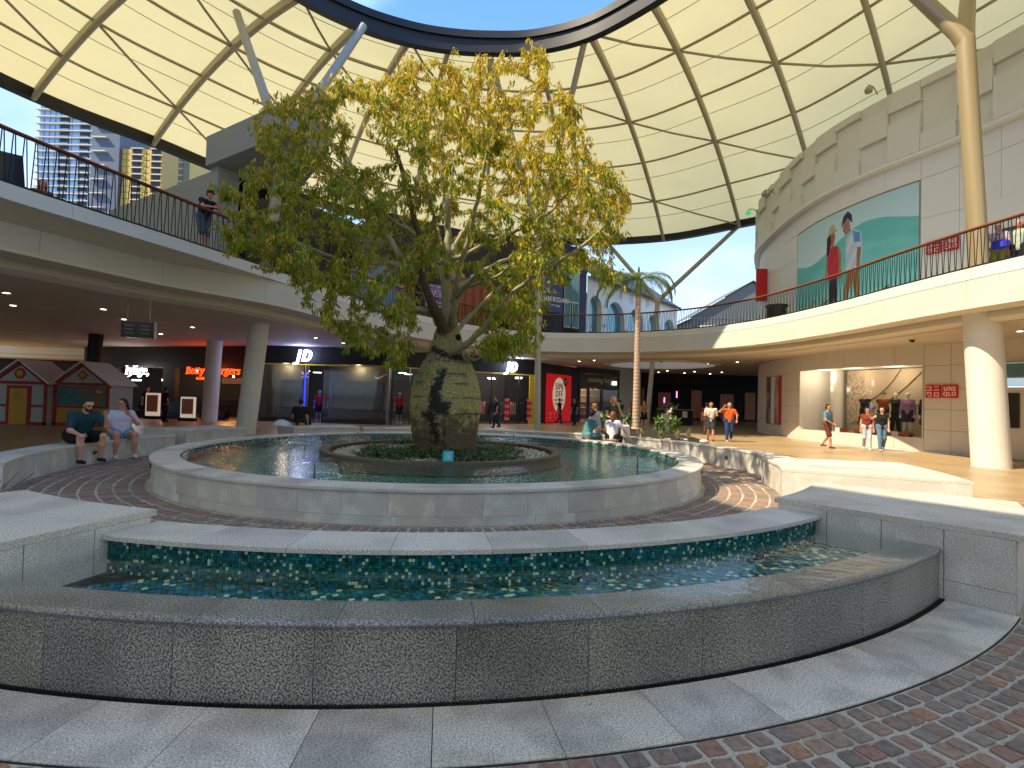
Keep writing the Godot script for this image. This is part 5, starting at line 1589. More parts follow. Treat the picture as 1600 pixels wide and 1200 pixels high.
func bottle_tree() -> void:
	var limbs := [
		[0.115, 0.03, [[-1.52, 3.10, -12.45], [-1.54, 3.59, -12.45], [-1.58, 4.50, -12.45], [-1.58, 5.15, -12.55], [-1.60, 5.75, -12.65], [-1.68, 6.46, -12.75], [-1.83, 7.42, -12.85], [-1.88, 8.19, -12.85]]],
		[0.1, 0.03, [[-1.56, 3.14, -12.15], [-1.64, 3.38, -11.90], [-1.82, 3.78, -11.55], [-1.92, 4.14, -11.25], [-1.92, 4.80, -10.85], [-2.02, 5.17, -10.55], [-2.10, 5.62, -10.25], [-2.24, 6.11, -9.85]]],
		[0.045, 0.02, [[-1.92, 4.80, -10.85], [-1.79, 5.02, -10.95], [-1.64, 5.22, -11.05], [-1.53, 5.72, -11.15], [-1.43, 6.32, -11.05]]],
		[0.085, 0.03, [[-1.70, 3.35, -12.65], [-2.01, 3.95, -12.75], [-2.21, 4.32, -12.75], [-2.50, 4.66, -12.85], [-2.85, 5.10, -12.95], [-3.24, 5.74, -13.15], [-3.51, 6.16, -13.35], [-4.01, 6.94, -13.75], [-4.56, 7.98, -14.25]]],
		[0.055, 0.02, [[-2.50, 4.66, -12.85], [-2.89, 4.68, -12.55], [-3.32, 4.61, -12.25], [-3.55, 4.53, -11.95], [-3.85, 4.54, -11.65], [-4.13, 4.62, -11.45], [-4.62, 4.78, -11.15], [-5.00, 4.90, -10.95]]],
		[0.06, 0.02, [[-1.70, 3.42, -12.15], [-1.96, 3.49, -11.65], [-2.19, 3.43, -11.25], [-2.54, 3.29, -10.75], [-2.73, 3.33, -10.45], [-2.86, 3.44, -10.15], [-3.09, 3.60, -9.75], [-3.34, 3.70, -9.45]]],
		[0.07, 0.025, [[-1.38, 3.30, -12.25], [-1.33, 3.50, -12.05], [-1.27, 4.01, -11.75], [-1.14, 4.50, -11.45], [-0.95, 4.97, -11.15], [-0.84, 5.32, -10.85], [-0.71, 5.84, -10.55], [-0.55, 6.46, -10.25]]],
		[0.05, 0.02, [[-1.28, 3.99, -11.85], [-1.06, 4.23, -12.15], [-0.73, 4.55, -12.45], [-0.38, 4.85, -12.85], [-0.05, 5.12, -13.25], [0.54, 5.76, -13.65], [1.21, 6.28, -14.05], [1.99, 6.75, -14.35]]],
		[0.04, 0.015, [[-1.26, 3.95, -11.85], [-0.92, 3.97, -11.35], [-0.36, 4.05, -10.75], [0.03, 4.23, -10.25], [0.51, 4.42, -9.85]]],
		[0.055, 0.02, [[-1.34, 3.16, -12.65], [-1.26, 3.29, -12.85], [-0.98, 3.73, -13.25], [-0.43, 4.43, -13.85], [0.06, 4.88, -14.25], [0.77, 5.30, -14.65], [1.66, 5.70, -14.95]]],
		[0.07, 0.02, [[-1.38, 2.64, -12.10], [-1.13, 2.72, -11.85], [-0.93, 2.83, -11.65], [-0.55, 3.18, -11.35], [-0.36, 3.47, -11.15], [-0.02, 3.76, -10.85], [0.44, 4.08, -10.55], [0.90, 4.30, -10.25], [1.34, 4.59, -9.95], [1.70, 4.89, -9.75]]],
		[0.03, 0.012, [[-1.06, 2.62, -12.35], [-0.80, 2.47, -11.95], [-0.34, 2.72, -11.45], [-0.03, 2.86, -11.15], [0.29, 3.17, -10.95]]],
		[0.035, 0.012, [[-1.79, 2.66, -12.35], [-2.05, 2.62, -11.95], [-2.24, 2.61, -11.55], [-2.45, 2.74, -11.15], [-2.71, 2.90, -10.85], [-3.01, 3.02, -10.55]]],
		[0.045, 0.015, [[-1.60, 4.85, -12.50], [-1.79, 4.93, -12.05], [-2.00, 4.99, -11.65], [-2.39, 5.16, -11.25], [-2.63, 5.25, -10.85], [-3.04, 5.51, -10.35], [-3.49, 5.78, -9.85]]],
		[0.04, 0.015, [[-1.59, 4.72, -12.45], [-2.03, 4.91, -13.25], [-2.81, 5.12, -14.25], [-3.64, 5.40, -15.05], [-4.75, 5.93, -15.75]]],
		[0.05, 0.015, [[-1.56, 4.80, -12.45], [-1.20, 4.85, -12.35], [-0.57, 5.12, -12.05], [0.02, 5.26, -11.65], [0.57, 5.44, -11.25], [1.06, 5.85, -10.95], [1.54, 6.18, -10.75]]],
		[0.05, 0.015, [[-1.59, 4.89, -12.55], [-1.86, 5.43, -13.15], [-2.03, 6.10, -13.65], [-2.36, 7.02, -14.25], [-2.79, 8.25, -14.75], [-3.24, 9.28, -15.05]]],
		[0.045, 0.015, [[-1.59, 5.52, -12.65], [-1.54, 5.87, -12.35], [-1.45, 6.68, -12.15], [-1.23, 7.60, -11.95], [-1.05, 8.27, -11.85]]],
		[0.05, 0.015, [[-1.47, 4.90, -12.55], [-1.45, 5.32, -13.05], [-1.24, 5.91, -13.65], [-0.87, 6.44, -14.15], [-0.32, 7.45, -14.55], [0.17, 8.74, -14.85], [0.58, 10.11, -15.05]]],
		[0.05, 0.015, [[-1.52, 4.40, -12.35], [-1.52, 4.53, -11.15], [-1.51, 4.84, -10.05], [-1.52, 5.20, -9.15]]],
		[0.05, 0.015, [[-1.51, 4.32, -12.65], [-1.38, 5.29, -14.05], [-1.11, 6.52, -15.25], [-0.73, 7.75, -16.05]]],
		[0.05, 0.015, [[-1.63, 4.32, -12.65], [-2.18, 5.22, -13.85], [-2.96, 6.23, -15.05], [-3.92, 7.43, -15.95]]],
		[0.05, 0.015, [[-1.37, 3.79, -12.15], [-0.89, 3.95, -10.85], [-0.50, 4.19, -9.75], [-0.07, 4.53, -8.95]]]]
	var foot := Vector3(-1.5, 0.36, -12.45)
	var t := thing("bottle_tree", foot, "big bottle tree with a swollen trunk and airy yellow-green crown in the round fountain", "tree")
	# trunk: a lathe with cracks, scars and a dark foot
	var prof := [[0.36, 0.7], [0.5, 0.69], [0.8, 0.735], [1.15, 0.78], [1.5, 0.79], [1.8, 0.765], [2.05, 0.71], [2.3, 0.6], [2.5, 0.5], [2.7, 0.42], [2.9, 0.345], [3.1, 0.285], [3.3, 0.22], [3.42, 0.1]]
	var b := MB.new(); b.use_col = true
	var nb := noise(3, 1.3); var nf := noise(5, 9.0); var ns := noise(6, 2.6)
	var rows := []; var nn := []; var cols := []
	var H := 150; var W := 128
	for j in H + 1:
		var y := lerpf(0.36, 3.42, float(j) / H)
		var r := 0.1
		for k in prof.size() - 1:
			if y >= prof[k][0] and y <= prof[k + 1][0] + 1e-4:
				r = cubic_interpolate(prof[k][1], prof[k + 1][1], prof[maxi(k - 1, 0)][1], prof[mini(k + 2, prof.size() - 1)][1], (y - prof[k][0]) / (prof[k + 1][0] - prof[k][0]))
		var row := []; var nr := []
		for k in W:
			var an := -TAU * k / W
			var d := Vector3(cos(an), 0, sin(an))
			var p := Vector3(d.x, y, d.z)
			var rr := r + nb.get_noise_3dv(p) * 0.05 * minf(1.0, r * 2.0) + nf.get_noise_3dv(p * Vector3(1.6, 1.6, 1.6)) * 0.012
			var dark := 0.0
			# ring cracks that run part of the way round
			for c in [[1.27, 0.5], [1.62, 2.0], [1.93, 0.9], [2.14, 2.9], [2.42, 1.4], [2.47, 4.0]]:
				var yy: float = c[0] + 0.03 * ns.get_noise_2d(an * 2.0, c[1] * 9.0)
				var part := smoothstep(-0.1, 0.15, ns.get_noise_2d(cos(an) * 0.5 + c[1] * 5.0, sin(an) * 0.5))
				rr -= 0.03 * exp(-pow((y - yy) / 0.012, 2)) * part
				dark = maxf(dark, exp(-pow((y - yy) / 0.02, 2)) * part)
				rr += 0.012 * exp(-pow((y - yy + 0.03) / 0.02, 2)) * part
			# the split up from the foot
			var ax := wrapf(-an - PI * 1.53, -PI, PI)
			rr -= 0.05 * exp(-pow((ax + 0.02 * sin(y * 7.0)) / 0.035, 2)) * smoothstep(1.35, 1.0, y)
			var sc := scar(-an, y, nf)
			rr += 0.018 * sc
			row.append(Vector3(foot.x, 0, foot.z) + d * rr + Vector3(0, y, 0)); nr.append(d)
			# colour: olive bark, darker stained foot with a ragged edge, blackened scars, pale lichen
			var base := Color(0.44, 0.39, 0.14).lerp(Color(0.62, 0.55, 0.22), clampf(0.5 + nf.get_noise_3dv(p * 2.4) * 0.9, 0, 1))
			var st := smoothstep(1.5, 0.85, y + 0.55 * ns.get_noise_3dv(p * 1.3) + 0.25 * nf.get_noise_3dv(p * 0.7))
			base = base.lerp(Color(0.075, 0.055, 0.035).lerp(Color(0.13, 0.095, 0.06), clampf(0.5 + nf.get_noise_3dv(p * 3.0), 0, 1)), st * 0.85)
			dark = maxf(dark, exp(-pow((ax + 0.02 * sin(y * 7.0)) / 0.03, 2)) * smoothstep(1.35, 1.0, y))
			base = base.lerp(Color(0.03, 0.024, 0.018), maxf(sc, dark * 0.85))
			if y > 1.6 and nf.get_noise_3dv(p * 1.1 + Vector3(7, 0, 0)) > 0.33: base = base.lerp(Color(0.34, 0.33, 0.28), 0.55 * smoothstep(1.6, 2.4, y))
			cols.append(base)
		rows.append(row); nn.append(nr)
	b.grid(rows, nn, true)
	b.col = PackedColorArray(cols)
	MB.recompute(b)
	put(t, "trunk", b, M.bark_trunk)
	# limbs drawn one by one
	var nodes: Array[Vector3] = []; var par: Array[int] = []; var fixed := 0
	for li in limbs.size():
		var q = limbs[li]
		var pts := []
		for p in q[2]: pts.append(Vector3(p[0], p[1], p[2]))
		var fine := cr(pts, 5)
		var rad := []
		for k in fine.size():
			var f := float(k) / (fine.size() - 1)
			rad.append(1.25 * lerpf(q[0], q[1], pow(f, 0.8)) * (1.0 + 0.18 * nf.get_noise_3dv(fine[k] * 0.9)) * (1.0 + 0.35 * exp(-f * 14.0)))
			fine[k] += Vector3(nf.get_noise_3dv(fine[k] * 0.5), 0, nf.get_noise_3dv(fine[k] * 0.5 + Vector3(9, 0, 0))) * 0.05
		var lb := MB.new(); lb.tube(fine, rad, 10 if q[0] > 0.05 else 8)
		put(t, "limb", lb, M.bark_brown if li == 1 else M.bark_limb)
		var prev := -1
		for k in fine.size():
			if k < fine.size() * 0.3: continue
			nodes.append(fine[k]); par.append(prev)
			prev = nodes.size() - 1
	for q in [[Vector3(-1.24, 2.98, -12.26), 0.06], [Vector3(-1.72, 2.95, -12.3), 0.045], [Vector3(-2.08, 1.96, -12.12), 0.05]]:
		var kb := MB.new()
		kb.lathe(Vector3.ZERO, [Vector2(q[1], -0.08), Vector2(q[1] * 1.1, 0.03), Vector2(q[1] * 0.8, 0.06), Vector2(q[1] * 0.4, 0.02), Vector2(0, 0.015)], 14)
		put(t, "cut_stub", kb, M.bark_dark, Transform3D(Basis(Vector3.RIGHT, 1.1) * Basis(Vector3.BACK, -0.2), q[0]))
	fixed = nodes.size()
	# the rest grows towards points spread through the crown
	var outline := PackedVector2Array([Vector2(-6.89, 5.54), Vector2(-6.82, 6.21), Vector2(-6.44, 6.78), Vector2(-6.05, 7.20), Vector2(-6.15, 8.17), Vector2(-5.51, 8.63), Vector2(-4.63, 8.84), Vector2(-3.75, 9.13), Vector2(-3.16, 9.03), Vector2(-2.58, 9.39), Vector2(-1.84, 9.46), Vector2(-1.40, 9.58), Vector2(-0.80, 9.52), Vector2(-0.22, 9.96), Vector2(0.30, 10.00), Vector2(0.80, 9.59), Vector2(1.00, 8.82), Vector2(1.22, 8.67), Vector2(1.54, 7.93), Vector2(2.06, 7.47), Vector2(2.60, 6.47), Vector2(2.55, 5.43), Vector2(2.27, 4.97), Vector2(2.40, 4.39), Vector2(1.78, 3.96), Vector2(1.33, 4.36), Vector2(0.83, 3.90), Vector2(0.62, 3.46), Vector2(0.53, 2.75), Vector2(-0.02, 2.56), Vector2(-0.45, 2.40), Vector2(-0.90, 2.75), Vector2(-0.48, 3.42), Vector2(-0.05, 3.88), Vector2(0.22, 4.48), Vector2(-0.37, 4.90), Vector2(-0.94, 4.30), Vector2(-1.54, 4.43), Vector2(-2.11, 4.12), Vector2(-2.23, 3.08), Vector2(-2.13, 2.50), Vector2(-2.64, 2.19), Vector2(-3.38, 2.47), Vector2(-3.97, 2.67), Vector2(-4.43, 3.24), Vector2(-4.37, 3.61), Vector2(-4.89, 3.74), Vector2(-5.34, 4.17), Vector2(-6.01, 4.38), Vector2(-6.68, 4.73)])
	rng.seed = 31
	var att: Array[Vector3] = []
	var clump := noise(12, 0.42, 2)
	var tries := 0
	while att.size() < 1700 and tries < 60000:
		tries += 1
		var p2 := Vector2(rng.randf_range(-6.9, 2.7), rng.randf_range(2.2, 10.0))
		if not Geometry2D.is_point_in_polygon(p2, outline): continue
		var depth := 4.1 * sqrt(maxf(0.03, 1.0 - pow((p2.x + 2.0) / 5.4, 2) - pow((p2.y - 6.2) / 4.6, 2)))
		var dz := rng.randf_range(-1, 1) * depth
		var e := Vector3((p2.x + 2.0) / 5.2, (p2.y - 5.2) / 4.7, dz / 4.2).length()
		if rng.randf() > smoothstep(0.25, 0.8, e) + 0.08: continue
		if clump.get_noise_3d(p2.x, p2.y, dz) < -0.16: continue
		var k := (12.45 - dz) / 12.45
		att.append(Vector3(p2.x * k, 1.65 + (p2.y - 1.65) * k, -12.45 + dz))
	var near: Array[int] = []; var nd: Array[float] = []; var alive: Array[bool] = []
	for a in att:
		var bi := 0; var bd := 1e9
		for k in nodes.size():
			var d2 := a.distance_squared_to(nodes[k])
			if d2 < bd: bd = d2; bi = k
		near.append(bi); nd.append(bd); alive.append(true)
	for it in 46:
		var pull := {}
		for k in att.size():
			if alive[k]:
				var i := near[k]
				pull[i] = pull.get(i, Vector3.ZERO) + (att[k] - nodes[i]).normalized()
		if pull.is_empty() or nodes.size() > 7500: break
		var first := nodes.size()
		for i in pull:
			var d: Vector3 = (pull[i].normalized() + Vector3(rng.randf_range(-0.25, 0.25), rng.randf_range(-0.12, 0.25), rng.randf_range(-0.25, 0.25))).normalized()
			nodes.append(nodes[i] + d * 0.21); par.append(i)
		for k in att.size():
			if not alive[k]: continue
			for j in range(first, nodes.size()):
				var d2 := att[k].distance_squared_to(nodes[j])
				if d2 < nd[k]: nd[k] = d2; near[k] = j
			if nd[k] < 0.09: alive[k] = false
	var tips: Array[int] = []
	tips.resize(nodes.size()); tips.fill(0)
	var kids: Array[int] = []
	kids.resize(nodes.size()); kids.fill(0)
	for k in range(fixed, nodes.size()):
		if par[k] >= 0: kids[par[k]] += 1
	for k in range(nodes.size() - 1, fixed - 1, -1):
		if kids[k] == 0: tips[k] = 1
		if par[k] >= 0: tips[par[k]] += tips[k]
	var tw := MB.new()
	for k in range(fixed, nodes.size()):
		var p := par[k]
		var r1 := 0.0045 + 0.0042 * sqrt(float(tips[k])); var r0 := minf(0.0045 + 0.0042 * sqrt(float(maxi(1, tips[p] if p >= fixed else tips[k]))), r1 * 1.25)
		tw.tube([nodes[p], nodes[k]], [r0, r1], 5, false)
	# leaves hang in sprays from the outer twigs
	var lm := leaf_mesh(0.145, 0.036)
	var xfs := []; var lc := []
	var shade := noise(15, 0.5, 2)
	for k in range(fixed, nodes.size()):
		if tips[k] > 4: continue
		var p := nodes[k]
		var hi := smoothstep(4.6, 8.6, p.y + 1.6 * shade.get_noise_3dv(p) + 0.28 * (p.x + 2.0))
		var cnt := 32 if kids[k] == 0 else 22
		if kids[k] == 0:
			for s in 3:
				var e := p + Vector3(rng.randf_range(-0.22, 0.22), rng.randf_range(-0.12, 0.2), rng.randf_range(-0.22, 0.22))
				tw.tube([p, e], [0.005, 0.003], 4, false)
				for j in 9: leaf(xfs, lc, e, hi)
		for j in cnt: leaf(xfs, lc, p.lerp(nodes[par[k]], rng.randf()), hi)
	put(t, "branchlets", tw, M.bark_limb).set_meta("kind", "stuff")
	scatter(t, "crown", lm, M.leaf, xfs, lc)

func leaf(xfs: Array, lc: Array, at: Vector3, hi: float) -> void:
	var yaw := rng.randf() * TAU
	var tilt := absf(rng.randfn(0.0, 0.55)) + 0.1
	var bs := Basis(Vector3.UP, yaw) * Basis(Vector3.RIGHT, -tilt) * Basis(Vector3.UP, rng.randf() * TAU)
	var s := rng.randf_range(0.6, 1.15)
	xfs.append(Transform3D(bs.scaled(Vector3.ONE * s), at + bs * Vector3(0, 0, 0.015) + Vector3(rng.randf_range(-0.06, 0.06), rng.randf_range(-0.05, 0.05), rng.randf_range(-0.06, 0.06))))
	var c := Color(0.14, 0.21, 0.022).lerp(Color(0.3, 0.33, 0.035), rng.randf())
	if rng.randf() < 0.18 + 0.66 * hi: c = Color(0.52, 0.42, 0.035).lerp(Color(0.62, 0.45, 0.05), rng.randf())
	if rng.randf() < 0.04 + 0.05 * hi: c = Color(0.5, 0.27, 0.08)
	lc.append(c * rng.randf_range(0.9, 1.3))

func scar(a: float, y: float, nf: FastNoiseLite) -> float:
	# blackened wounds: a long one up the front, one low to its left, a collar under the limbs
	var s := 0.0
	for q in [[4.66, 2.25, 1.35, 0.17], [4.5, 1.36, 0.62, 0.15], [4.86, 1.54, 1.26, 0.26]]:
		var x := absf(wrapf(a - q[0] - 0.12 * sin(y * 3.1), -PI, PI)) + 0.16 * nf.get_noise_3d(y * 0.8, q[0] * 10.0, a * 0.6) + 0.06 * nf.get_noise_2d(y * 3.0, a * 4.0)
		s = maxf(s, smoothstep(q[3], q[3] * 0.7, x) * smoothstep(q[2] - 0.06, q[2] + 0.04, y) * smoothstep(q[1] + 0.06, q[1] - 0.04, y))
	var collar := 2.62 + 0.1 * sin(a * 2.0 + 0.5)
	var x2 := absf(wrapf(a - 4.75, -PI, PI))
	s = maxf(s, smoothstep(0.1, 0.06, absf(y - collar) + 0.06 * nf.get_noise_2d(a * 3.0, y)) * smoothstep(1.0, 0.8, x2))
	return s

# ---------- planting, gravel, sign ----------
func planter_bed() -> void:
	rng.seed = 71
	var st := MB.new()
	st.lathe(Vector3.ZERO, [Vector2(0.0, -0.02), Vector2(0.028, -0.01), Vector2(0.034, 0.004), Vector2(0.02, 0.018), Vector2(0, 0.02)], 6)
	var xs := []
	for k in 2600:
		var a := rng.randf() * TAU; var r := sqrt(rng.randf_range(0.35, 1.0)) * 2.38
		var p := pol(RC, r, a, 0.365 + rng.randf() * 0.03)
		xs.append(Transform3D(Basis(Vector3(rng.randf() - 0.5, rng.randf() - 0.5, rng.randf() - 0.5).normalized(), rng.randf() * TAU).scaled(Vector3(rng.randf_range(0.8, 1.6), rng.randf_range(0.7, 1.1), rng.randf_range(0.8, 1.5))), p))
	var gs := scatter(self, "white_gravel", st.mesh(), M.pebble, xs)
	gs.set_meta("label", "white pebbles round the bottle tree"); 
	# low glossy ground cover
	var lm := leaf_mesh(0.06, 0.036, 0.2)
	var lx := []; var lc := []
	var cl := noise(33, 0.9, 2)
	for k in 17000:
		var a := rng.randf() * TAU; var r := sqrt(rng.randf()) * 2.3
		var p := pol(RC, r, a)
		var dens := cl.get_noise_2d(p.x, p.z) + 0.35 - smoothstep(1.3, 2.25, absf(p.x - RC.x)) * 1.1 - (0.25 if p.z < RC.z else 0.0)
		if r < 0.6 or dens < rng.randf_range(-0.15, 0.15): continue
		var top := 0.14 + 0.08 * cl.get_noise_2d(p.x * 3.0, p.z * 3.0)
		var y := 0.37 + top * sqrt(rng.randf())
		lx.append(Transform3D(Basis(Vector3.UP, rng.randf() * TAU) * Basis(Vector3.RIGHT, -rng.randf_range(0.6, 2.0)) * Basis.from_scale(Vector3.ONE * rng.randf_range(0.7, 1.3)), Vector3(p.x, y, p.z)))
		lc.append(Color(0.025, 0.07, 0.02).lerp(Color(0.08, 0.15, 0.04), rng.randf()))
	var gc := scatter(self, "ground_cover", lm, M.leaf_small, lx, lc)
	gc.set_meta("label", "dark green creeping plants at the foot of the bottle tree")
	# turquoise notice
	var at := Vector3(-1.12, 0.47, -9.92)
	var s := thing("notice_sign", Vector3(at.x, 0.36, at.z), "small turquoise notice with a white no-wading symbol in the planter", "sign")
	var b := MB.new()
	var pg := PackedVector2Array()
	for k in 16:
		var c := Vector2(0.075 if k / 4 in [0, 3] else -0.075, 0.075 if k / 4 < 2 else -0.075)
		var an := TAU * k / 16.0 + PI / 16.0
		pg.append(c + Vector2(cos(an), sin(an)) * 0.02)
	b.prism(pg, -0.006, 0.006)
	var xf := Transform3D(Basis(Vector3.UP, 0.08) * Basis(Vector3.RIGHT, PI / 2 - 0.12), at + Vector3(0, 0.1, 0))
	put(s, "plate", b, M.turquoise, xf)
	b = MB.new()
	for k in 28:
		var x0 := TAU * k / 28; var x1 := TAU * (k + 1) / 28
		b.face([Vector3(cos(x0) * 0.036, 0.0085, sin(x0) * 0.036 + 0.022), Vector3(cos(x1) * 0.036, 0.0085, sin(x1) * 0.036 + 0.022), Vector3(cos(x1) * 0.044, 0.0085, sin(x1) * 0.044 + 0.022), Vector3(cos(x0) * 0.044, 0.0085, sin(x0) * 0.044 + 0.022)], Vector3.UP)
	b.obox(Vector3(0, 0.0085, 0.022), Vector3(0.008, 0.002, 0.08), Basis(Vector3.UP, 0.8))
	b.obox(Vector3(0.006, 0.0085, 0.018), Vector3(0.02, 0.002, 0.034), Basis(Vector3.UP, -0.5))
	b.obox(Vector3(0, 0.0085, -0.05), Vector3(0.11, 0.002, 0.007), Basis())
	b.obox(Vector3(0, 0.0085, -0.037), Vector3(0.09, 0.002, 0.006), Basis())
	put(s, "symbol", b, M.paper, xf)
	b = MB.new(); b.tube([at + Vector3(0, -0.11, -0.01), at + Vector3(0, 0.05, -0.012)], [0.008, 0.008], 6)
	put(s, "stake", b, M.steel_dark)

func water_jets() -> void:
	for q in [[Vector3(-2.9, 0.415, -8.15), 0.36, "clear water bell rising in the pool left of the turquoise notice"], [Vector3(2.4, 0.415, -10.3), 0.36, "clear water bell in the sunlit right part of the pool"], [Vector3(-5.1, 0.415, -13.6), 0.36, "clear water bell at the back left of the pool"], [Vector3(0.1, 0.415, -16.3), 0.36, "clear water bell at the back of the pool right of the trunk"]]:
		var t := thing("water_bell", q[0], q[2], "fountain jet", "water bells in the round pool")
		var b := MB.new()
		var pr := []
		for k in 15:
			var a := k / 14.0
			pr.append(Vector2(q[1] * (0.05 + 0.95 * sin(pow(1.0 - a, 0.7) * PI / 2)), 0.002 + 0.2 * sin(pow(a, 0.6) * PI / 2)))
		b.lathe(q[0], pr, 48, noise(4, 3.0), 0.012)
		put(t, "water_film", b, M.water_film)
		b = MB.new(); b.tube([q[0] - Vector3(0, 0.2, 0), q[0] + Vector3(0, 0.19, 0)], [0.014, 0.012], 8)
		put(t, "nozzle", b, M.steel_dark)
		b = MB.new()
		for k in 40:
			var a := TAU * k / 40 + rng.randf() * 0.1
			var r: float = q[1] * rng.randf_range(0.96, 1.12)
			b.lathe(q[0] + Vector3(cos(a) * r, 0, sin(a) * r), [Vector2(0.012, 0), Vector2(0.013, 0.006), Vector2(0, 0.014)], 5)
		put(t, "splash", b, M.foam).set_meta("kind", "stuff")

func palm() -> void:
	var foot := Vector3(6.2, 0.3, -27.2)
	var t := thing("palm_tree", foot, "slender palm with a ringed pale trunk in front of the rear terrace", "tree")
	var b := MB.new()
	var pr := []
	for k in 150:
		var y := 6.6 * k / 149.0
		pr.append(Vector2(lerpf(0.17, 0.125, k / 149.0) * (1.0 + 0.09 * (1.0 if k % 4 == 0 else -0.4)) + (0.06 * exp(-y * 4.0)), y))
	b.lathe(foot, pr, 16)
	put(t, "trunk", b, M.palm_trunk)
	b = MB.new()
	b.lathe(foot, [Vector2(0.125, 6.55), Vector2(0.15, 6.75), Vector2(0.13, 7.2), Vector2(0.08, 7.7), Vector2(0.03, 8.1)], 14)
	put(t, "crownshaft", b, M.palm_green)
	rng.seed = 12
	var top := foot + Vector3(0, 7.45, 0)
	for k in 13:
		var a := TAU * k / 13.0 + rng.randf_range(-0.2, 0.2)
		var lift := rng.randf_range(0.2, 1.3)
		var f := MB.new()
		var d := Vector3(cos(a), 0, sin(a))
		var spine := []; var rad := []
		var L := rng.randf_range(1.9, 2.5)
		for j in 13:
			var s := j / 12.0
			spine.append(top + d * (L * sin(s * 1.5) * 0.85 + 0.03) + Vector3(0, lift * s * 1.5 - (1.5 + lift * 0.8) * s * s, 0)); rad.append(lerpf(0.025, 0.005, s))
		f.tube(spine, rad, 5, false)
		var side := d.cross(Vector3.UP)
		for j in 46:
			var s := 0.1 + 0.9 * j / 46.0
			var i := int(s * 12.0 * 0.999)
			var p: Vector3 = spine[i].lerp(spine[i + 1], s * 12.0 - i)
			var tan: Vector3 = (spine[i + 1] - spine[i]).normalized()
			for sg in [-1.0, 1.0]:
				var ll := (0.55 * sin(clampf(s * 1.1 + 0.15, 0, 1) * PI * 0.92) + 0.12) * rng.randf_range(0.85, 1.1)
				var dir: Vector3 = (side * sg * 0.75 + tan * 0.6 + Vector3.UP * (0.12 - 0.2 * rng.randf())).normalized()
				var mid: Vector3 = p + dir * ll * 0.55; var tip: Vector3 = p + dir * ll + Vector3(0, -0.3 * ll, 0)
				var wv: Vector3 = dir.cross(Vector3.UP).normalized() * 0.016
				f.quad(p - wv * 0.5, p + wv * 0.5, mid + wv, mid - wv)
				f.tri(mid - wv, mid + wv, tip)
		put(t, "frond", f, M.palm_leaf)

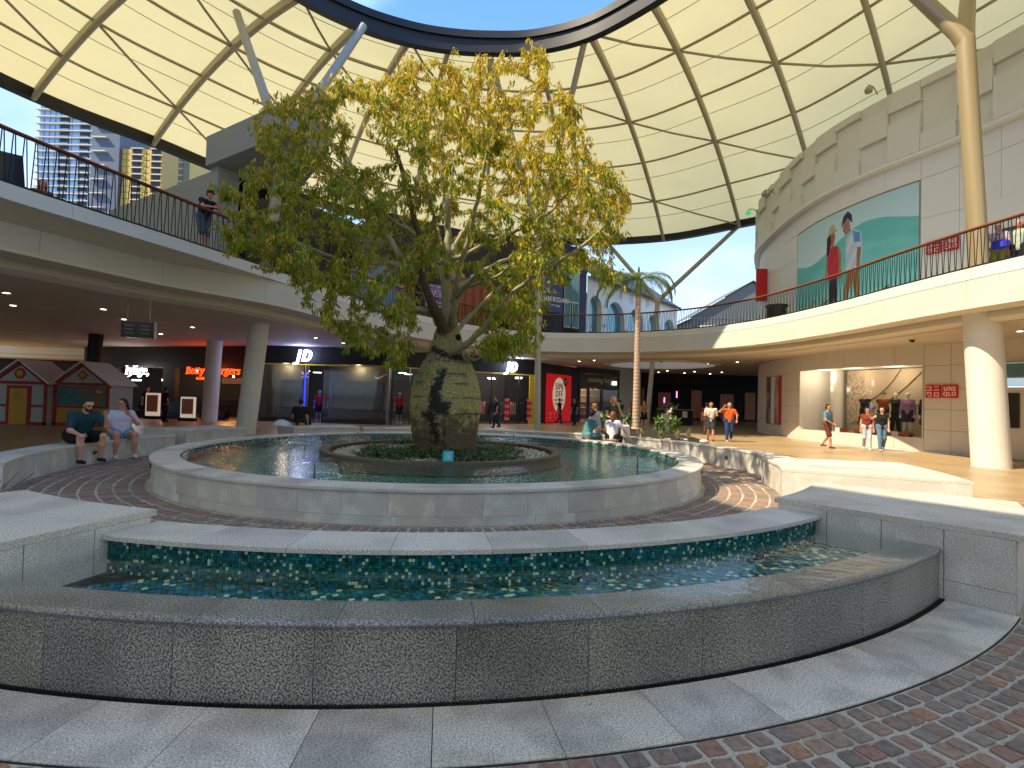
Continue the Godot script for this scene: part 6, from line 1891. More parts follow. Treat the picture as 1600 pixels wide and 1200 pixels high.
func bed_plants() -> void:
	var c := Vector3(5.7, 0, -24.0)
	var mb := MB.new()
	mb.lathe(c, [Vector2(1.0, 0.0), Vector2(0.99, 0.08), Vector2(0.85, 0.2), Vector2(0.5, 0.33), Vector2(0.0, 0.36)], 40, noise(8, 1.2), 0.04)
	for k in mb.v.size():
		var d := mb.v[k] - c
		mb.v[k] = c + Vector3(d.x * 2.5, d.y, d.z * 4.6)
	MB.recompute(mb)
	setting("planting_mound", mb, M.soil)
	rng.seed = 55
	var wide := leaf_mesh(0.34, 0.13, 0.35); var thin := leaf_mesh(0.4, 0.035, 0.3)
	var spots := [[4.4, -21.6, 0, "low tuft of grass at the front left of the palm bed"], [5.0, -21.0, 0, "low tuft of grass at the front of the palm bed"], [5.7, -20.7, 0, "pale grass tuft nearest the bench wall"], [6.4, -21.0, 0, "grass tuft at the front right of the palm bed"], [7.1, -21.8, 0, "yellowish grass tuft at the right corner of the palm bed"],
		[3.8, -23.0, 1, "broad leafed green shrub left of the palm"], [4.5, -23.6, 1, "dark leafy shrub close to the left of the palm trunk"], [5.2, -24.2, 1, "big leafed plant directly before the palm"], [6.4, -23.2, 1, "bright green leafy shrub right of the palm trunk"], [7.0, -23.9, 2, "tall flowering shrub with pale blossom right of the palm"], [7.4, -24.6, 1, "broad leafed shrub beside the slim pole"], [6.9, -25.6, 1, "leafy shrub behind the flowering one"], [4.2, -25.0, 1, "leafy shrub behind the sitting group"], [5.0, -26.0, 1, "low broad leafed plant behind the palm bed"]]
	for q in spots:
		var h: float = q[2]
		var base := Vector3(q[0], 0.26, q[1])
		var p := thing("bed_plant", base, q[3], "plant", "plants in the palm bed")
		var xfs := []; var cols := []
		var n := 34 if h == 0 else 60
		for k in n:
			var a := rng.randf() * TAU
			var y := 0.02 if h == 0 else rng.randf_range(0.1, 0.75 + 0.3 * (h - 1))
			var r := rng.randf() * (0.12 if h == 0 else 0.34)
			var tilt := rng.randf_range(2.2, 3.0) if h == 0 else rng.randf_range(1.0, 2.4)
			xfs.append(Transform3D(Basis(Vector3.UP, a) * Basis(Vector3.RIGHT, tilt) * Basis.from_scale(Vector3.ONE * rng.randf_range(0.6, 1.1)), base + Vector3(sin(a) * r, y, cos(a) * r)))
			var cc := Color(0.05, 0.13, 0.025).lerp(Color(0.17, 0.26, 0.06), rng.randf())
			if h == 0: cc = Color(0.2, 0.23, 0.06).lerp(Color(0.32, 0.3, 0.1), rng.randf())
			if h == 2 and y > 0.7 and rng.randf() < 0.6: cc = Color(0.7, 0.62, 0.5)
			cols.append(cc)
		scatter(p, "foliage", thin if h == 0 else wide, M.leaf_small, xfs, cols)
		if h > 0:
			var s := MB.new()
			for k in 5:
				var a := TAU * k / 5
				s.tube([base - Vector3(0, 0.1, 0), base + Vector3(sin(a) * 0.2, 0.6, cos(a) * 0.2)], [0.014, 0.006], 5, false)
			put(p, "stems", s, M.bark_limb)
	for k in 5:
		var rk := MB.new()
		var p := Vector3(4.6 + k * 0.7, 0.16, -20.9 - 0.25 * (k % 2))
		rk.lathe(p, [Vector2(0.0, -0.05), Vector2(0.16, -0.02), Vector2(0.19, 0.05), Vector2(0.1, 0.12), Vector2(0, 0.13)], 9, noise(50 + k, 5.0), 0.05)
		solo("pale_rock", rk, M.pebble, "%s pale rock at the front of the palm bed" % ["leftmost", "second from left", "middle", "second from right", "rightmost"][k], "rock", "pale rocks in the palm bed")

func materials_plants() -> void:
	var bt := ntex(0.05, 4, [[0.0, g(0.55)], [0.5, g(0.9)], [1.0, g(1)]], 256, 61)
	var crk := ntex(0.09, 2, [[0.0, g(0.6)], [0.4, g(0.92)], [1.0, g(1)]], 512, 62, FastNoiseLite.TYPE_CELLULAR)
	M.bark_trunk = tex(mat(Color(1, 1, 1), 0.85), crk, 1.6, bt, 1.0)
	M.bark_trunk.vertex_color_use_as_albedo = true
	M.bark_limb = tex(mat(Color(0.66, 0.63, 0.46), 0.75), bt, 3.0)
	M.bark_brown = tex(mat(Color(0.42, 0.34, 0.24), 0.8), bt, 3.0)
	M.bark_dark = mat(Color(0.09, 0.075, 0.06), 0.9)
	M.leaf = mat(Color(1, 1, 1), 0.6)
	M.leaf.metallic_specular = 0.3
	M.leaf.vertex_color_use_as_albedo = true
	M.leaf.backlight_enabled = true; M.leaf.backlight = Color(0.85, 0.85, 0.4)
	M.leaf_small = mat(Color(1, 1, 1), 0.4)
	M.leaf_small.vertex_color_use_as_albedo = true
	M.leaf_small.backlight_enabled = true; M.leaf_small.backlight = Color(0.45, 0.5, 0.3)
	M.palm_leaf = mat(Color(0.24, 0.34, 0.12), 0.45)
	M.palm_leaf.backlight_enabled = true; M.palm_leaf.backlight = Color(0.5, 0.55, 0.3)
	M.palm_trunk = tex(mat(Color(0.8, 0.69, 0.6), 0.85), bt, 2.0)
	M.palm_green = mat(Color(0.42, 0.46, 0.2), 0.5)
	M.pebble = tex(mat(Color(0.82, 0.8, 0.75), 0.7), bt, 2.0)
	M.turquoise = mat(Color(0.1, 0.72, 0.78), 0.35)
	M.water_film = glass(0.1, Color(0.9, 0.95, 0.95))
	M.water_film.metallic_specular = 0.25
	M.foam = mat(Color(0.85, 0.9, 0.9), 0.3)

# ---------- the left arcade ----------
func left_arcade() -> void:
	var A := Vector3(-27.5, 0, -35.0); var B := Vector3(-14.6, 0, -30.8)
	var t := thing("burger_cafe", A.lerp(B, 0.5), "black cafe and burger shop front under the left terrace with glowing script signs", "shop")
	put(t, "bulkhead", wall(A, B, 2.9, YC, 0.3), M.black)
	for f in [0.0, 0.2, 0.5, 0.56, 0.99]:
		put(t, "pier", wall(A.lerp(B, f), A.lerp(B, f + (0.06 if f == 0.5 else 0.012)), 0, 2.9, 0.3), M.charcoal)
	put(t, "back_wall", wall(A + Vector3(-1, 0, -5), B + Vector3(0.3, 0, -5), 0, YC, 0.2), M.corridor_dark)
	var cf := MB.new(); cf.prism(PackedVector2Array([Vector2(A.x, A.z), Vector2(B.x, B.z), Vector2(B.x + 0.3, B.z - 5), Vector2(A.x - 1, A.z - 5)]), -0.004, 0.006)
	put(t, "shop_floor", cf, M.charcoal)
	put(t, "counter", wall(A.lerp(B, 0.58) - Vector3(0, 0, 2.5), A.lerp(B, 0.95) - Vector3(0, 0, 2.5), 0, 1.1, 0.6), M.corridor_dark)
	put(t, "menu_board_light", wall(A.lerp(B, 0.6) - Vector3(0, 0, 4.7), A.lerp(B, 0.9) - Vector3(0, 0, 4.7), 2.1, 2.5, 0.05), M.corridor_glow)
	text(t, "neon_sign", "lylige,", 0.5, M.neon_white, front(A, B, 0.355, 2.72, 0.1, 0.1), 0.05, 500, true)
	put(t, "neon_sign_underline", wall(A.lerp(B, 0.325) + Vector3(0, 0, 0.15), A.lerp(B, 0.38) + Vector3(0, 0, 0.15), 2.08, 2.16, 0.04), M.neon_white)
	text(t, "neon_sign", "Betty's Burgers", 0.4, M.neon_orange, front(A, B, 0.79, 2.75, 0.1, 0.2), 0.05, 400, true)
	text(t, "neon_sign", "& CONCRETE CO.", 0.14, M.neon_orange, front(A, B, 0.76, 2.3, 0.1), 0.04)
	place_light(front(A, B, 0.79, 2.75, 0.6).origin, 0.3, Color(1, 0.35, 0.12), 0.4)
	place_light(front(A, B, 0.355, 2.7, 0.6).origin, 0.3, Color(1, 0.97, 0.92), 0.3)
	place_light(A.lerp(B, 0.75) + Vector3(0, 2.6, -2.5), 1.0, Color(1, 0.7, 0.4), 0.3)
	place_light(A.lerp(B, 0.35) + Vector3(0, 2.4, -2.5), 0.6, Color(1, 0.75, 0.5), 0.3)
	for k in 9:
		var p := A.lerp(B, 0.08 + k * 0.105) + Vector3(0, 2.2 + 0.3 * (k % 3), -1.2 - 0.5 * (k % 2))
		var pd := thing("pendant_lamp", p, "%s small warm lamp hanging in the dark cafe, counted from the left" % ["first", "second", "third", "fourth", "fifth", "sixth", "seventh", "eighth", "ninth"][k], "lamp", "pendant lamps in the cafe")
		var b := MB.new(); b.lathe(p, [Vector2(0, -0.06), Vector2(0.045, -0.04), Vector2(0.06, 0.0), Vector2(0.04, 0.05), Vector2(0.0, 0.06)], 10)
		put(pd, "bulb", b, M.lamp)
		b = MB.new(); b.tube([p + Vector3(0, 0.05, 0), Vector3(p.x, YC, p.z)], [0.006, 0.006], 4)
		put(pd, "cord", b, M.black)
	# lit menu boxes on the floor
	for q in [[Vector3(-19.4, 0, -29.6), 1.25, "upright lit menu box with a pink picture before the cafe"], [Vector3(-16.9, 0, -28.6), 1.1, "narrow lit menu box by the grey column"]]:
		var mbx := thing("menu_stand", q[0], q[2], "sign", "lit menu boxes")
		var b := MB.new(); b.obox(q[0] + Vector3(0, q[1] * 0.5 + 0.15, 0), Vector3(0.75, q[1], 0.14), Basis(), 0.02)
		put(mbx, "light_box_screen", b, M.box_glow)
		b = MB.new(); b.obox(q[0] + Vector3(0, q[1] * 0.55 + 0.15, 0.075), Vector3(0.6, q[1] * 0.72, 0.01), Basis())
		put(mbx, "picture", b, M.picture_pink)
		b = MB.new(); b.obox(q[0] + Vector3(0, 0.08, 0), Vector3(0.85, 0.16, 0.3), Basis(), 0.02)
		put(mbx, "base", b, M.charcoal)
	for k in 5:
		var p := Vector3(-24.2 + k * 1.9, 0, -30.6 + 0.5 * (k % 2))
		var s := thing("cafe_sofa", p, "%s blue cushioned bench seat in front of the cafe, from the left" % ["first", "second", "third", "fourth", "fifth"][k], "seat", "cafe seats")
		var b := MB.new(); b.obox(p + Vector3(0, 0.24, 0), Vector3(1.4, 0.42, 0.6), Basis(), 0.05)
		put(s, "seat", b, M.cloth_blue if k in [1, 3] else M.charcoal)
		b = MB.new(); b.obox(p + Vector3(0, 0.65, -0.28), Vector3(1.4, 0.5, 0.14), Basis(), 0.04)
		put(s, "backrest", b, M.cloth_blue if k in [1, 3] else M.charcoal)
	# hanging direction board
	var o := thing("direction_board", Vector3(-10.95, 3.1, -15.9), "black hanging direction board on two rods under the left terrace", "sign")
	var bs := Basis(Vector3.UP, 0.35)
	var b2 := MB.new(); b2.obox(Vector3(-10.95, 3.34, -15.9), Vector3(0.82, 0.46, 0.14), bs, 0.01)
	put(o, "board", b2, M.black_gloss)
	b2 = MB.new(); b2.obox(Vector3(-10.95, 3.34, -15.9) + bs * Vector3(0.43, 0, 0), Vector3(0.04, 0.5, 0.16), bs, 0.005)
	put(o, "end_trim", b2, M.steel_pale)
	for k in 6:
		b2 = MB.new(); b2.obox(Vector3(-10.95, 3.34, -15.9) + bs * Vector3(-0.2 + 0.38 * (k % 2), 0.12 - 0.11 * (k / 2), 0.082), Vector3(0.26 - 0.03 * (k % 3), 0.035, 0.004), bs)
		put(o, "text_line", b2, M.grey)
	for s in [-0.28, 0.28]:
		b2 = MB.new(); b2.tube([Vector3(-10.95, 3.58, -15.9) + bs * Vector3(s, 0, 0), Vector3(-10.95, YC + 0.01, -15.9) + bs * Vector3(s, 0, 0)], [0.018, 0.018], 8)
		put(o, "rod", b2, M.steel_pale)
	# the building across the far left opening
	var f := thing("far_arcade", Vector3(-34, 0, -38), "far arcade with a bright curved metal fascia over dark shops at the left", "building")
	var pts := []; var nr := []
	for k in 21:
		var a := lerpf(-0.95, 0.35, k / 20.0)
		pts.append(Vector3(-29 + 16 * sin(a) * 1.2, 0, -24 - 13 * cos(a)))
	nr = normals2(pts)
	for k in nr.size():
		if nr[k].z < 0: nr[k] = -nr[k]
	for k in range(0, 20, 2):
		var fb := MB.new(); fb.sweep(pts.slice(k, k + 3), nr.slice(k, k + 3), [Vector2(-0.4, 3.75), Vector2(0.0, 3.75), Vector2(0.35, 5.35), Vector2(-0.4, 5.35)])
		put(f, "fascia_panel", fb, M.metal_pale)
	var lo := MB.new(); lo.sweep(pts, nr, [Vector2(-3.0, 3.5), Vector2(-0.2, 3.5), Vector2(-0.2, 3.74), Vector2(-3.0, 3.74)])
	put(f, "soffit", lo, M.cream)
	var bk := MB.new(); bk.sweep(pts, nr, [Vector2(-3.2, 0), Vector2(-3.0, 0), Vector2(-3.0, 3.5), Vector2(-3.2, 3.5)])
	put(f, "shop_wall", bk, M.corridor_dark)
	var uppr := MB.new(); uppr.sweep(pts, nr, [Vector2(-3.2, 5.35), Vector2(-2.6, 5.35), Vector2(-2.6, 12.0), Vector2(-3.2, 12.0)])
	put(f, "upper_wall", uppr, M.glass_wall)
	put(f, "added_sun_wall", wall(Vector3(-33.5, 0, 10), Vector3(-33.5, 0, -31), 0, 22, 0.6), M.corridor_dark)  # tall unseen wall added to keep sun off the left arcade floor
	hut(Vector3(-20.35, 0, -22.6), 0)
	hut(Vector3(-18.0, 0, -22.9), 1)

func hut(c: Vector3, kind: int) -> void:
	var t := thing("beach_hut", c, ["red and white striped beach hut kiosk with a yellow door", "red and white beach hut kiosk with a sea picture and yellow slats"][kind], "kiosk", "beach hut kiosks")
	var w := 1.16
	var b := MB.new(); b.box(c + Vector3(-w, 0, -1.4), c + Vector3(w, 1.76, 0))
	put(t, "body", b, M.hut_white)
	# gable
	b = MB.new()
	b.face([c + Vector3(-w, 1.76, 0), c + Vector3(w, 1.76, 0), c + Vector3(0, 2.62, 0)], Vector3.BACK)
	put(t, "gable", b, M.hut_white)
	for s in [-1.0, 1.0]:
		var d := Vector3(s * w, -0.86, 0).normalized()
		var up := Vector3(s * 0.86, w, 0).normalized()
		b = MB.new()
		b.obox(c + Vector3(s * w * 0.5, 2.19, -0.66) + up * 0.05 + d * 0.05, Vector3(1.62, 0.07, 1.62), Basis(d, up, d.cross(up)) if s > 0 else Basis(-d, up, (-d).cross(up)), 0.01)
		put(t, "roof_board", b, M.paper)
		b = MB.new()
		b.obox(c + Vector3(s * w * 0.5, 2.19, 0.03) - up * 0.03 + d * 0.05, Vector3(1.6, 0.15, 0.06), Basis(d, up, d.cross(up)) if s > 0 else Basis(-d, up, (-d).cross(up)), 0.005)
		put(t, "barge_board", b, M.hut_red)
	for q in [[-w, -w + 0.13, 0, 1.8], [w - 0.13, w, 0, 1.8], [-w, w, 1.68, 1.8], [-w, w, 0.0, 0.12], [-w, w, 0.74, 0.83]]:
		b = MB.new(); b.box(c + Vector3(q[0], q[2], -0.01), c + Vector3(q[1], q[3], 0.04 if q[2] != 0.74 else 0.035), 0.004)
		put(t, "trim", b, M.hut_red)
	if kind == 0:
		b = MB.new(); b.box(c + Vector3(-0.5, 0.01, -0.01), c + Vector3(0.5, 1.62, 0.05), 0.005)
		put(t, "door_frame", b, M.hut_red)
		b = MB.new(); b.box(c + Vector3(-0.36, 0.02, 0.0), c + Vector3(0.36, 1.5, 0.06), 0.005)
		var d := put(t, "door", b, M.hut_yellow)
		b = MB.new()
		for k in 20:
			var a0 := TAU * k / 20; var a1 := TAU * (k + 1) / 20
			b.face([heart(a0, 0.11), heart(a1, 0.11), heart(a1, 0.08), heart(a0, 0.08)], Vector3.BACK)
		put(d, "emblem", b, M.hut_ink, Transform3D(Basis(), c + Vector3(0, 1.24, 0.065)))
		b = MB.new(); b.box(c + Vector3(-0.24, 1.07, 0.058), c + Vector3(0.24, 1.09, 0.063))
		put(d, "emblem_line", b, M.hut_ink)
		b = MB.new(); b.lathe(Vector3.ZERO, [Vector2(0.22, 0), Vector2(0.22, 0.03), Vector2(0.14, 0.03), Vector2(0.14, 0.02), Vector2(0, 0.02)], 24)
		put(t, "round_vent", b, M.hut_red, Transform3D(Basis(Vector3.RIGHT, PI / 2), c + Vector3(0, 2.12, 0.0)))
		b = MB.new(); b.lathe(Vector3.ZERO, [Vector2(0.14, 0), Vector2(0.14, 0.035), Vector2(0, 0.035)], 24)
		put(t, "vent_disc", b, M.hut_yellow, Transform3D(Basis(Vector3.RIGHT, PI / 2), c + Vector3(0, 2.12, 0.0)))
	else:
		b = MB.new(); b.quad(c + Vector3(-w + 0.13, 0.84, 0.012), c + Vector3(w - 0.13, 0.84, 0.012), c + Vector3(w - 0.13, 1.67, 0.012), c + Vector3(-w + 0.13, 1.67, 0.012))
		put(t, "picture", b, hut_picture())
		for k in 22:
			b = MB.new(); b.box(c + Vector3(-w + 0.14 + k * 0.0936, 0.13, 0.0), c + Vector3(-w + 0.14 + k * 0.0936 + 0.08, 0.73, 0.02), 0.004)
			put(t, "slat", b, M.hut_yellow)
		for q in [[0.24, M.hut_red, 0.02], [0.15, M.hut_yellow, 0.03]]:
			b = MB.new(); b.obox(c + Vector3(0, 2.12, 0.0), Vector3(q[0] * 1.3, q[0] * 1.3, q[2] * 2), Basis(Vector3.BACK, PI / 4), 0.003)
			put(t, "diamond_vent", b, q[1])

func heart(a: float, r: float) -> Vector3:
	return Vector3(sin(a) * sin(a) * sin(a), (13 * cos(a) - 5 * cos(2 * a) - 2 * cos(3 * a) - cos(4 * a)) / 16.0, 0) * r

func hut_picture() -> Material:
	var im := Image.create(256, 100, false, Image.FORMAT_RGB8)
	var nz := noise(2, 0.05)
	for y in 100:
		for x in 256:
			var n := nz.get_noise_2d(x * 0.4, y * 2.5)
			var c := Color(0.18, 0.36, 0.36).lerp(Color(0.34, 0.5, 0.48), 0.5 + n)
			if x > 96 and y < 55: c = c.lerp(Color(0.5, 0.38, 0.3), 0.75)
			im.set_pixel(x, y, c)
	for q in [[[[0.68, 0.95], [0.74, 0.45], [0.8, 0.25], [0.88, 0.3], [0.9, 0.6], [0.86, 0.98]], Color(0.55, 0.4, 0.18)], [[[0.8, 0.08], [0.86, 0.05], [0.89, 0.14], [0.87, 0.26], [0.81, 0.25]], Color(0.6, 0.44, 0.34)], [[[0.79, 0.24], [0.9, 0.26], [0.89, 0.34], [0.79, 0.33]], Color(0.8, 0.8, 0.78)]]: fill_poly(im, q[0], q[1])
	var m := mat(Color(1, 1, 1), 0.6)
	m.albedo_texture = ImageTexture.create_from_image(im)
	return m

# ---------- unseen side of the court behind the camera, added to block blue sky light ----------
func added_court_building() -> void:
	var t := thing("added_court_building", Vector3(0, 0, 13), "unseen cream two storey arcade added behind the viewer to hold back blue sky light", "building")
	var a := Vector3(19, 0, 12.5); var b := Vector3(-14, 0, 12.5)
	put(t, "fascia", wall(a, b, 4.5, 5.7, 1.2, 0.02), M.cream)
	put(t, "upper_wall", wall(a + Vector3(0, 0, 4), b + Vector3(0, 0, 4), 5.7, 8.0, 0.4), M.panel)
	put(t, "shop_wall", wall(a + Vector3(0, 0, 4), b + Vector3(0, 0, 4), 0, 4.5, 0.4), M.wall_warm)
	put(t, "deck", wall(a + Vector3(0, 0, 1.2), b + Vector3(0, 0, 1.2), 5.4, 5.65, 3.0), M.deck)
	for k in 5:
		var c := MB.new(); c.tube([Vector3(-11 + k * 7, -0.01, 13.4), Vector3(-11 + k * 7, 4.52, 13.4)], [0.4, 0.4], 20)
		put(t, "column", c, M.white)

# ---------- upper level and far buildings ----------
func planks(t: Node3D, called: String, a: Vector3, b: Vector3, y0: float, y1: float, n: int, m: Array) -> void:
	for k in n:
		put(t, called, wall(a.lerp(b, (k + 0.03) / n), a.lerp(b, (k + 0.97) / n), y0, y1, 0.05 + 0.008 * (k % 3)), m[(k * 7) % m.size()])

func upper_level() -> void:
	# wing wall and projecting roof box at the left
	var t := thing("white_wing", Vector3(-14, DECK, -21.5), "pale grey wing wall and boxy roof rising behind the left balustrade", "building")
	put(t, "wing_wall", wall(Vector3(-19.5, 0, -25.0), Vector3(-11.0, 0, -19.4), DECK, 9.5, 0.4, 0.02), M.wing)
	put(t, "pier", wall(Vector3(-11.0, 0, -19.37), Vector3(-10.6, 0, -19.1), DECK, 9.6, 0.8, 0.02), M.wing)
	var rf := MB.new()
	rf.prism(PackedVector2Array([Vector2(-11.1, -19.2), Vector2(-7.3, -16.7), Vector2(-6.4, -18.1), Vector2(-9.4, -22.5)]), 9.6, 10.65)
	put(t, "roof_box", rf, M.wing)
	put(t, "dark_glazing", wall(Vector3(-10.6, 0, -19.8), Vector3(-7.6, 0, -25.0), DECK, 9.58, 0.2), M.glass_wall)
	put(t, "dark_glazing", wall(Vector3(-7.55, 0, -25.1), Vector3(-6.3, 0, -29.5), DECK, 9.58, 0.2), M.glass_wall)
	for k in 5: put(t, "mullion", wall(Vector3(-10.6, 0, -19.75).lerp(Vector3(-7.6, 0, -24.95), k / 5.0), Vector3(-10.6, 0, -19.75).lerp(Vector3(-7.6, 0, -24.95), k / 5.0 + 0.02), DECK, 9.58, 0.1), M.black)
	# timber and dark glass shops behind the tree
	var A := Vector3(-8.6, 0, -31.5); var B := Vector3(1.3, 0, -38.8)
	var s := thing("timber_shop", A.lerp(B, 0.5), "upper shop clad in orange timber boards behind the bottle tree", "shop")
	put(s, "backing", wall(A, B, DECK, 12.5, 0.3), M.charcoal)
	planks(s, "timber_board", A.lerp(B, 0.42) + Vector3(0.05, 0, 0.1), A.lerp(B, 0.72) + Vector3(0.05, 0, 0.1), DECK, 9.4, 18, [M.board_a, M.board_b, M.board_c])
	planks(s, "timber_board", A.lerp(B, 0.84) + Vector3(0.05, 0, 0.1), A.lerp(B, 0.99) + Vector3(0.05, 0, 0.1), DECK, 11.5, 10, [M.board_a, M.board_b, M.board_c])
	for q in [[0.05, 0.36, 5.8, 9.0], [0.73, 0.83, 5.7, 8.6]]:
		put(s, "window_pane", wall(A.lerp(B, q[0]) + Vector3(0.08, 0, 0.12), A.lerp(B, q[1]) + Vector3(0.08, 0, 0.12), q[2], q[3], 0.04), M.glass_dark)
	for q in [[0.14, 6.0, 7.1, M.flower_a], [0.14, 7.4, 8.3, M.flower_b], [0.27, 5.9, 6.7, M.flower_b], [0.3, 7.2, 8.6, M.flower_a]]:
		put(s, "flower_poster", wall(A.lerp(B, q[0]) + Vector3(0.12, 0, 0.16), A.lerp(B, q[0] + 0.1) + Vector3(0.12, 0, 0.16), q[1], q[2], 0.02), q[3])
	# blue linen shop
	var C := Vector3(1.45, 0, -38.9); var D := Vector3(5.5, 0, -41.6)
	var l := thing("linen_shop", C.lerp(D, 0.5), "tall navy blue shop front with white lettering behind the slim pole", "shop")
	put(l, "backing", wall(C, D, DECK, 13.2, 0.3), M.navy)
	put(l, "panel", wall(C.lerp(D, 0.16) + Vector3(0.03, 0, 0.1), C.lerp(D, 0.52) + Vector3(0.03, 0, 0.1), 8.0, 13.1, 0.1, 0.01), M.navy_light)
	text(l, "lettering", "SHERIDAN", 0.34, M.paper, front(C, D, 0.38, 8.95, 0.12), 0.03)
	text(l, "lettering", "EST 1967", 0.14, M.paper, front(C, D, 0.38, 8.5, 0.12), 0.02)
	put(l, "doorway", wall(C.lerp(D, 0.16) + Vector3(0.03, 0, 0.08), C.lerp(D, 0.52) + Vector3(0.03, 0, 0.08), DECK, 7.9, 0.1), M.navy_dark)
	for q in [[0.0, 0.14, 7.0, 8.6], [0.0, 0.14, 8.8, 11.5], [0.55, 0.84, 9.0, 11.8], [0.55, 0.68, 7.1, 8.9], [0.71, 0.84, 7.1, 8.9]]:
		put(l, "window_pane", wall(C.lerp(D, q[0] + 0.01) + Vector3(0.05, 0, 0.12), C.lerp(D, q[1] - 0.01) + Vector3(0.05, 0, 0.12), q[2], q[3], 0.03), M.glass_sky)
		put(l, "window_frame", wall(C.lerp(D, q[0]) + Vector3(0.04, 0, 0.1), C.lerp(D, q[1]) + Vector3(0.04, 0, 0.1), q[2] - 0.08, q[3] + 0.08, 0.04), M.paper)
	put(l, "shop_window", wall(C.lerp(D, 0.56) + Vector3(0.05, 0, 0.1), C.lerp(D, 0.84) + Vector3(0.05, 0, 0.1), DECK, 6.95, 0.04), M.glass_wall)
	# white building with arched windows running back
	var E := Vector3(5.6, 0, -41.9); var x := Vector3(0.63, 0, -0.777); var z := x.cross(Vector3.UP)
	var w := thing("arched_building", E, "white building with tall arched windows and a dark pitched roof", "building")
	var wid := [2.7, 3.9, 3.7, 3.6, 3.6]; var u := 0.0
	for k in 5:
		var hw: float = wid[k] / 2 - 0.4
		var spring := 9.9 - hw
		var pg := PackedVector2Array([Vector2(0, DECK), Vector2(wid[k] / 2 - hw, DECK)])
		for j in 15:
			var a := PI - PI * j / 14.0
			pg.append(Vector2(wid[k] / 2 + cos(a) * hw, spring + sin(a) * hw))
		pg.append_array(PackedVector2Array([Vector2(wid[k] / 2 + hw, DECK), Vector2(wid[k], DECK), Vector2(wid[k], 11.3), Vector2(0, 11.3)]))
		var b := MB.new()
		var o := E + x * u
		var tr := Geometry2D.triangulate_polygon(pg)
		for j in range(0, tr.size(), 3):
			var f := []
			for h in 3: f.append(o + x * pg[tr[j + h]].x + Vector3(0, pg[tr[j + h]].y, 0))
			b.face(f, z)
		for j in range(1, 17):
			var p := pg[j]; var q := pg[j + 1]
			var mid := (p + q) / 2
			var p3 := o + x * p.x + Vector3(0, p.y, 0); var q3 := o + x * q.x + Vector3(0, q.y, 0)
			b.face([p3, q3, q3 - z * 0.5, p3 - z * 0.5], x * (wid[k] / 2 - mid.x) + Vector3(0, minf(0.0, spring - mid.y), 0))
		put(w, "wall_bay", b, M.white)
		put(w, "arch_glass", wall(o + x * (wid[k] / 2 - hw - 0.1) - z * 0.45, o + x * (wid[k] / 2 + hw + 0.1) - z * 0.45, DECK, 10.1, 0.05), M.glass_sky)
		put(w, "glazing_bar", wall(o + x * (wid[k] / 2 - hw) - z * 0.42, o + x * (wid[k] / 2 + hw) - z * 0.42, 7.0, 7.12, 0.06), M.charcoal)
		var lw := MB.new(); lw.lathe(o + x * (wid[k] - 0.1) + z * 0.12, [Vector2(0.0, 7.55), Vector2(0.1, 7.6), Vector2(0.12, 7.75), Vector2(0.0, 7.9)], 10)
		put(w, "wall_lamp", lw, M.paper)
		u += wid[k]
	var rb := MB.new()
	rb.quad(E + z * 0.4 + Vector3(0, 11.25, 0), E + x * u + z * 0.4 + Vector3(0, 11.25, 0), E + x * u - z * 4.5 + Vector3(0, 14.8, 0), E - z * 4.5 + Vector3(0, 14.8, 0))
	put(w, "roof", rb, M.roof_dark)
	put(w, "gutter", wall(E + z * 0.45, E + x * u + z * 0.45, 11.1, 11.3, 0.15), M.charcoal)
	put(w, "added_sun_wall", wall(E + x * u - z * 0.02, E + x * u - z * 9, DECK, 11.3, 0.3), M.charcoal)
	# terrace furniture beyond the rail at the right rear
	var fc := thing("slatted_screen", Vector3(17, DECK, -44), "pale slatted screen on the far right of the rear terrace", "fence")
	planks(fc, "slat", Vector3(15.2, 0, -44.5), Vector3(19.8, 0, -42.0), DECK, 8.0, 22, [M.paper, M.cream])
	var bn := thing("purple_banner", Vector3(16.0, DECK, -38), "violet banner hung behind the rail at the right rear", "banner")
	put(bn, "cloth", wall(Vector3(14.2, 0, -36.5), Vector3(16.2, 0, -35.4), DECK + 0.1, DECK + 1.2, 0.05, 0.01), M.violet)
	put(bn, "cloth", wall(Vector3(16.25, 0, -35.4), Vector3(17.6, 0, -34.6), DECK + 0.1, DECK + 1.0, 0.05, 0.01), M.lilac)
	var ub := thing("black_parasol", Vector3(13.2, DECK, -27.4), "squat black covered parasol behind the right balustrade", "parasol")
	var pb := MB.new(); pb.lathe(Vector3(13.2, DECK, -27.4), [Vector2(0.1, 0.1), Vector2(0.5, 0.2), Vector2(0.42, 0.9), Vector2(0.55, 1.05), Vector2(0, 1.15)], 12, noise(9, 2.0), 0.2)
	put(ub, "cover", pb, M.black)
	pb = MB.new(); pb.tube([Vector3(13.2, DECK, -27.4), Vector3(13.2, DECK + 0.3, -27.4)], [0.25, 0.05], 10)
	put(ub, "base", pb, M.grey)
	var pk := thing("black_planter", Vector3(-11.2, DECK, -11.9), "black tapered planter tub at the left end of the terrace", "planter")
	pb = MB.new(); pb.lathe(Vector3(-11.2, DECK, -11.9), [Vector2(0.42, 0.0), Vector2(0.3, 1.05), Vector2(0.26, 1.05), Vector2(0.0, 0.98)], 4)
	put(pk, "tub", pb, M.black)
	# grey gable far behind
	var gb := thing("gable_house", Vector3(29, 0, -72), "grey gabled roof far behind the right end of the rear terrace", "building")
	var gm := MB.new()
	gm.face([Vector3(22.5, 12.6, -70), Vector3(38, 12.6, -70), Vector3(30.6, 17.4, -70)], Vector3.BACK)
	gm.box(Vector3(22.9, 0, -80), Vector3(37.6, 12.6, -70.05))
	put(gb, "wall", gm, M.roof_grey)
	gm = MB.new()
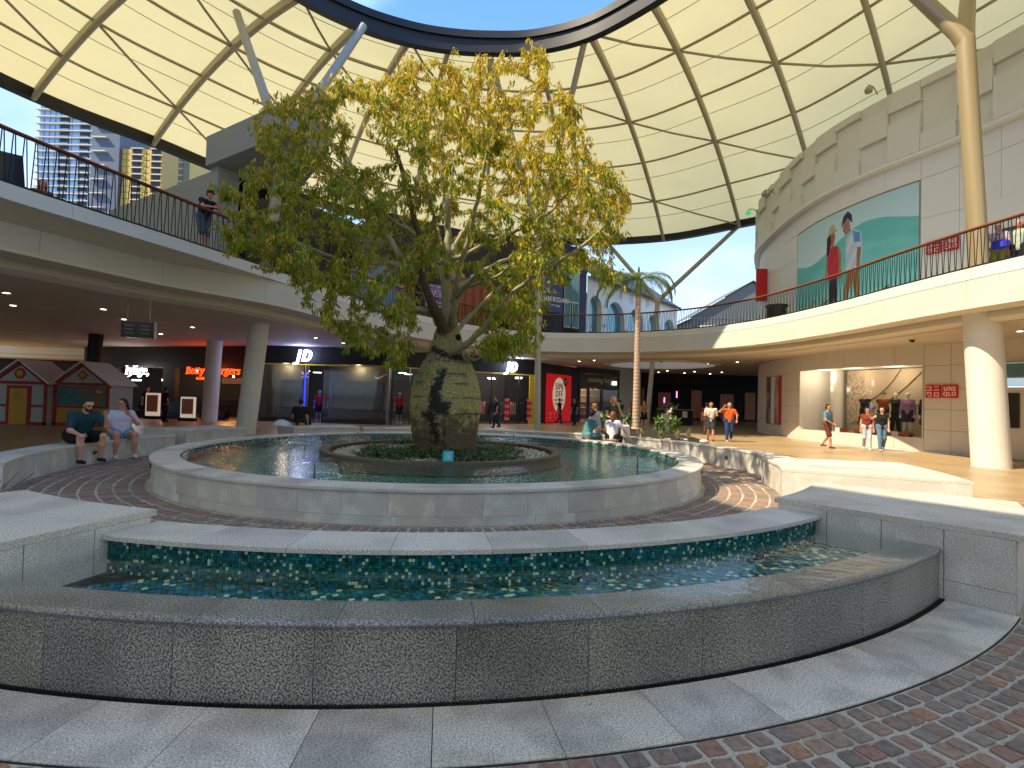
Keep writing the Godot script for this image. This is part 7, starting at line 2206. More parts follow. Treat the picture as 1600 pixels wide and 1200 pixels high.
	gm.quad(Vector3(22, 12.35, -69.6), Vector3(30.6, 17.6, -69.6), Vector3(30.6, 17.6, -80), Vector3(22, 12.35, -80))
	gm.quad(Vector3(30.6, 17.6, -69.6), Vector3(38.6, 12.4, -69.6), Vector3(38.6, 12.4, -80), Vector3(30.6, 17.6, -80))
	put(gb, "roof", gm, M.roof_grey)

func towers() -> void:
	var z := -250.0
	var t := thing("glass_tower", Vector3(-205, 0, z), "tall blue glass apartment tower with white floor edges far behind the left rail", "building")
	var b := MB.new(); b.box(Vector3(-222, 0, z - 30), Vector3(-196.5, 170, z))
	put(t, "glass_body", b, M.tower_glass)
	b = MB.new(); b.box(Vector3(-196.4, 0, z - 30), Vector3(-183.5, 170, z + 1.5))
	put(t, "dark_core", b, M.tower_slate)
	for k in 30:
		var y := 64.0 + k * 3.25
		b = MB.new(); b.box(Vector3(-223.2, y, z - 20), Vector3(-196.3, y + 0.35, z + 1.3))
		put(t, "floor_edge", b, M.paper)
		for x in [-212.5, -203.0]:
			b = MB.new(); b.box(Vector3(x, y + 0.4, z - 3), Vector3(x + 4.4, y + 3.2, z + 0.25))
			var o := put(t, "balcony", b, M.tower_dark)
			b = MB.new(); b.box(Vector3(x, y + 0.4, z + 0.5), Vector3(x + 4.4, y + 1.3, z + 0.7))
			put(o, "rail", b, M.tower_rail)
		for x in [-220.0, -217.4, -214.8, -207.0, -199.8]:
			b = MB.new(); b.box(Vector3(x, y + 0.4, z - 0.2), Vector3(x + 0.22, y + 3.2, z + 0.2))
			put(t, "mullion", b, M.tower_rail)
		if k % 2 == 0:
			b = MB.new(); b.box(Vector3(-195.5, y, z + 1.4), Vector3(-189, y + 0.4, z + 3.0))
			put(t, "sunshade", b, M.paper)
	var gt := thing("gold_tower", Vector3(-168, 0, z), "gold panelled apartment tower beside the blue glass tower", "building")
	b = MB.new(); b.box(Vector3(-183.3, 0, z - 25), Vector3(-155, 112, z))
	put(gt, "body", b, M.tower_gold)
	b = MB.new(); b.box(Vector3(-163.5, 0, z - 5), Vector3(-154.8, 112.1, z + 0.6))
	put(gt, "olive_bay", b, M.tower_olive)
	for k in 17:
		var y := 62.0 + k * 3.0
		for x in [-178.5, -169.5]:
			b = MB.new(); b.box(Vector3(x, y, z - 2), Vector3(x + 4.3, y + 2.0, z + 0.2))
			var o := put(gt, "balcony", b, M.tower_dark)
			b = MB.new(); b.box(Vector3(x - 0.3, y + 2.05, z - 1), Vector3(x + 5.4, y + 2.4, z + 0.9))
			put(o, "slab_edge", b, M.paper)
		b = MB.new(); b.box(Vector3(-156.6, y, z), Vector3(-154.5, y + 2.0, z + 0.7))
		put(gt, "window", b, M.tower_dark)
		for x in [-183.0, -173.9, -165.0]:
			b = MB.new(); b.box(Vector3(x, y + 2.8, z - 0.1), Vector3(x + 4.2, y + 2.95, z + 0.12))
			put(gt, "panel_joint", b, M.tower_joint)
	for q in [[-181.2, 2], [-172.0, 3]]:
		b = MB.new(); b.box(Vector3(q[0], 60, z), Vector3(q[0] + 0.16, 112, z + 0.1))
		put(gt, "panel_joint", b, M.tower_joint)

func materials_far() -> void:
	M.box_glow = glow(Color(0.95, 0.88, 0.8), 0.12)
	M.picture_pink = mat(Color(0.8, 0.58, 0.48), 0.6)
	M.cloth_blue = mat(Color(0.2, 0.36, 0.5), 0.9)
	M.metal_pale = mat(Color(0.72, 0.73, 0.74), 0.35, 0.3)
	M.glass_wall = mat(Color(0.06, 0.07, 0.08), 0.12)
	M.glass_sky = mat(Color(0.4, 0.58, 0.62), 0.06, 0.4)
	M.hut_white = mat(Color(0.66, 0.65, 0.6), 0.7)
	M.hut_red = mat(Color(0.62, 0.12, 0.1), 0.6)
	M.hut_yellow = mat(Color(0.76, 0.56, 0.14), 0.6)
	M.hut_ink = mat(Color(0.3, 0.2, 0.1), 0.6)
	M.wing = mat(Color(0.52, 0.54, 0.55), 0.6)
	M.board_a = mat(Color(0.52, 0.27, 0.13), 0.6)
	M.board_b = mat(Color(0.45, 0.22, 0.1), 0.6)
	M.board_c = mat(Color(0.58, 0.32, 0.17), 0.6)
	M.navy = mat(Color(0.14, 0.18, 0.34), 0.5)
	M.navy_light = mat(Color(0.22, 0.29, 0.52), 0.5)
	M.navy_dark = mat(Color(0.05, 0.06, 0.12), 0.5)
	M.roof_dark = mat(Color(0.24, 0.26, 0.3), 0.6)
	M.roof_grey = mat(Color(0.42, 0.44, 0.43), 0.7)
	M.violet = mat(Color(0.36, 0.32, 0.62), 0.8)
	M.lilac = mat(Color(0.6, 0.55, 0.66), 0.8)
	for q in [["flower_a", Color(0.3, 0.24, 0.5), Color(0.75, 0.66, 0.85), 81], ["flower_b", Color(0.5, 0.2, 0.32), Color(0.8, 0.6, 0.72), 82]]:
		M[q[0]] = tex(mat(Color(1, 1, 1), 0.7), ntex(0.06, 3, [[0.0, Color(0.1, 0.16, 0.1)], [0.45, q[1]], [0.6, q[2]], [1.0, Color(0.85, 0.82, 0.86)]], 128, q[3]), 0.8)
	M.tower_glass = mat(Color(0.6, 0.74, 0.86), 0.15, 0.2)
	M.tower_slate = mat(Color(0.34, 0.38, 0.45), 0.5)
	M.tower_dark = mat(Color(0.13, 0.14, 0.16), 0.4)
	M.tower_rail = mat(Color(0.4, 0.52, 0.66), 0.2)
	M.tower_gold = mat(Color(0.82, 0.68, 0.3), 0.4, 0.1)
	M.tower_olive = mat(Color(0.42, 0.4, 0.24), 0.5)
	M.tower_joint = mat(Color(0.4, 0.3, 0.12), 0.6)

func small_things() -> void:
	# a fallen leaf at the foot of the dark wall, and a few on the paving
	var lm := leaf_mesh(0.1, 0.04, 0.5)
	for q in [[Vector3(0.47, 0.02, -2.98), 0.4, "yellow fallen leaf at the foot of the dark granite wall"], [Vector3(2.9, 0.016, -2.75), 2.0, "brown fallen leaf on the brick paving at the lower right"], [Vector3(-5.3, 0.018, -7.3), 1.0, "dry fallen leaf on the paving left of the round basin"]]:
		solo("fallen_leaf", lm, M.leaf_dry, q[2], "leaf", "fallen leaves", Transform3D(Basis(Vector3.UP, q[1]) * Basis(Vector3.RIGHT, 1.35), q[0]))
	for q in [[Vector3(14.35, YC, -19.6), "small dome camera on the ceiling before the shop window"], [Vector3(9.0, YC, -33.0), "camera hanging at the edge of the ceiling well"], [Vector3(-17.5, YC, -24.5), "dark ceiling fitting near the dark column"]]:
		var t := thing("ceiling_camera", q[0], q[1], "camera", "cameras on the arcade ceiling")
		var b := MB.new(); b.lathe(q[0], [Vector2(0.0, -0.16), Vector2(0.07, -0.13), Vector2(0.09, -0.07), Vector2(0.09, -0.05)], 14)
		put(t, "dome", b, M.black_gloss)
		b = MB.new(); b.lathe(q[0], [Vector2(0.1, -0.055), Vector2(0.12, -0.03), Vector2(0.12, 0.002)], 14)
		put(t, "collar", b, M.paper)
	# scrub stems at the left edge by the bench
	var st := thing("bare_shrub", Vector3(-6.55, 0, -6.9), "few bare brown stems at the left edge in front of the bench", "plant")
	rng.seed = 8
	for k in 9:
		var d := Vector3(rng.randf_range(-0.3, 0.5), rng.randf_range(0.25, 0.55), rng.randf_range(-0.2, 0.2))
		var b := MB.new(); b.tube([Vector3(-6.55, 0, -6.9), Vector3(-6.55, 0, -6.9) + d * 0.5 + Vector3(0, 0.06, 0), Vector3(-6.55, 0, -6.9) + d], [0.008, 0.006, 0.003], 5)
		put(st, "stem", b, M.bark_brown)

# ---------- people ----------
# a field of tapered capsules joined smoothly, meshed as surface nets
func nets(bones: Array, cell: float, k: float) -> MB:
	var lo := Vector3(1e9, 1e9, 1e9); var hi := -lo
	for b in bones:
		var r: float = maxf(b[2], b[3]) + k + cell * 2.0
		for p in [b[0], b[1]]:
			lo = lo.min(p - Vector3.ONE * r); hi = hi.max(p + Vector3.ONE * r)
	var nx := int((hi.x - lo.x) / cell) + 2; var ny := int((hi.y - lo.y) / cell) + 2; var nz := int((hi.z - lo.z) / cell) + 2
	var f := PackedFloat32Array()
	f.resize(nx * ny * nz); f.fill(1.0)
	for b in bones:
		var a: Vector3 = b[0]; var e: Vector3 = b[1] - b[0]
		var ra: float = b[2]; var rb: float = b[3]
		var flat: float = b[4] if b.size() > 4 else 1.0
		var l2 := maxf(e.length_squared(), 1e-9)
		var r := maxf(ra, rb) + k + cell * 1.5
		var l := (a.min(b[1]) - Vector3.ONE * r - lo) / cell; var h := (a.max(b[1]) + Vector3.ONE * r - lo) / cell
		for z in range(maxi(0, int(l.z)), mini(nz, int(h.z) + 2)):
			for y in range(maxi(0, int(l.y)), mini(ny, int(h.y) + 2)):
				var o := (z * ny + y) * nx
				for x in range(maxi(0, int(l.x)), mini(nx, int(h.x) + 2)):
					var p := Vector3(x, y, z) * cell + lo - a
					var t := clampf(p.dot(e) / l2, 0.0, 1.0)
					var q := p - e * t
					if flat != 1.0: q.z *= flat
					var d := q.length() - (ra + (rb - ra) * t)
					var c := f[o + x]
					var w := k - absf(c - d)
					f[o + x] = minf(c, d) - (w * w / (4.0 * k) if w > 0.0 else 0.0)
	var m := MB.new()
	var at := {}
	var st := [1, nx, nx * ny]
	for z in nz - 1:
		for y in ny - 1:
			var o := (z * ny + y) * nx
			for x in nx - 1:
				var i := o + x
				var v0 := f[i]
				if v0 > cell * 2.0 or v0 < -cell * 2.0: continue
				var c := [v0, f[i + 1], f[i + nx], f[i + nx + 1], f[i + st[2]], f[i + st[2] + 1], f[i + st[2] + nx], f[i + st[2] + nx + 1]]
				var neg := 0
				for q in c:
					if q < 0.0: neg += 1
				if neg == 0 or neg == 8: continue
				var sum := Vector3.ZERO; var n := 0
				for ed in [[0, 1], [2, 3], [4, 5], [6, 7], [0, 2], [1, 3], [4, 6], [5, 7], [0, 4], [1, 5], [2, 6], [3, 7]]:
					var ca: float = c[ed[0]]; var cb: float = c[ed[1]]
					if (ca < 0.0) != (cb < 0.0):
						var t := ca / (ca - cb)
						var pa := Vector3(ed[0] & 1, (ed[0] >> 1) & 1, ed[0] >> 2); var pb := Vector3(ed[1] & 1, (ed[1] >> 1) & 1, ed[1] >> 2)
						sum += pa.lerp(pb, t); n += 1
				at[i] = m.vert(lo + (Vector3(x, y, z) + sum / n) * cell, Vector3.UP)
	for i in at:
		var inside := f[i] < 0.0
		for ax in 3:
			if (f[i + st[ax]] < 0.0) == inside: continue
			var u: int = st[(ax + 1) % 3]; var v: int = st[(ax + 2) % 3]
			if not (at.has(i - u) and at.has(i - v) and at.has(i - u - v)): continue
			var q := [at[i], at[i - u], at[i - u - v], at[i - v]]
			if inside: m.ix.append_array([q[0], q[2], q[1], q[0], q[3], q[2]])
			else: m.ix.append_array([q[0], q[1], q[2], q[0], q[2], q[3]])
	MB.recompute(m)
	return m

var kit := {}
func body_kit() -> void:
	# a hand: palm along -y from the wrist, fingers slightly curled, thumb from the side of the palm
	var h := [[Vector3(-0.02, -0.015, 0), Vector3(-0.026, -0.075, 0.0), 0.017, 0.014], [Vector3(0.0, -0.01, 0), Vector3(0.0, -0.08, 0), 0.017, 0.014], [Vector3(0.02, -0.015, 0), Vector3(0.026, -0.075, 0), 0.017, 0.014]]
	var fx := [-0.033, -0.011, 0.011, 0.032]; var fl := [0.052, 0.072, 0.078, 0.068]
	for k in 4:
		var a := Vector3(fx[k], -0.085, 0.0); var b := a + Vector3(fx[k] * 0.12, -fl[k] * 0.5, 0.006); var c := b + Vector3(0, -fl[k] * 0.42, 0.022)
		h.append([a, b, 0.0095, 0.0088]); h.append([b, c, 0.0088, 0.0075])
	h.append([Vector3(0.026, -0.03, 0.004), Vector3(0.05, -0.06, 0.018), 0.013, 0.0105]); h.append([Vector3(0.05, -0.06, 0.018), Vector3(0.056, -0.09, 0.03), 0.0105, 0.009])
	kit.hand = nets(h, 0.0055, 0.006)
	# a head: origin at its centre, face to +z
	kit.head = nets([[Vector3(0, 0.035, -0.012), Vector3(0, 0.03, 0.012), 0.082, 0.078], [Vector3(0, -0.02, 0.022), Vector3(0, -0.062, 0.04), 0.062, 0.04], [Vector3(-0.03, -0.045, 0.02), Vector3(0.03, -0.045, 0.02), 0.036, 0.036], [Vector3(0, 0.012, 0.088), Vector3(0, -0.018, 0.1), 0.009, 0.0135], [Vector3(-0.078, -0.0, -0.004), Vector3(-0.08, -0.028, 0.0), 0.013, 0.009], [Vector3(0.078, -0.0, -0.004), Vector3(0.08, -0.028, 0.0), 0.013, 0.009], [Vector3(-0.035, 0.033, 0.07), Vector3(0.035, 0.033, 0.07), 0.015, 0.015], [Vector3(-0.018, -0.058, 0.072), Vector3(0.018, -0.058, 0.072), 0.01, 0.01], [Vector3(0, -0.05, -0.02), Vector3(0, -0.16, -0.035), 0.05, 0.054]], 0.009, 0.022)
	var hair_cap := [[Vector3(0, 0.05, -0.035), Vector3(0, 0.062, -0.012), 0.086, 0.078], [Vector3(-0.05, 0.03, -0.03), Vector3(-0.065, -0.01, -0.025), 0.05, 0.03], [Vector3(0.05, 0.03, -0.03), Vector3(0.065, -0.01, -0.025), 0.05, 0.03], [Vector3(0, 0.02, -0.06), Vector3(0, -0.05, -0.065), 0.06, 0.045]]
	kit.short = nets(hair_cap, 0.011, 0.02)
	kit.long = nets(hair_cap + [[Vector3(-0.07, 0.03, -0.02), Vector3(-0.08, -0.2, -0.03), 0.035, 0.03], [Vector3(0.07, 0.03, -0.02), Vector3(0.08, -0.2, -0.03), 0.035, 0.03], [Vector3(0, 0.0, -0.075), Vector3(0, -0.26, -0.085), 0.065, 0.05]], 0.013, 0.025)
	kit.bob = nets(hair_cap + [[Vector3(-0.075, 0.04, -0.01), Vector3(-0.085, -0.09, 0.0), 0.04, 0.034], [Vector3(0.075, 0.04, -0.01), Vector3(0.085, -0.09, 0.0), 0.04, 0.034], [Vector3(0, 0.0, -0.07), Vector3(0, -0.1, -0.075), 0.07, 0.06]], 0.013, 0.025)
	kit.tail = nets(hair_cap + [[Vector3(0, 0.03, -0.11), Vector3(0.03, -0.12, -0.13), 0.035, 0.03], [Vector3(0.03, -0.12, -0.13), Vector3(0.1, -0.26, -0.02), 0.03, 0.018]], 0.012, 0.02)
	kit.curly = nets(hair_cap + [[Vector3(-0.06, 0.09, 0.0), Vector3(0.06, 0.09, 0.01), 0.05, 0.05], [Vector3(0, 0.09, 0.04), Vector3(0, 0.08, -0.07), 0.05, 0.06]], 0.012, 0.02)
	kit.cap = nets([[Vector3(0, 0.06, -0.025), Vector3(0, 0.058, 0.005), 0.092, 0.088], [Vector3(-0.03, 0.052, 0.1), Vector3(-0.03, 0.042, 0.15), 0.014, 0.01], [Vector3(0.03, 0.052, 0.1), Vector3(0.03, 0.042, 0.15), 0.014, 0.01], [Vector3(0, 0.055, 0.1), Vector3(0, 0.045, 0.16), 0.014, 0.01]], 0.012, 0.012)
	kit.beard = nets([[Vector3(-0.06, -0.03, 0.02), Vector3(-0.035, -0.085, 0.06), 0.018, 0.025], [Vector3(0.06, -0.03, 0.02), Vector3(0.035, -0.085, 0.06), 0.018, 0.025], [Vector3(-0.03, -0.085, 0.065), Vector3(0.03, -0.085, 0.065), 0.026, 0.026]], 0.01, 0.015)
	var ey := MB.new()
	for s in [-1.0, 1.0]:
		ey.lathe(Vector3.ZERO, [Vector2(0, 0), Vector2(0, 0)], 3)
		ey.obox(Vector3(s * 0.031, 0.012, 0.083), Vector3(0.026, 0.011, 0.01), Basis(Vector3.UP, s * 0.25), 0.004)
		ey.obox(Vector3(s * 0.032, 0.034, 0.086), Vector3(0.034, 0.006, 0.008), Basis(Vector3.UP, s * 0.25), 0.002)
	kit.eyes = ey
	var mo := MB.new(); mo.obox(Vector3(0, -0.056, 0.085), Vector3(0.042, 0.009, 0.008), Basis(), 0.003)
	kit.mouth = mo
	var gl := MB.new()
	for s in [-1.0, 1.0]:
		gl.obox(Vector3(s * 0.031, 0.012, 0.092), Vector3(0.042, 0.024, 0.006), Basis(Vector3.UP, s * 0.2), 0.002)
		gl.obox(Vector3(s * 0.075, 0.018, 0.045), Vector3(0.005, 0.008, 0.1), Basis(Vector3.UP, -s * 0.1), 0.001)
	kit.glasses = gl

var skins := {}
func skin(c: Color) -> Material:
	if not skins.has(c):
		var m := mat(c, 0.55)
		m.subsurf_scatter_enabled = true; m.subsurf_scatter_strength = 0.1
		skins[c] = m
	return skins[c]
func cloth(c: Color) -> Material:
	if not skins.has([c]): skins[[c]] = tex(mat(c, 0.9), M.weave, 2.5)
	return skins[[c]]

# o: height, cell, skin, hair, hair_style, shirt, sleeve, hem, pants, leg ("shorts", "long", "skirt"), shoes, and the pose:
# hip (height of the hip joint), lean (forward), twist, arms [[elbow, wrist] left and right, from the shoulder], legs [[knee, ankle]...] from the hip, look (yaw, pitch), girth
func person(called: String, label: String, category: String, at: Vector3, yaw: float, o: Dictionary) -> Node3D:
	var t := thing(called, at, label, category, o.get("group", ""))
	t.rotation.y = yaw
	var s: float = o.get("h", 1.72) / 1.75
	var cell: float = o.get("cell", 0.026)
	var gth: float = o.get("girth", 1.0)
	var fem: bool = o.get("fem", false)
	var hipy: float = o.get("hip", 0.92) * s
	var P := Vector3(0, hipy, 0)
	var lean: float = o.get("lean", 0.03)
	var side: float = o.get("side", 0.0)
	var up := (Vector3(side, 1, 0) + Vector3(0, 0, tan(lean))).normalized()
	var sx := Basis(Vector3.UP, o.get("twist", 0.0)) * Vector3.RIGHT
	var W := P + up * 0.2 * s; var C := P + up * 0.4 * s; var N := P + up * 0.56 * s
	var sh := (0.165 if fem else 0.19) * s * lerpf(1.0, gth, 0.5); var hw := (0.095 if fem else 0.088) * s * gth
	var S := [C + up * 0.085 * s + sx * sh, C + up * 0.085 * s - sx * sh]
	var Hh := [P + Vector3.RIGHT * hw, P - Vector3.RIGHT * hw]
	var arms: Array = o.get("arms", [])
	var legs: Array = o.get("legs", [])
	var E := []; var Wr := []; var K := []; var An := []
	for k in 2:
		var sg := 1.0 if k == 0 else -1.0
		var a: Array = arms[k] if arms.size() else [Vector3(sg * 0.05, -0.28, -0.02), Vector3(sg * 0.06, -0.53, 0.05)]
		E.append(S[k] + a[0] * s); Wr.append(S[k] + a[1] * s)
		var l: Array = legs[k] if legs.size() else [Vector3(sg * 0.01, -0.42, 0.02), Vector3(sg * 0.02, -0.84, 0.0)]
		K.append(Hh[k] + l[0] * s); An.append(Hh[k] + l[1] * s)
	var tr := [[C + sx * 0.07 * s * gth, W + sx * 0.06 * s * gth, 0.105 * s * gth, 0.1 * s * gth], [C - sx * 0.07 * s * gth, W - sx * 0.06 * s * gth, 0.105 * s * gth, 0.1 * s * gth], [W, P + up * 0.02, 0.115 * s * gth, 0.12 * s * gth], [S[0], S[1], 0.062 * s, 0.062 * s]]
	if fem: tr.append([C + sx * 0.065 + Vector3(0, -0.03, 0.06) * s, C - sx * 0.065 + Vector3(0, -0.03, 0.06) * s, 0.07 * s, 0.07 * s])
	var hip := [[Hh[0], Hh[1], 0.115 * s * gth, 0.115 * s * gth]]
	var body := tr + hip
	for k in 2:
		body.append([S[k], E[k], 0.052 * s * gth, 0.04 * s * gth]); body.append([E[k], Wr[k], 0.041 * s * gth, 0.026 * s])
		body.append([Hh[k], K[k], 0.088 * s * gth, 0.056 * s * gth]); body.append([K[k], K[k].lerp(An[k], 0.4), 0.052 * s * gth, 0.054 * s * gth]); body.append([K[k].lerp(An[k], 0.4), An[k], 0.054 * s * gth, 0.034 * s])
		body.append([An[k], An[k] + Vector3(0, -0.045, 0.02) * s, 0.034 * s, 0.032 * s])
		body.append([An[k] + Vector3(0, -0.05, -0.02) * s, An[k] + Vector3(0, -0.055, 0.13) * s, 0.03 * s, 0.025 * s])
	var look: Vector2 = o.get("look", Vector2.ZERO)
	var hc := N + up * 0.15 * s + Vector3(0, 0, 0.015)
	body.append([N - up * 0.05, hc - up * 0.06, 0.052 * s, 0.05 * s])
	var b := nets(body, cell, 0.035)
	# head and hands, finer, joined to the same surface
	var hx := Transform3D(Basis(Vector3.UP, look.x) * Basis(Vector3.RIGHT, look.y) * Basis.from_scale(Vector3.ONE * s * (0.96 if fem else 1.0)), hc)
	if not o.get("headless", false): b.add(kit.head, hx)
	for k in 2:
		var d: Vector3 = (Wr[k] - E[k]).normalized()
		var fwd: Vector3 = o.get("palm", Vector3(0, 0, 1))
		var z := (fwd - d * fwd.dot(d)).normalized()
		var x := (-d).cross(z) * (1.0 if k == 1 else -1.0)
		b.add(kit.hand, Transform3D(Basis(x, -d, z) * Basis.from_scale(Vector3.ONE * s), Wr[k] + d * 0.005))
	# parts are built in the person's own axes
	own(t, "body", b, skin(o.get("skin", Color(0.74, 0.54, 0.43))))
	if o.has("shirt"):
		var sb := []
		for q in tr: sb.append([q[0], q[1], q[2] + 0.016, q[3] + 0.018])
		if o.get("hem", 1) > 0: sb.append([P + up * 0.06 + sx * 0.05, P + up * 0.06 - sx * 0.05, 0.118 * s * gth, 0.118 * s * gth])
		var sl: float = o.get("sleeve", 0.55)
		for k in 2:
			if sl > 0.0: sb.append([S[k], S[k].lerp(E[k], minf(sl, 1.0)), 0.066 * s * gth, 0.06 * s * gth])
			if sl > 1.0: sb.append([E[k], E[k].lerp(Wr[k], sl - 1.0), 0.058 * s, 0.045 * s])
		own(t, "shirt", nets(sb, cell, 0.03), cloth(o.shirt))
	if o.has("pants"):
		var pb := [[Hh[0] + up * 0.05, Hh[1] + up * 0.05, 0.128 * s * gth, 0.128 * s * gth], [P, P + up * 0.1, 0.125 * s * gth, 0.12 * s * gth]]
		var leg: String = o.get("leg", "long")
		for k in 2:
			if leg == "long":
				pb.append([Hh[k], K[k], 0.103 * s * gth, 0.075 * s * gth]); pb.append([K[k], An[k] + Vector3(0, 0.02, 0), 0.075 * s * gth, 0.062 * s])
			elif leg == "skirt": pb.append([Hh[k], Hh[k].lerp(K[k], o.get("skirt", 0.75)), 0.12 * s, 0.15 * s])
			else: pb.append([Hh[k], Hh[k].lerp(K[k], o.get("skirt", 0.8)), 0.107 * s * gth, 0.098 * s * gth])
		own(t, "skirt" if o.get("leg", "") == "skirt" else ("shorts" if leg == "shorts" else "trousers"), nets(pb, cell, 0.03), cloth(o.pants))
	if o.has("shoes"):
		for k in 2:
			own(t, "shoe", nets([[An[k] + Vector3(0, -0.045, -0.03) * s, An[k] + Vector3(0, -0.05, 0.14) * s, 0.042 * s, 0.036 * s], [An[k] + Vector3(0, -0.04, -0.02) * s, An[k] + Vector3(0, -0.01, 0.0) * s, 0.042 * s, 0.042 * s]], 0.016, 0.02), mat(o.shoes, 0.6))
	if o.has("hair"): own(t, "hair", kit[o.get("hair_style", "short")].mesh(), mat(o.hair, 0.6), hx)
	if o.has("beard"): own(t, "beard", kit.beard.mesh(), mat(o.beard, 0.8), hx)
	if o.has("hat"): own(t, "cap", kit.cap.mesh(), mat(o.hat, 0.8), hx)
	if o.has("glasses"): own(t, "glasses", kit.glasses.mesh(), M.black_gloss, hx)
	elif not o.get("headless", false) and not o.get("plain", false): own(t, "eyes", kit.eyes.mesh(), M.eye, hx)
	if not o.get("plain", false): own(t, "mouth", kit.mouth.mesh(), M.lip, hx)
	t.set_meta("wrist", Wr[1])
	return t

func own(t: Node3D, called: String, shape, m: Material, xf := Transform3D()) -> MeshInstance3D:
	var o := MeshInstance3D.new()
	o.mesh = shape.mesh() if shape is MB else shape
	o.material_override = m
	o.name = numbered(t, called)
	t.add_child(o)
	o.transform = xf
	return o

func people() -> void:
	body_kit()
	M.eye = mat(Color(0.08, 0.06, 0.05), 0.3)
	M.lip = mat(Color(0.55, 0.3, 0.27), 0.5)
	var tan_ := Color(0.72, 0.5, 0.38); var fair := Color(0.8, 0.6, 0.5)
	var sit := [[Vector3(0.06, 0.02, 0.43), Vector3(0.07, -0.43, 0.42)], [Vector3(-0.06, 0.02, 0.43), Vector3(-0.07, -0.43, 0.42)]]
	# the couple on the left bench
	person("person", "bearded man in a dark teal shirt and black shorts, bent forward on the left bench", "person", Vector3(-9.14, 0, -11.55), 1.15, {h = 1.86, cell = 0.018, girth = 1.22, skin = fair, hair = Color(0.13, 0.09, 0.07), beard = Color(0.16, 0.1, 0.07), glasses = 1, shirt = Color(0.1, 0.27, 0.3), sleeve = 0.75, pants = Color(0.05, 0.05, 0.055), leg = "shorts", shoes = Color(0.06, 0.06, 0.06), hip = 0.55, lean = 0.45, look = Vector2(0.05, 0.35), arms = [[Vector3(0.1, -0.22, 0.2), Vector3(0.0, 0.0, 0.32)], [Vector3(-0.08, -0.28, 0.1), Vector3(-0.04, -0.36, 0.36)]], legs = [[Vector3(0.12, 0.02, 0.42), Vector3(0.14, -0.4, 0.34)], [Vector3(-0.06, 0.02, 0.43), Vector3(-0.06, -0.4, 0.45)]]})
	person("person", "woman in a white shirt and denim shorts with a dark plait on the left bench", "person", Vector3(-9.12, 0, -12.8), 0.85, {h = 1.76, cell = 0.018, girth = 1.22, fem = true, skin = Color(0.76, 0.54, 0.43), hair = Color(0.1, 0.07, 0.07), hair_style = "tail", glasses = 1, shirt = Color(0.82, 0.81, 0.88), sleeve = 0.75, pants = Color(0.5, 0.6, 0.7), leg = "shorts", skirt = 0.35, shoes = Color(0.82, 0.82, 0.82), hip = 0.55, lean = 0.05, look = Vector2(-1.1, 0.05), arms = [[Vector3(0.14, -0.24, 0.02), Vector3(-0.06, -0.03, 0.12)], [Vector3(-0.14, -0.26, 0.02), Vector3(-0.04, -0.42, 0.22)]], legs = sit})
	var tray := thing("takeaway_tray", Vector3(-9.1, 0.46, -12.15), "white takeaway tray on the bench between the couple", "tray")
	var tb := MB.new(); tb.obox(Vector3(-9.1, 0.5, -12.15), Vector3(0.3, 0.08, 0.22), Basis(Vector3.UP, 0.3), 0.015)
	put(tray, "box", tb, M.paper)
	# sitters on the far rim and by them
	person("person", "dark haired young man in a teal shirt sitting on the far fountain rim", "person", Vector3(2.3, 0, -16.62), 2.0, {h = 1.72, skin = fair, hair = Color(0.07, 0.05, 0.05), hair_style = "curly", shirt = Color(0.3, 0.52, 0.54), pants = Color(0.36, 0.56, 0.57), leg = "shorts", hip = 0.56, lean = 0.3, look = Vector2(0, 0.25), arms = [[Vector3(0.05, -0.26, 0.1), Vector3(0.02, -0.2, 0.36)], [Vector3(-0.04, -0.26, 0.08), Vector3(-0.02, -0.22, 0.36)]], legs = sit, shoes = Color(0.8, 0.8, 0.8)})
	person("person", "woman in white shirt and black trousers on the far fountain rim, back turned", "person", Vector3(2.98, 0, -16.05), 2.75, {h = 1.7, fem = true, skin = fair, hair = Color(0.42, 0.27, 0.16), hair_style = "long", shirt = Color(0.84, 0.82, 0.86), pants = Color(0.03, 0.03, 0.035), leg = "long", hip = 0.56, lean = 0.12, arms = [[Vector3(0.08, -0.26, 0.08), Vector3(0.0, -0.36, 0.28)], [Vector3(-0.2, -0.22, -0.06), Vector3(-0.34, -0.42, -0.08)]], legs = sit, shoes = Color(0.1, 0.1, 0.1)})
	person("person", "fair haired boy in a white shirt standing behind the sitting pair", "person", Vector3(2.75, 0, -17.45), -2.2, {h = 1.55, skin = fair, hair = Color(0.66, 0.46, 0.24), hair_style = "curly", shirt = Color(0.82, 0.82, 0.84), pants = Color(0.7, 0.72, 0.75), leg = "shorts", lean = 0.15, look = Vector2(0, 0.2), shoes = Color(0.85, 0.85, 0.85), arms = [[Vector3(0.03, -0.22, 0.14), Vector3(-0.05, -0.26, 0.38)], [Vector3(-0.04, -0.26, 0.05), Vector3(-0.04, -0.4, 0.26)]]})
	person("person", "blonde woman in an olive top standing with a hand to her face", "person", Vector3(3.2, 0, -17.2), 0.25, {h = 1.8, fem = true, skin = fair, hair = Color(0.72, 0.5, 0.2), hair_style = "bob", shirt = Color(0.2, 0.2, 0.13), sleeve = 0.2, pants = Color(0.2, 0.2, 0.22), leg = "skirt", arms = [[Vector3(0.1, -0.24, 0.08), Vector3(-0.06, 0.04, 0.16)], [Vector3(-0.05, -0.27, 0.0), Vector3(0.06, -0.32, 0.2)]], shoes = Color(0.2, 0.15, 0.1)})
	var bag := thing("carrier_bag", Vector3(3.55, 0.62, -16.95), "white carrier bag beside the blonde woman", "bag")
	tb = MB.new(); tb.obox(Vector3(3.55, 0.72, -16.95), Vector3(0.3, 0.4, 0.12), Basis(Vector3.UP, 0.4), 0.04)
	put(bag, "sack", tb, M.paper)
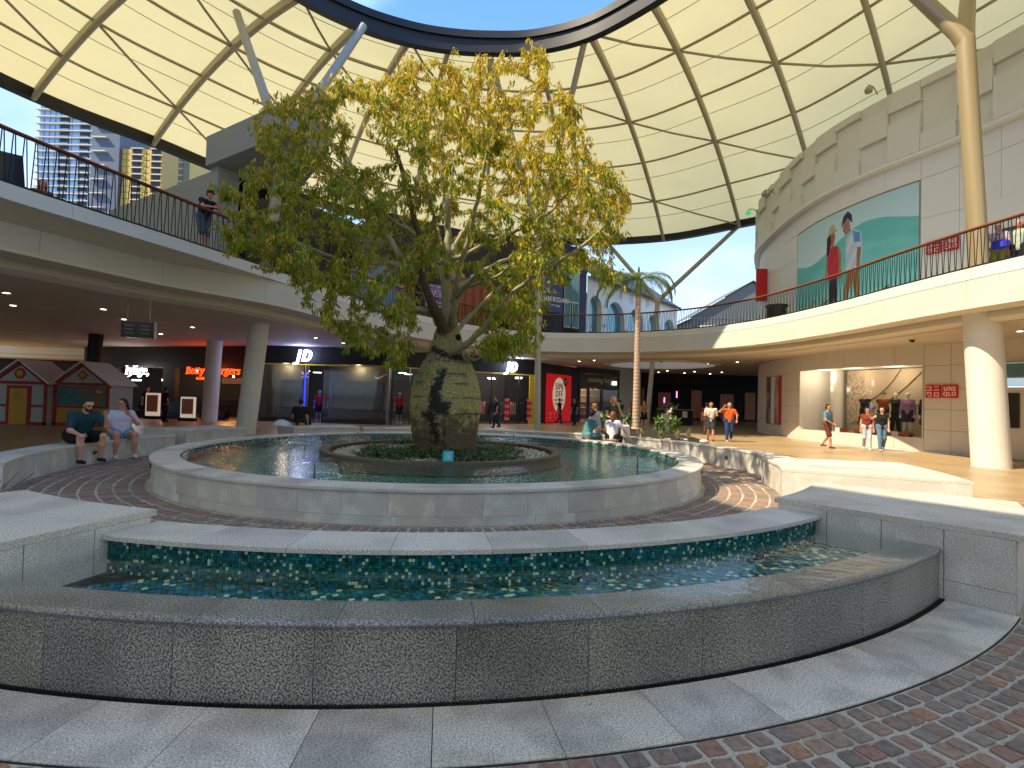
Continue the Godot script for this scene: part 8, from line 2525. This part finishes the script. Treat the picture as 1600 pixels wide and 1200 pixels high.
	tb = MB.new(); tb.tube([Vector3(3.47, 0.9, -16.95), Vector3(3.5, 1.1, -17.0), Vector3(3.63, 0.9, -16.95)], [0.008, 0.008, 0.008], 5)
	put(bag, "handle", tb, M.paper)
	person("person", "man in black sitting on the block bench with his back turned", "person", Vector3(-7.25, 0, -18.7), 3.05, {h = 1.74, skin = tan_, girth = 1.1, hair = Color(0.05, 0.04, 0.04), shirt = Color(0.06, 0.055, 0.06), pants = Color(0.06, 0.06, 0.07), hip = 0.62, lean = 0.2, legs = sit, shoes = Color(0.1, 0.1, 0.1)})
	var jk := MB.new(); jk.lathe(Vector3(-7.75, 0.52, -18.45), [Vector2(0.3, 0.0), Vector2(0.3, 0.04), Vector2(0.2, 0.14), Vector2(0.06, 0.2), Vector2(0, 0.2)], 18, noise(4, 1.6), 0.12)
	solo("folded_jacket", jk, M.paper, "crumpled white jacket on the block bench beside the man in black", "jacket")
	# walkers on the sunny floor
	var walk_a := [[Vector3(0.0, -0.41, 0.1), Vector3(0.0, -0.83, 0.16)], [Vector3(0.0, -0.42, 0.06), Vector3(0.0, -0.8, -0.2)]]
	var walk_b := [[Vector3(0.0, -0.42, 0.02), Vector3(0.0, -0.78, -0.24)], [Vector3(0.0, -0.4, 0.14), Vector3(0.0, -0.83, 0.2)]]
	person("person", "man in a white shirt and grey shorts walking on the sunny floor", "person", Vector3(8.84, 0, -24.2), -0.25, {h = 1.72, girth = 1.05, skin = tan_, hair = Color(0.06, 0.05, 0.05), shirt = Color(0.82, 0.8, 0.76), pants = Color(0.2, 0.23, 0.27), leg = "shorts", legs = walk_a, shoes = Color(0.12, 0.14, 0.2), arms = [[Vector3(0.08, -0.26, 0.0), Vector3(-0.06, -0.26, 0.22)], [Vector3(-0.08, -0.26, 0.02), Vector3(0.06, -0.24, 0.22)]]})
	person("person", "person in an orange shirt and blue jeans with a raised hand, walking", "person", Vector3(9.62, 0, -24.1), -0.3, {h = 1.7, girth = 1.15, skin = tan_, hair = Color(0.6, 0.55, 0.5), shirt = Color(0.85, 0.36, 0.06), pants = Color(0.13, 0.22, 0.4), legs = walk_b, shoes = Color(0.75, 0.75, 0.75), arms = [[Vector3(0.12, -0.2, 0.06), Vector3(0.1, -0.4, 0.12)], [Vector3(-0.22, -0.06, 0.1), Vector3(-0.05, 0.16, 0.18)]]})
	person("person", "person in a red shirt walking behind the white shirted man", "person", Vector3(10.3, 0, -28.8), 2.9, {h = 1.7, skin = tan_, hair = Color(0.1, 0.07, 0.06), shirt = Color(0.55, 0.08, 0.08), pants = Color(0.45, 0.38, 0.3), leg = "shorts", legs = walk_a, shoes = Color(0.3, 0.3, 0.3), cell = 0.032})
	person("person", "person in a cream shirt walking away towards the dark corridor", "person", Vector3(11.7, 0, -29.4), 2.9, {h = 1.72, skin = fair, hair = Color(0.1, 0.08, 0.07), shirt = Color(0.62, 0.58, 0.46), pants = Color(0.5, 0.44, 0.34), leg = "shorts", legs = walk_b, shoes = Color(0.75, 0.75, 0.75), cell = 0.032})
	person("person", "man in a pale blue shirt and brown shorts walking past the shop window", "person", Vector3(12.7, 0, -21.95), 0.55, {h = 1.74, skin = tan_, hair = Color(0.08, 0.06, 0.05), shirt = Color(0.36, 0.58, 0.68), pants = Color(0.4, 0.2, 0.11), leg = "shorts", skirt = 0.95, legs = walk_b, shoes = Color(0.35, 0.2, 0.12), arms = [[Vector3(0.07, -0.27, 0.03), Vector3(0.05, -0.5, 0.1)], [Vector3(-0.06, -0.26, 0.06), Vector3(0.08, -0.4, 0.24)]]})
	person("person", "woman in a rust top and white trousers, arm in arm before the shop window", "person", Vector3(14.0, 0, -21.5), -0.5, {h = 1.66, fem = true, skin = tan_, hair = Color(0.2, 0.09, 0.05), hair_style = "long", shirt = Color(0.5, 0.2, 0.12), sleeve = 0.3, hem = 0, pants = Color(0.72, 0.75, 0.78), legs = walk_a, shoes = Color(0.85, 0.85, 0.85), look = Vector2(0.5, 0.1)})
	person("person", "woman in a black top and blue jeans leaning on her friend before the shop window", "person", Vector3(14.38, 0, -21.2), -0.4, {h = 1.7, fem = true, skin = fair, hair = Color(0.16, 0.07, 0.05), hair_style = "long", shirt = Color(0.05, 0.05, 0.06), sleeve = 0.0, hem = 0, pants = Color(0.36, 0.48, 0.6), legs = walk_b, shoes = Color(0.7, 0.7, 0.7), look = Vector2(-0.5, 0.1), arms = [[Vector3(0.06, -0.27, 0), Vector3(0.05, -0.5, 0.08)], [Vector3(-0.2, -0.14, 0.12), Vector3(-0.3, 0.0, 0.2)]]})
	# under the rear terrace
	var far := [
		["man in navy with a blue backpack walking before the sports shop", Vector3(-0.8, 0, -29.9), -1.4, {shirt = Color(0.07, 0.08, 0.14), pants = Color(0.08, 0.13, 0.28), hair = Color(0.05, 0.04, 0.04), legs = walk_a, shoes = Color(0.1, 0.1, 0.1), skin = fair}],
		["person in a black shirt and brown trousers in front of the sale poster", Vector3(3.05, 0, -34.8), 1.2, {shirt = Color(0.03, 0.03, 0.035), pants = Color(0.24, 0.15, 0.1), hair = Color(0.04, 0.03, 0.03), legs = walk_b, shoes = Color(0.7, 0.7, 0.7), skin = tan_}],
		["person in dark clothes beside the sale poster's right edge", Vector3(4.1, 0, -35.4), -0.8, {shirt = Color(0.05, 0.05, 0.06), pants = Color(0.1, 0.1, 0.12), hair = Color(0.06, 0.05, 0.04), legs = walk_a, shoes = Color(0.1, 0.1, 0.1), skin = tan_}],
		["person in a bright green shirt beyond the palm", Vector3(7.0, 0, -35.2), 2.9, {shirt = Color(0.05, 0.38, 0.2), pants = Color(0.5, 0.48, 0.42), leg = "shorts", hair = Color(0.2, 0.15, 0.1), shoes = Color(0.3, 0.3, 0.3), skin = fair}],
		["person in a faded pink top close to the palm trunk", Vector3(7.4, 0, -33.4), 0.4, {shirt = Color(0.6, 0.34, 0.28), sleeve = 0.2, pants = Color(0.3, 0.28, 0.28), leg = "shorts", hair = Color(0.2, 0.1, 0.06), hair_style = "long", fem = true, shoes = Color(0.3, 0.3, 0.3), skin = tan_}],
		["woman in a tan top and black skirt by the slim pole", Vector3(8.0, 0, -33.0), 0.1, {shirt = Color(0.7, 0.45, 0.25), sleeve = 0.15, hem = 0, pants = Color(0.05, 0.05, 0.06), leg = "skirt", skirt = 0.5, hair = Color(0.12, 0.08, 0.06), hair_style = "tail", fem = true, shoes = Color(0.6, 0.6, 0.6), skin = fair}],
		["person in white bending over the red table", Vector3(12.9, 0, -43.6), 1.6, {shirt = Color(0.75, 0.74, 0.72), pants = Color(0.4, 0.3, 0.25), leg = "shorts", lean = 0.5, hair = Color(0.1, 0.08, 0.07), skin = tan_, shoes = Color(0.3, 0.3, 0.3)}],
		["man in a black shirt and brown trousers standing by the cafe", Vector3(-17.3, 0, -27.3), 2.6, {shirt = Color(0.03, 0.03, 0.035), pants = Color(0.22, 0.15, 0.1), hair = Color(0.05, 0.04, 0.04), skin = tan_, shoes = Color(0.1, 0.1, 0.1)}],
		["waiter in black facing out of the dark cafe", Vector3(-19.9, 0, -29.9), 0.5, {shirt = Color(0.03, 0.03, 0.03), pants = Color(0.04, 0.04, 0.05), hair = Color(0.05, 0.04, 0.04), skin = fair, shoes = Color(0.05, 0.05, 0.05)}],
	]
	for q in far:
		q[3].cell = 0.034
		person("person", q[0], "person", q[1], q[2], q[3])
	# upstairs
	person("person", "man in a black shirt and cap leaning on the left handrail", "person", Vector3(-9.0, DECK, -15.55), 1.2, {h = 1.76, girth = 1.08, skin = tan_, hair = Color(0.06, 0.05, 0.04), hat = Color(0.12, 0.07, 0.06), shirt = Color(0.03, 0.03, 0.035), pants = Color(0.3, 0.4, 0.5), leg = "shorts", skirt = 1.0, lean = 0.35, look = Vector2(0.2, 0.3), arms = [[Vector3(0.06, -0.2, 0.2), Vector3(-0.06, -0.02, 0.3)], [Vector3(-0.1, -0.22, 0.18), Vector3(0.06, -0.22, 0.4)]], legs = [[Vector3(0, -0.42, 0.02), Vector3(0.02, -0.83, 0.0)], [Vector3(0.03, -0.4, 0.08), Vector3(0.16, -0.8, 0.12)]], shoes = Color(0.3, 0.18, 0.12)})
	person("person", "long haired woman with bare shoulders sitting on the left terrace", "person", Vector3(-12.2, DECK, -13.9), 1.0, {h = 1.7, fem = true, skin = tan_, hair = Color(0.28, 0.12, 0.06), hair_style = "long", shirt = Color(0.5, 0.25, 0.16), sleeve = 0.0, pants = Color(0.2, 0.2, 0.25), hip = 0.5, legs = sit, shoes = Color(0.3, 0.3, 0.3)})
	person("person", "older person with white hair, blue bag and yellow check shorts behind the right rail", "person", Vector3(14.55, DECK, -16.35), -0.9, {h = 1.68, skin = Color(0.78, 0.5, 0.42), hair = Color(0.8, 0.78, 0.74), shirt = Color(0.75, 0.68, 0.76), pants = Color(0.6, 0.55, 0.15), leg = "shorts", skirt = 1.0, look = Vector2(0, 0.3), arms = [[Vector3(0.08, -0.25, 0.08), Vector3(-0.02, -0.22, 0.28)], [Vector3(-0.08, -0.25, 0.08), Vector3(0.02, -0.22, 0.28)]], shoes = Color(0.2, 0.2, 0.2)})
	var hb := thing("shoulder_bag", Vector3(14.4, DECK + 0.85, -16.1), "bright blue shoulder bag held behind the right rail", "bag")
	tb = MB.new(); tb.obox(Vector3(14.38, DECK + 0.98, -16.1), Vector3(0.42, 0.28, 0.16), Basis(Vector3.UP, -0.9), 0.06)
	put(hb, "pouch", tb, mat(Color(0.03, 0.12, 0.75), 0.6))
	tb = MB.new(); tb.tube([Vector3(14.22, DECK + 1.05, -16.1), Vector3(14.45, DECK + 1.4, -16.3), Vector3(14.55, DECK + 1.05, -16.15)], [0.012, 0.012, 0.012], 5)
	put(hb, "strap", tb, mat(Color(0.03, 0.1, 0.6), 0.6))
	person("person", "grey haired man in a pale shirt behind the right rail", "person", Vector3(15.15, DECK, -16.3), -1.1, {h = 1.8, skin = Color(0.78, 0.46, 0.38), girth = 1.1, hair = Color(0.6, 0.58, 0.55), shirt = Color(0.66, 0.72, 0.66), pants = Color(0.1, 0.1, 0.12), shoes = Color(0.2, 0.2, 0.2)})
	# mannequins
	var white := Color(0.72, 0.68, 0.58)
	var still := [[Vector3(0.0, -0.42, 0.02), Vector3(0.03, -0.84, 0.0)], [Vector3(0.0, -0.42, 0.04), Vector3(-0.03, -0.84, 0.06)]]
	for q in [
		[15.05, "mannequin in a long dark green dress in the store window", {shirt = Color(0.05, 0.08, 0.06), sleeve = 0.0, pants = Color(0.05, 0.08, 0.06), leg = "skirt", skirt = 1.1, fem = true}],
		[15.95, "mannequin in an orange brown top and cap in the store window", {shirt = Color(0.5, 0.22, 0.08), sleeve = 0.2, pants = Color(0.06, 0.05, 0.06), hat = Color(0.3, 0.26, 0.2)}],
		[16.3, "mannequin in a black cardigan behind the one in orange brown", {shirt = Color(0.05, 0.05, 0.05), sleeve = 1.9, pants = Color(0.1, 0.1, 0.1), fem = true}],
		[17.05, "mannequin in a lilac jumper and black skirt in the store window", {shirt = Color(0.55, 0.42, 0.56), sleeve = 1.9, pants = Color(0.05, 0.05, 0.05), leg = "skirt", skirt = 0.5, fem = true}],
		[17.75, "mannequin in a dark jacket and grey green skirt, rightmost in the store window", {shirt = Color(0.08, 0.08, 0.09), sleeve = 1.9, pants = Color(0.22, 0.23, 0.18), leg = "skirt", skirt = 0.8, fem = true}],
	]:
		var fr := store_frame(q[0], 0.5, -0.95 if q[0] != 16.3 else -1.3)
		var d: Dictionary = q[2]
		d.merge({h = 1.84, skin = white, plain = true, cell = 0.028, legs = still, group = "mannequins in the store window", shoes = Color(0.05, 0.05, 0.05)})
		person("mannequin", q[1], "mannequin", fr.origin, fr.basis.get_euler().y + 0.3, d)
	for q in [[Vector3(-6.35, 0.02, -31.0), 0.2, "mannequin in a red sports shirt left of the yellow display"], [Vector3(-5.6, 0.02, -31.3), -0.1, "mannequin in a red sports shirt and white leggings close to the tree trunk"], [Vector3(-11.05, 0.02, -31.4), 0.3, "mannequin in a red shirt right of the blue neon tube"], [Vector3(-10.4, 0.02, -31.7), 0.1, "mannequin in red, second right of the blue neon tube"]]:
		person("mannequin", q[2], "mannequin", q[0], q[1], {h = 1.78, skin = Color(0.5, 0.5, 0.5), plain = true, cell = 0.034, legs = still, shirt = Color(0.7, 0.08, 0.08), pants = Color(0.06, 0.06, 0.07), leg = "shorts", shoes = Color(0.7, 0.7, 0.7), group = "mannequins in the sports shop"})

func _ready() -> void:
	air()
	materials()
	materials_water()
	materials_shops()
	materials_plants()
	materials_far()
	M.weave = ntex(0.3, 2, [[0.0, g(0.85)], [1.0, g(1)]], 128, 91)
	M.leaf_dry = mat(Color(0.6, 0.45, 0.12), 0.7)
	M.brass = mat(Color(0.62, 0.5, 0.3), 0.35, 0.6)
	M.beam = tex(mat(Color(0.82, 0.81, 0.76), 0.6), M.white.albedo_texture, 0.2)
	M.deck = mat(Color(0.6, 0.58, 0.54), 0.7)
	M.white_bright = mat(Color(0.9, 0.9, 0.9), 0.6)
	M.seam = mat(Color(0.45, 0.42, 0.33), 0.7)
	M.steel_white = mat(Color(0.66, 0.66, 0.62), 0.4, 0.1)
	ground()
	paving()
	fountain()
	lower_basin()
	seats()
	terrace()
	balustrades()
	canopy()
	columns()
	sports_shop()
	sale_poster()
	shoe_shop()
	corridor()
	clothing_store()
	left_arcade()
	added_court_building()
	upper_level()
	towers()
	bottle_tree()
	planter_bed()
	water_jets()
	palm()
	bed_plants()
	people()
	small_things()
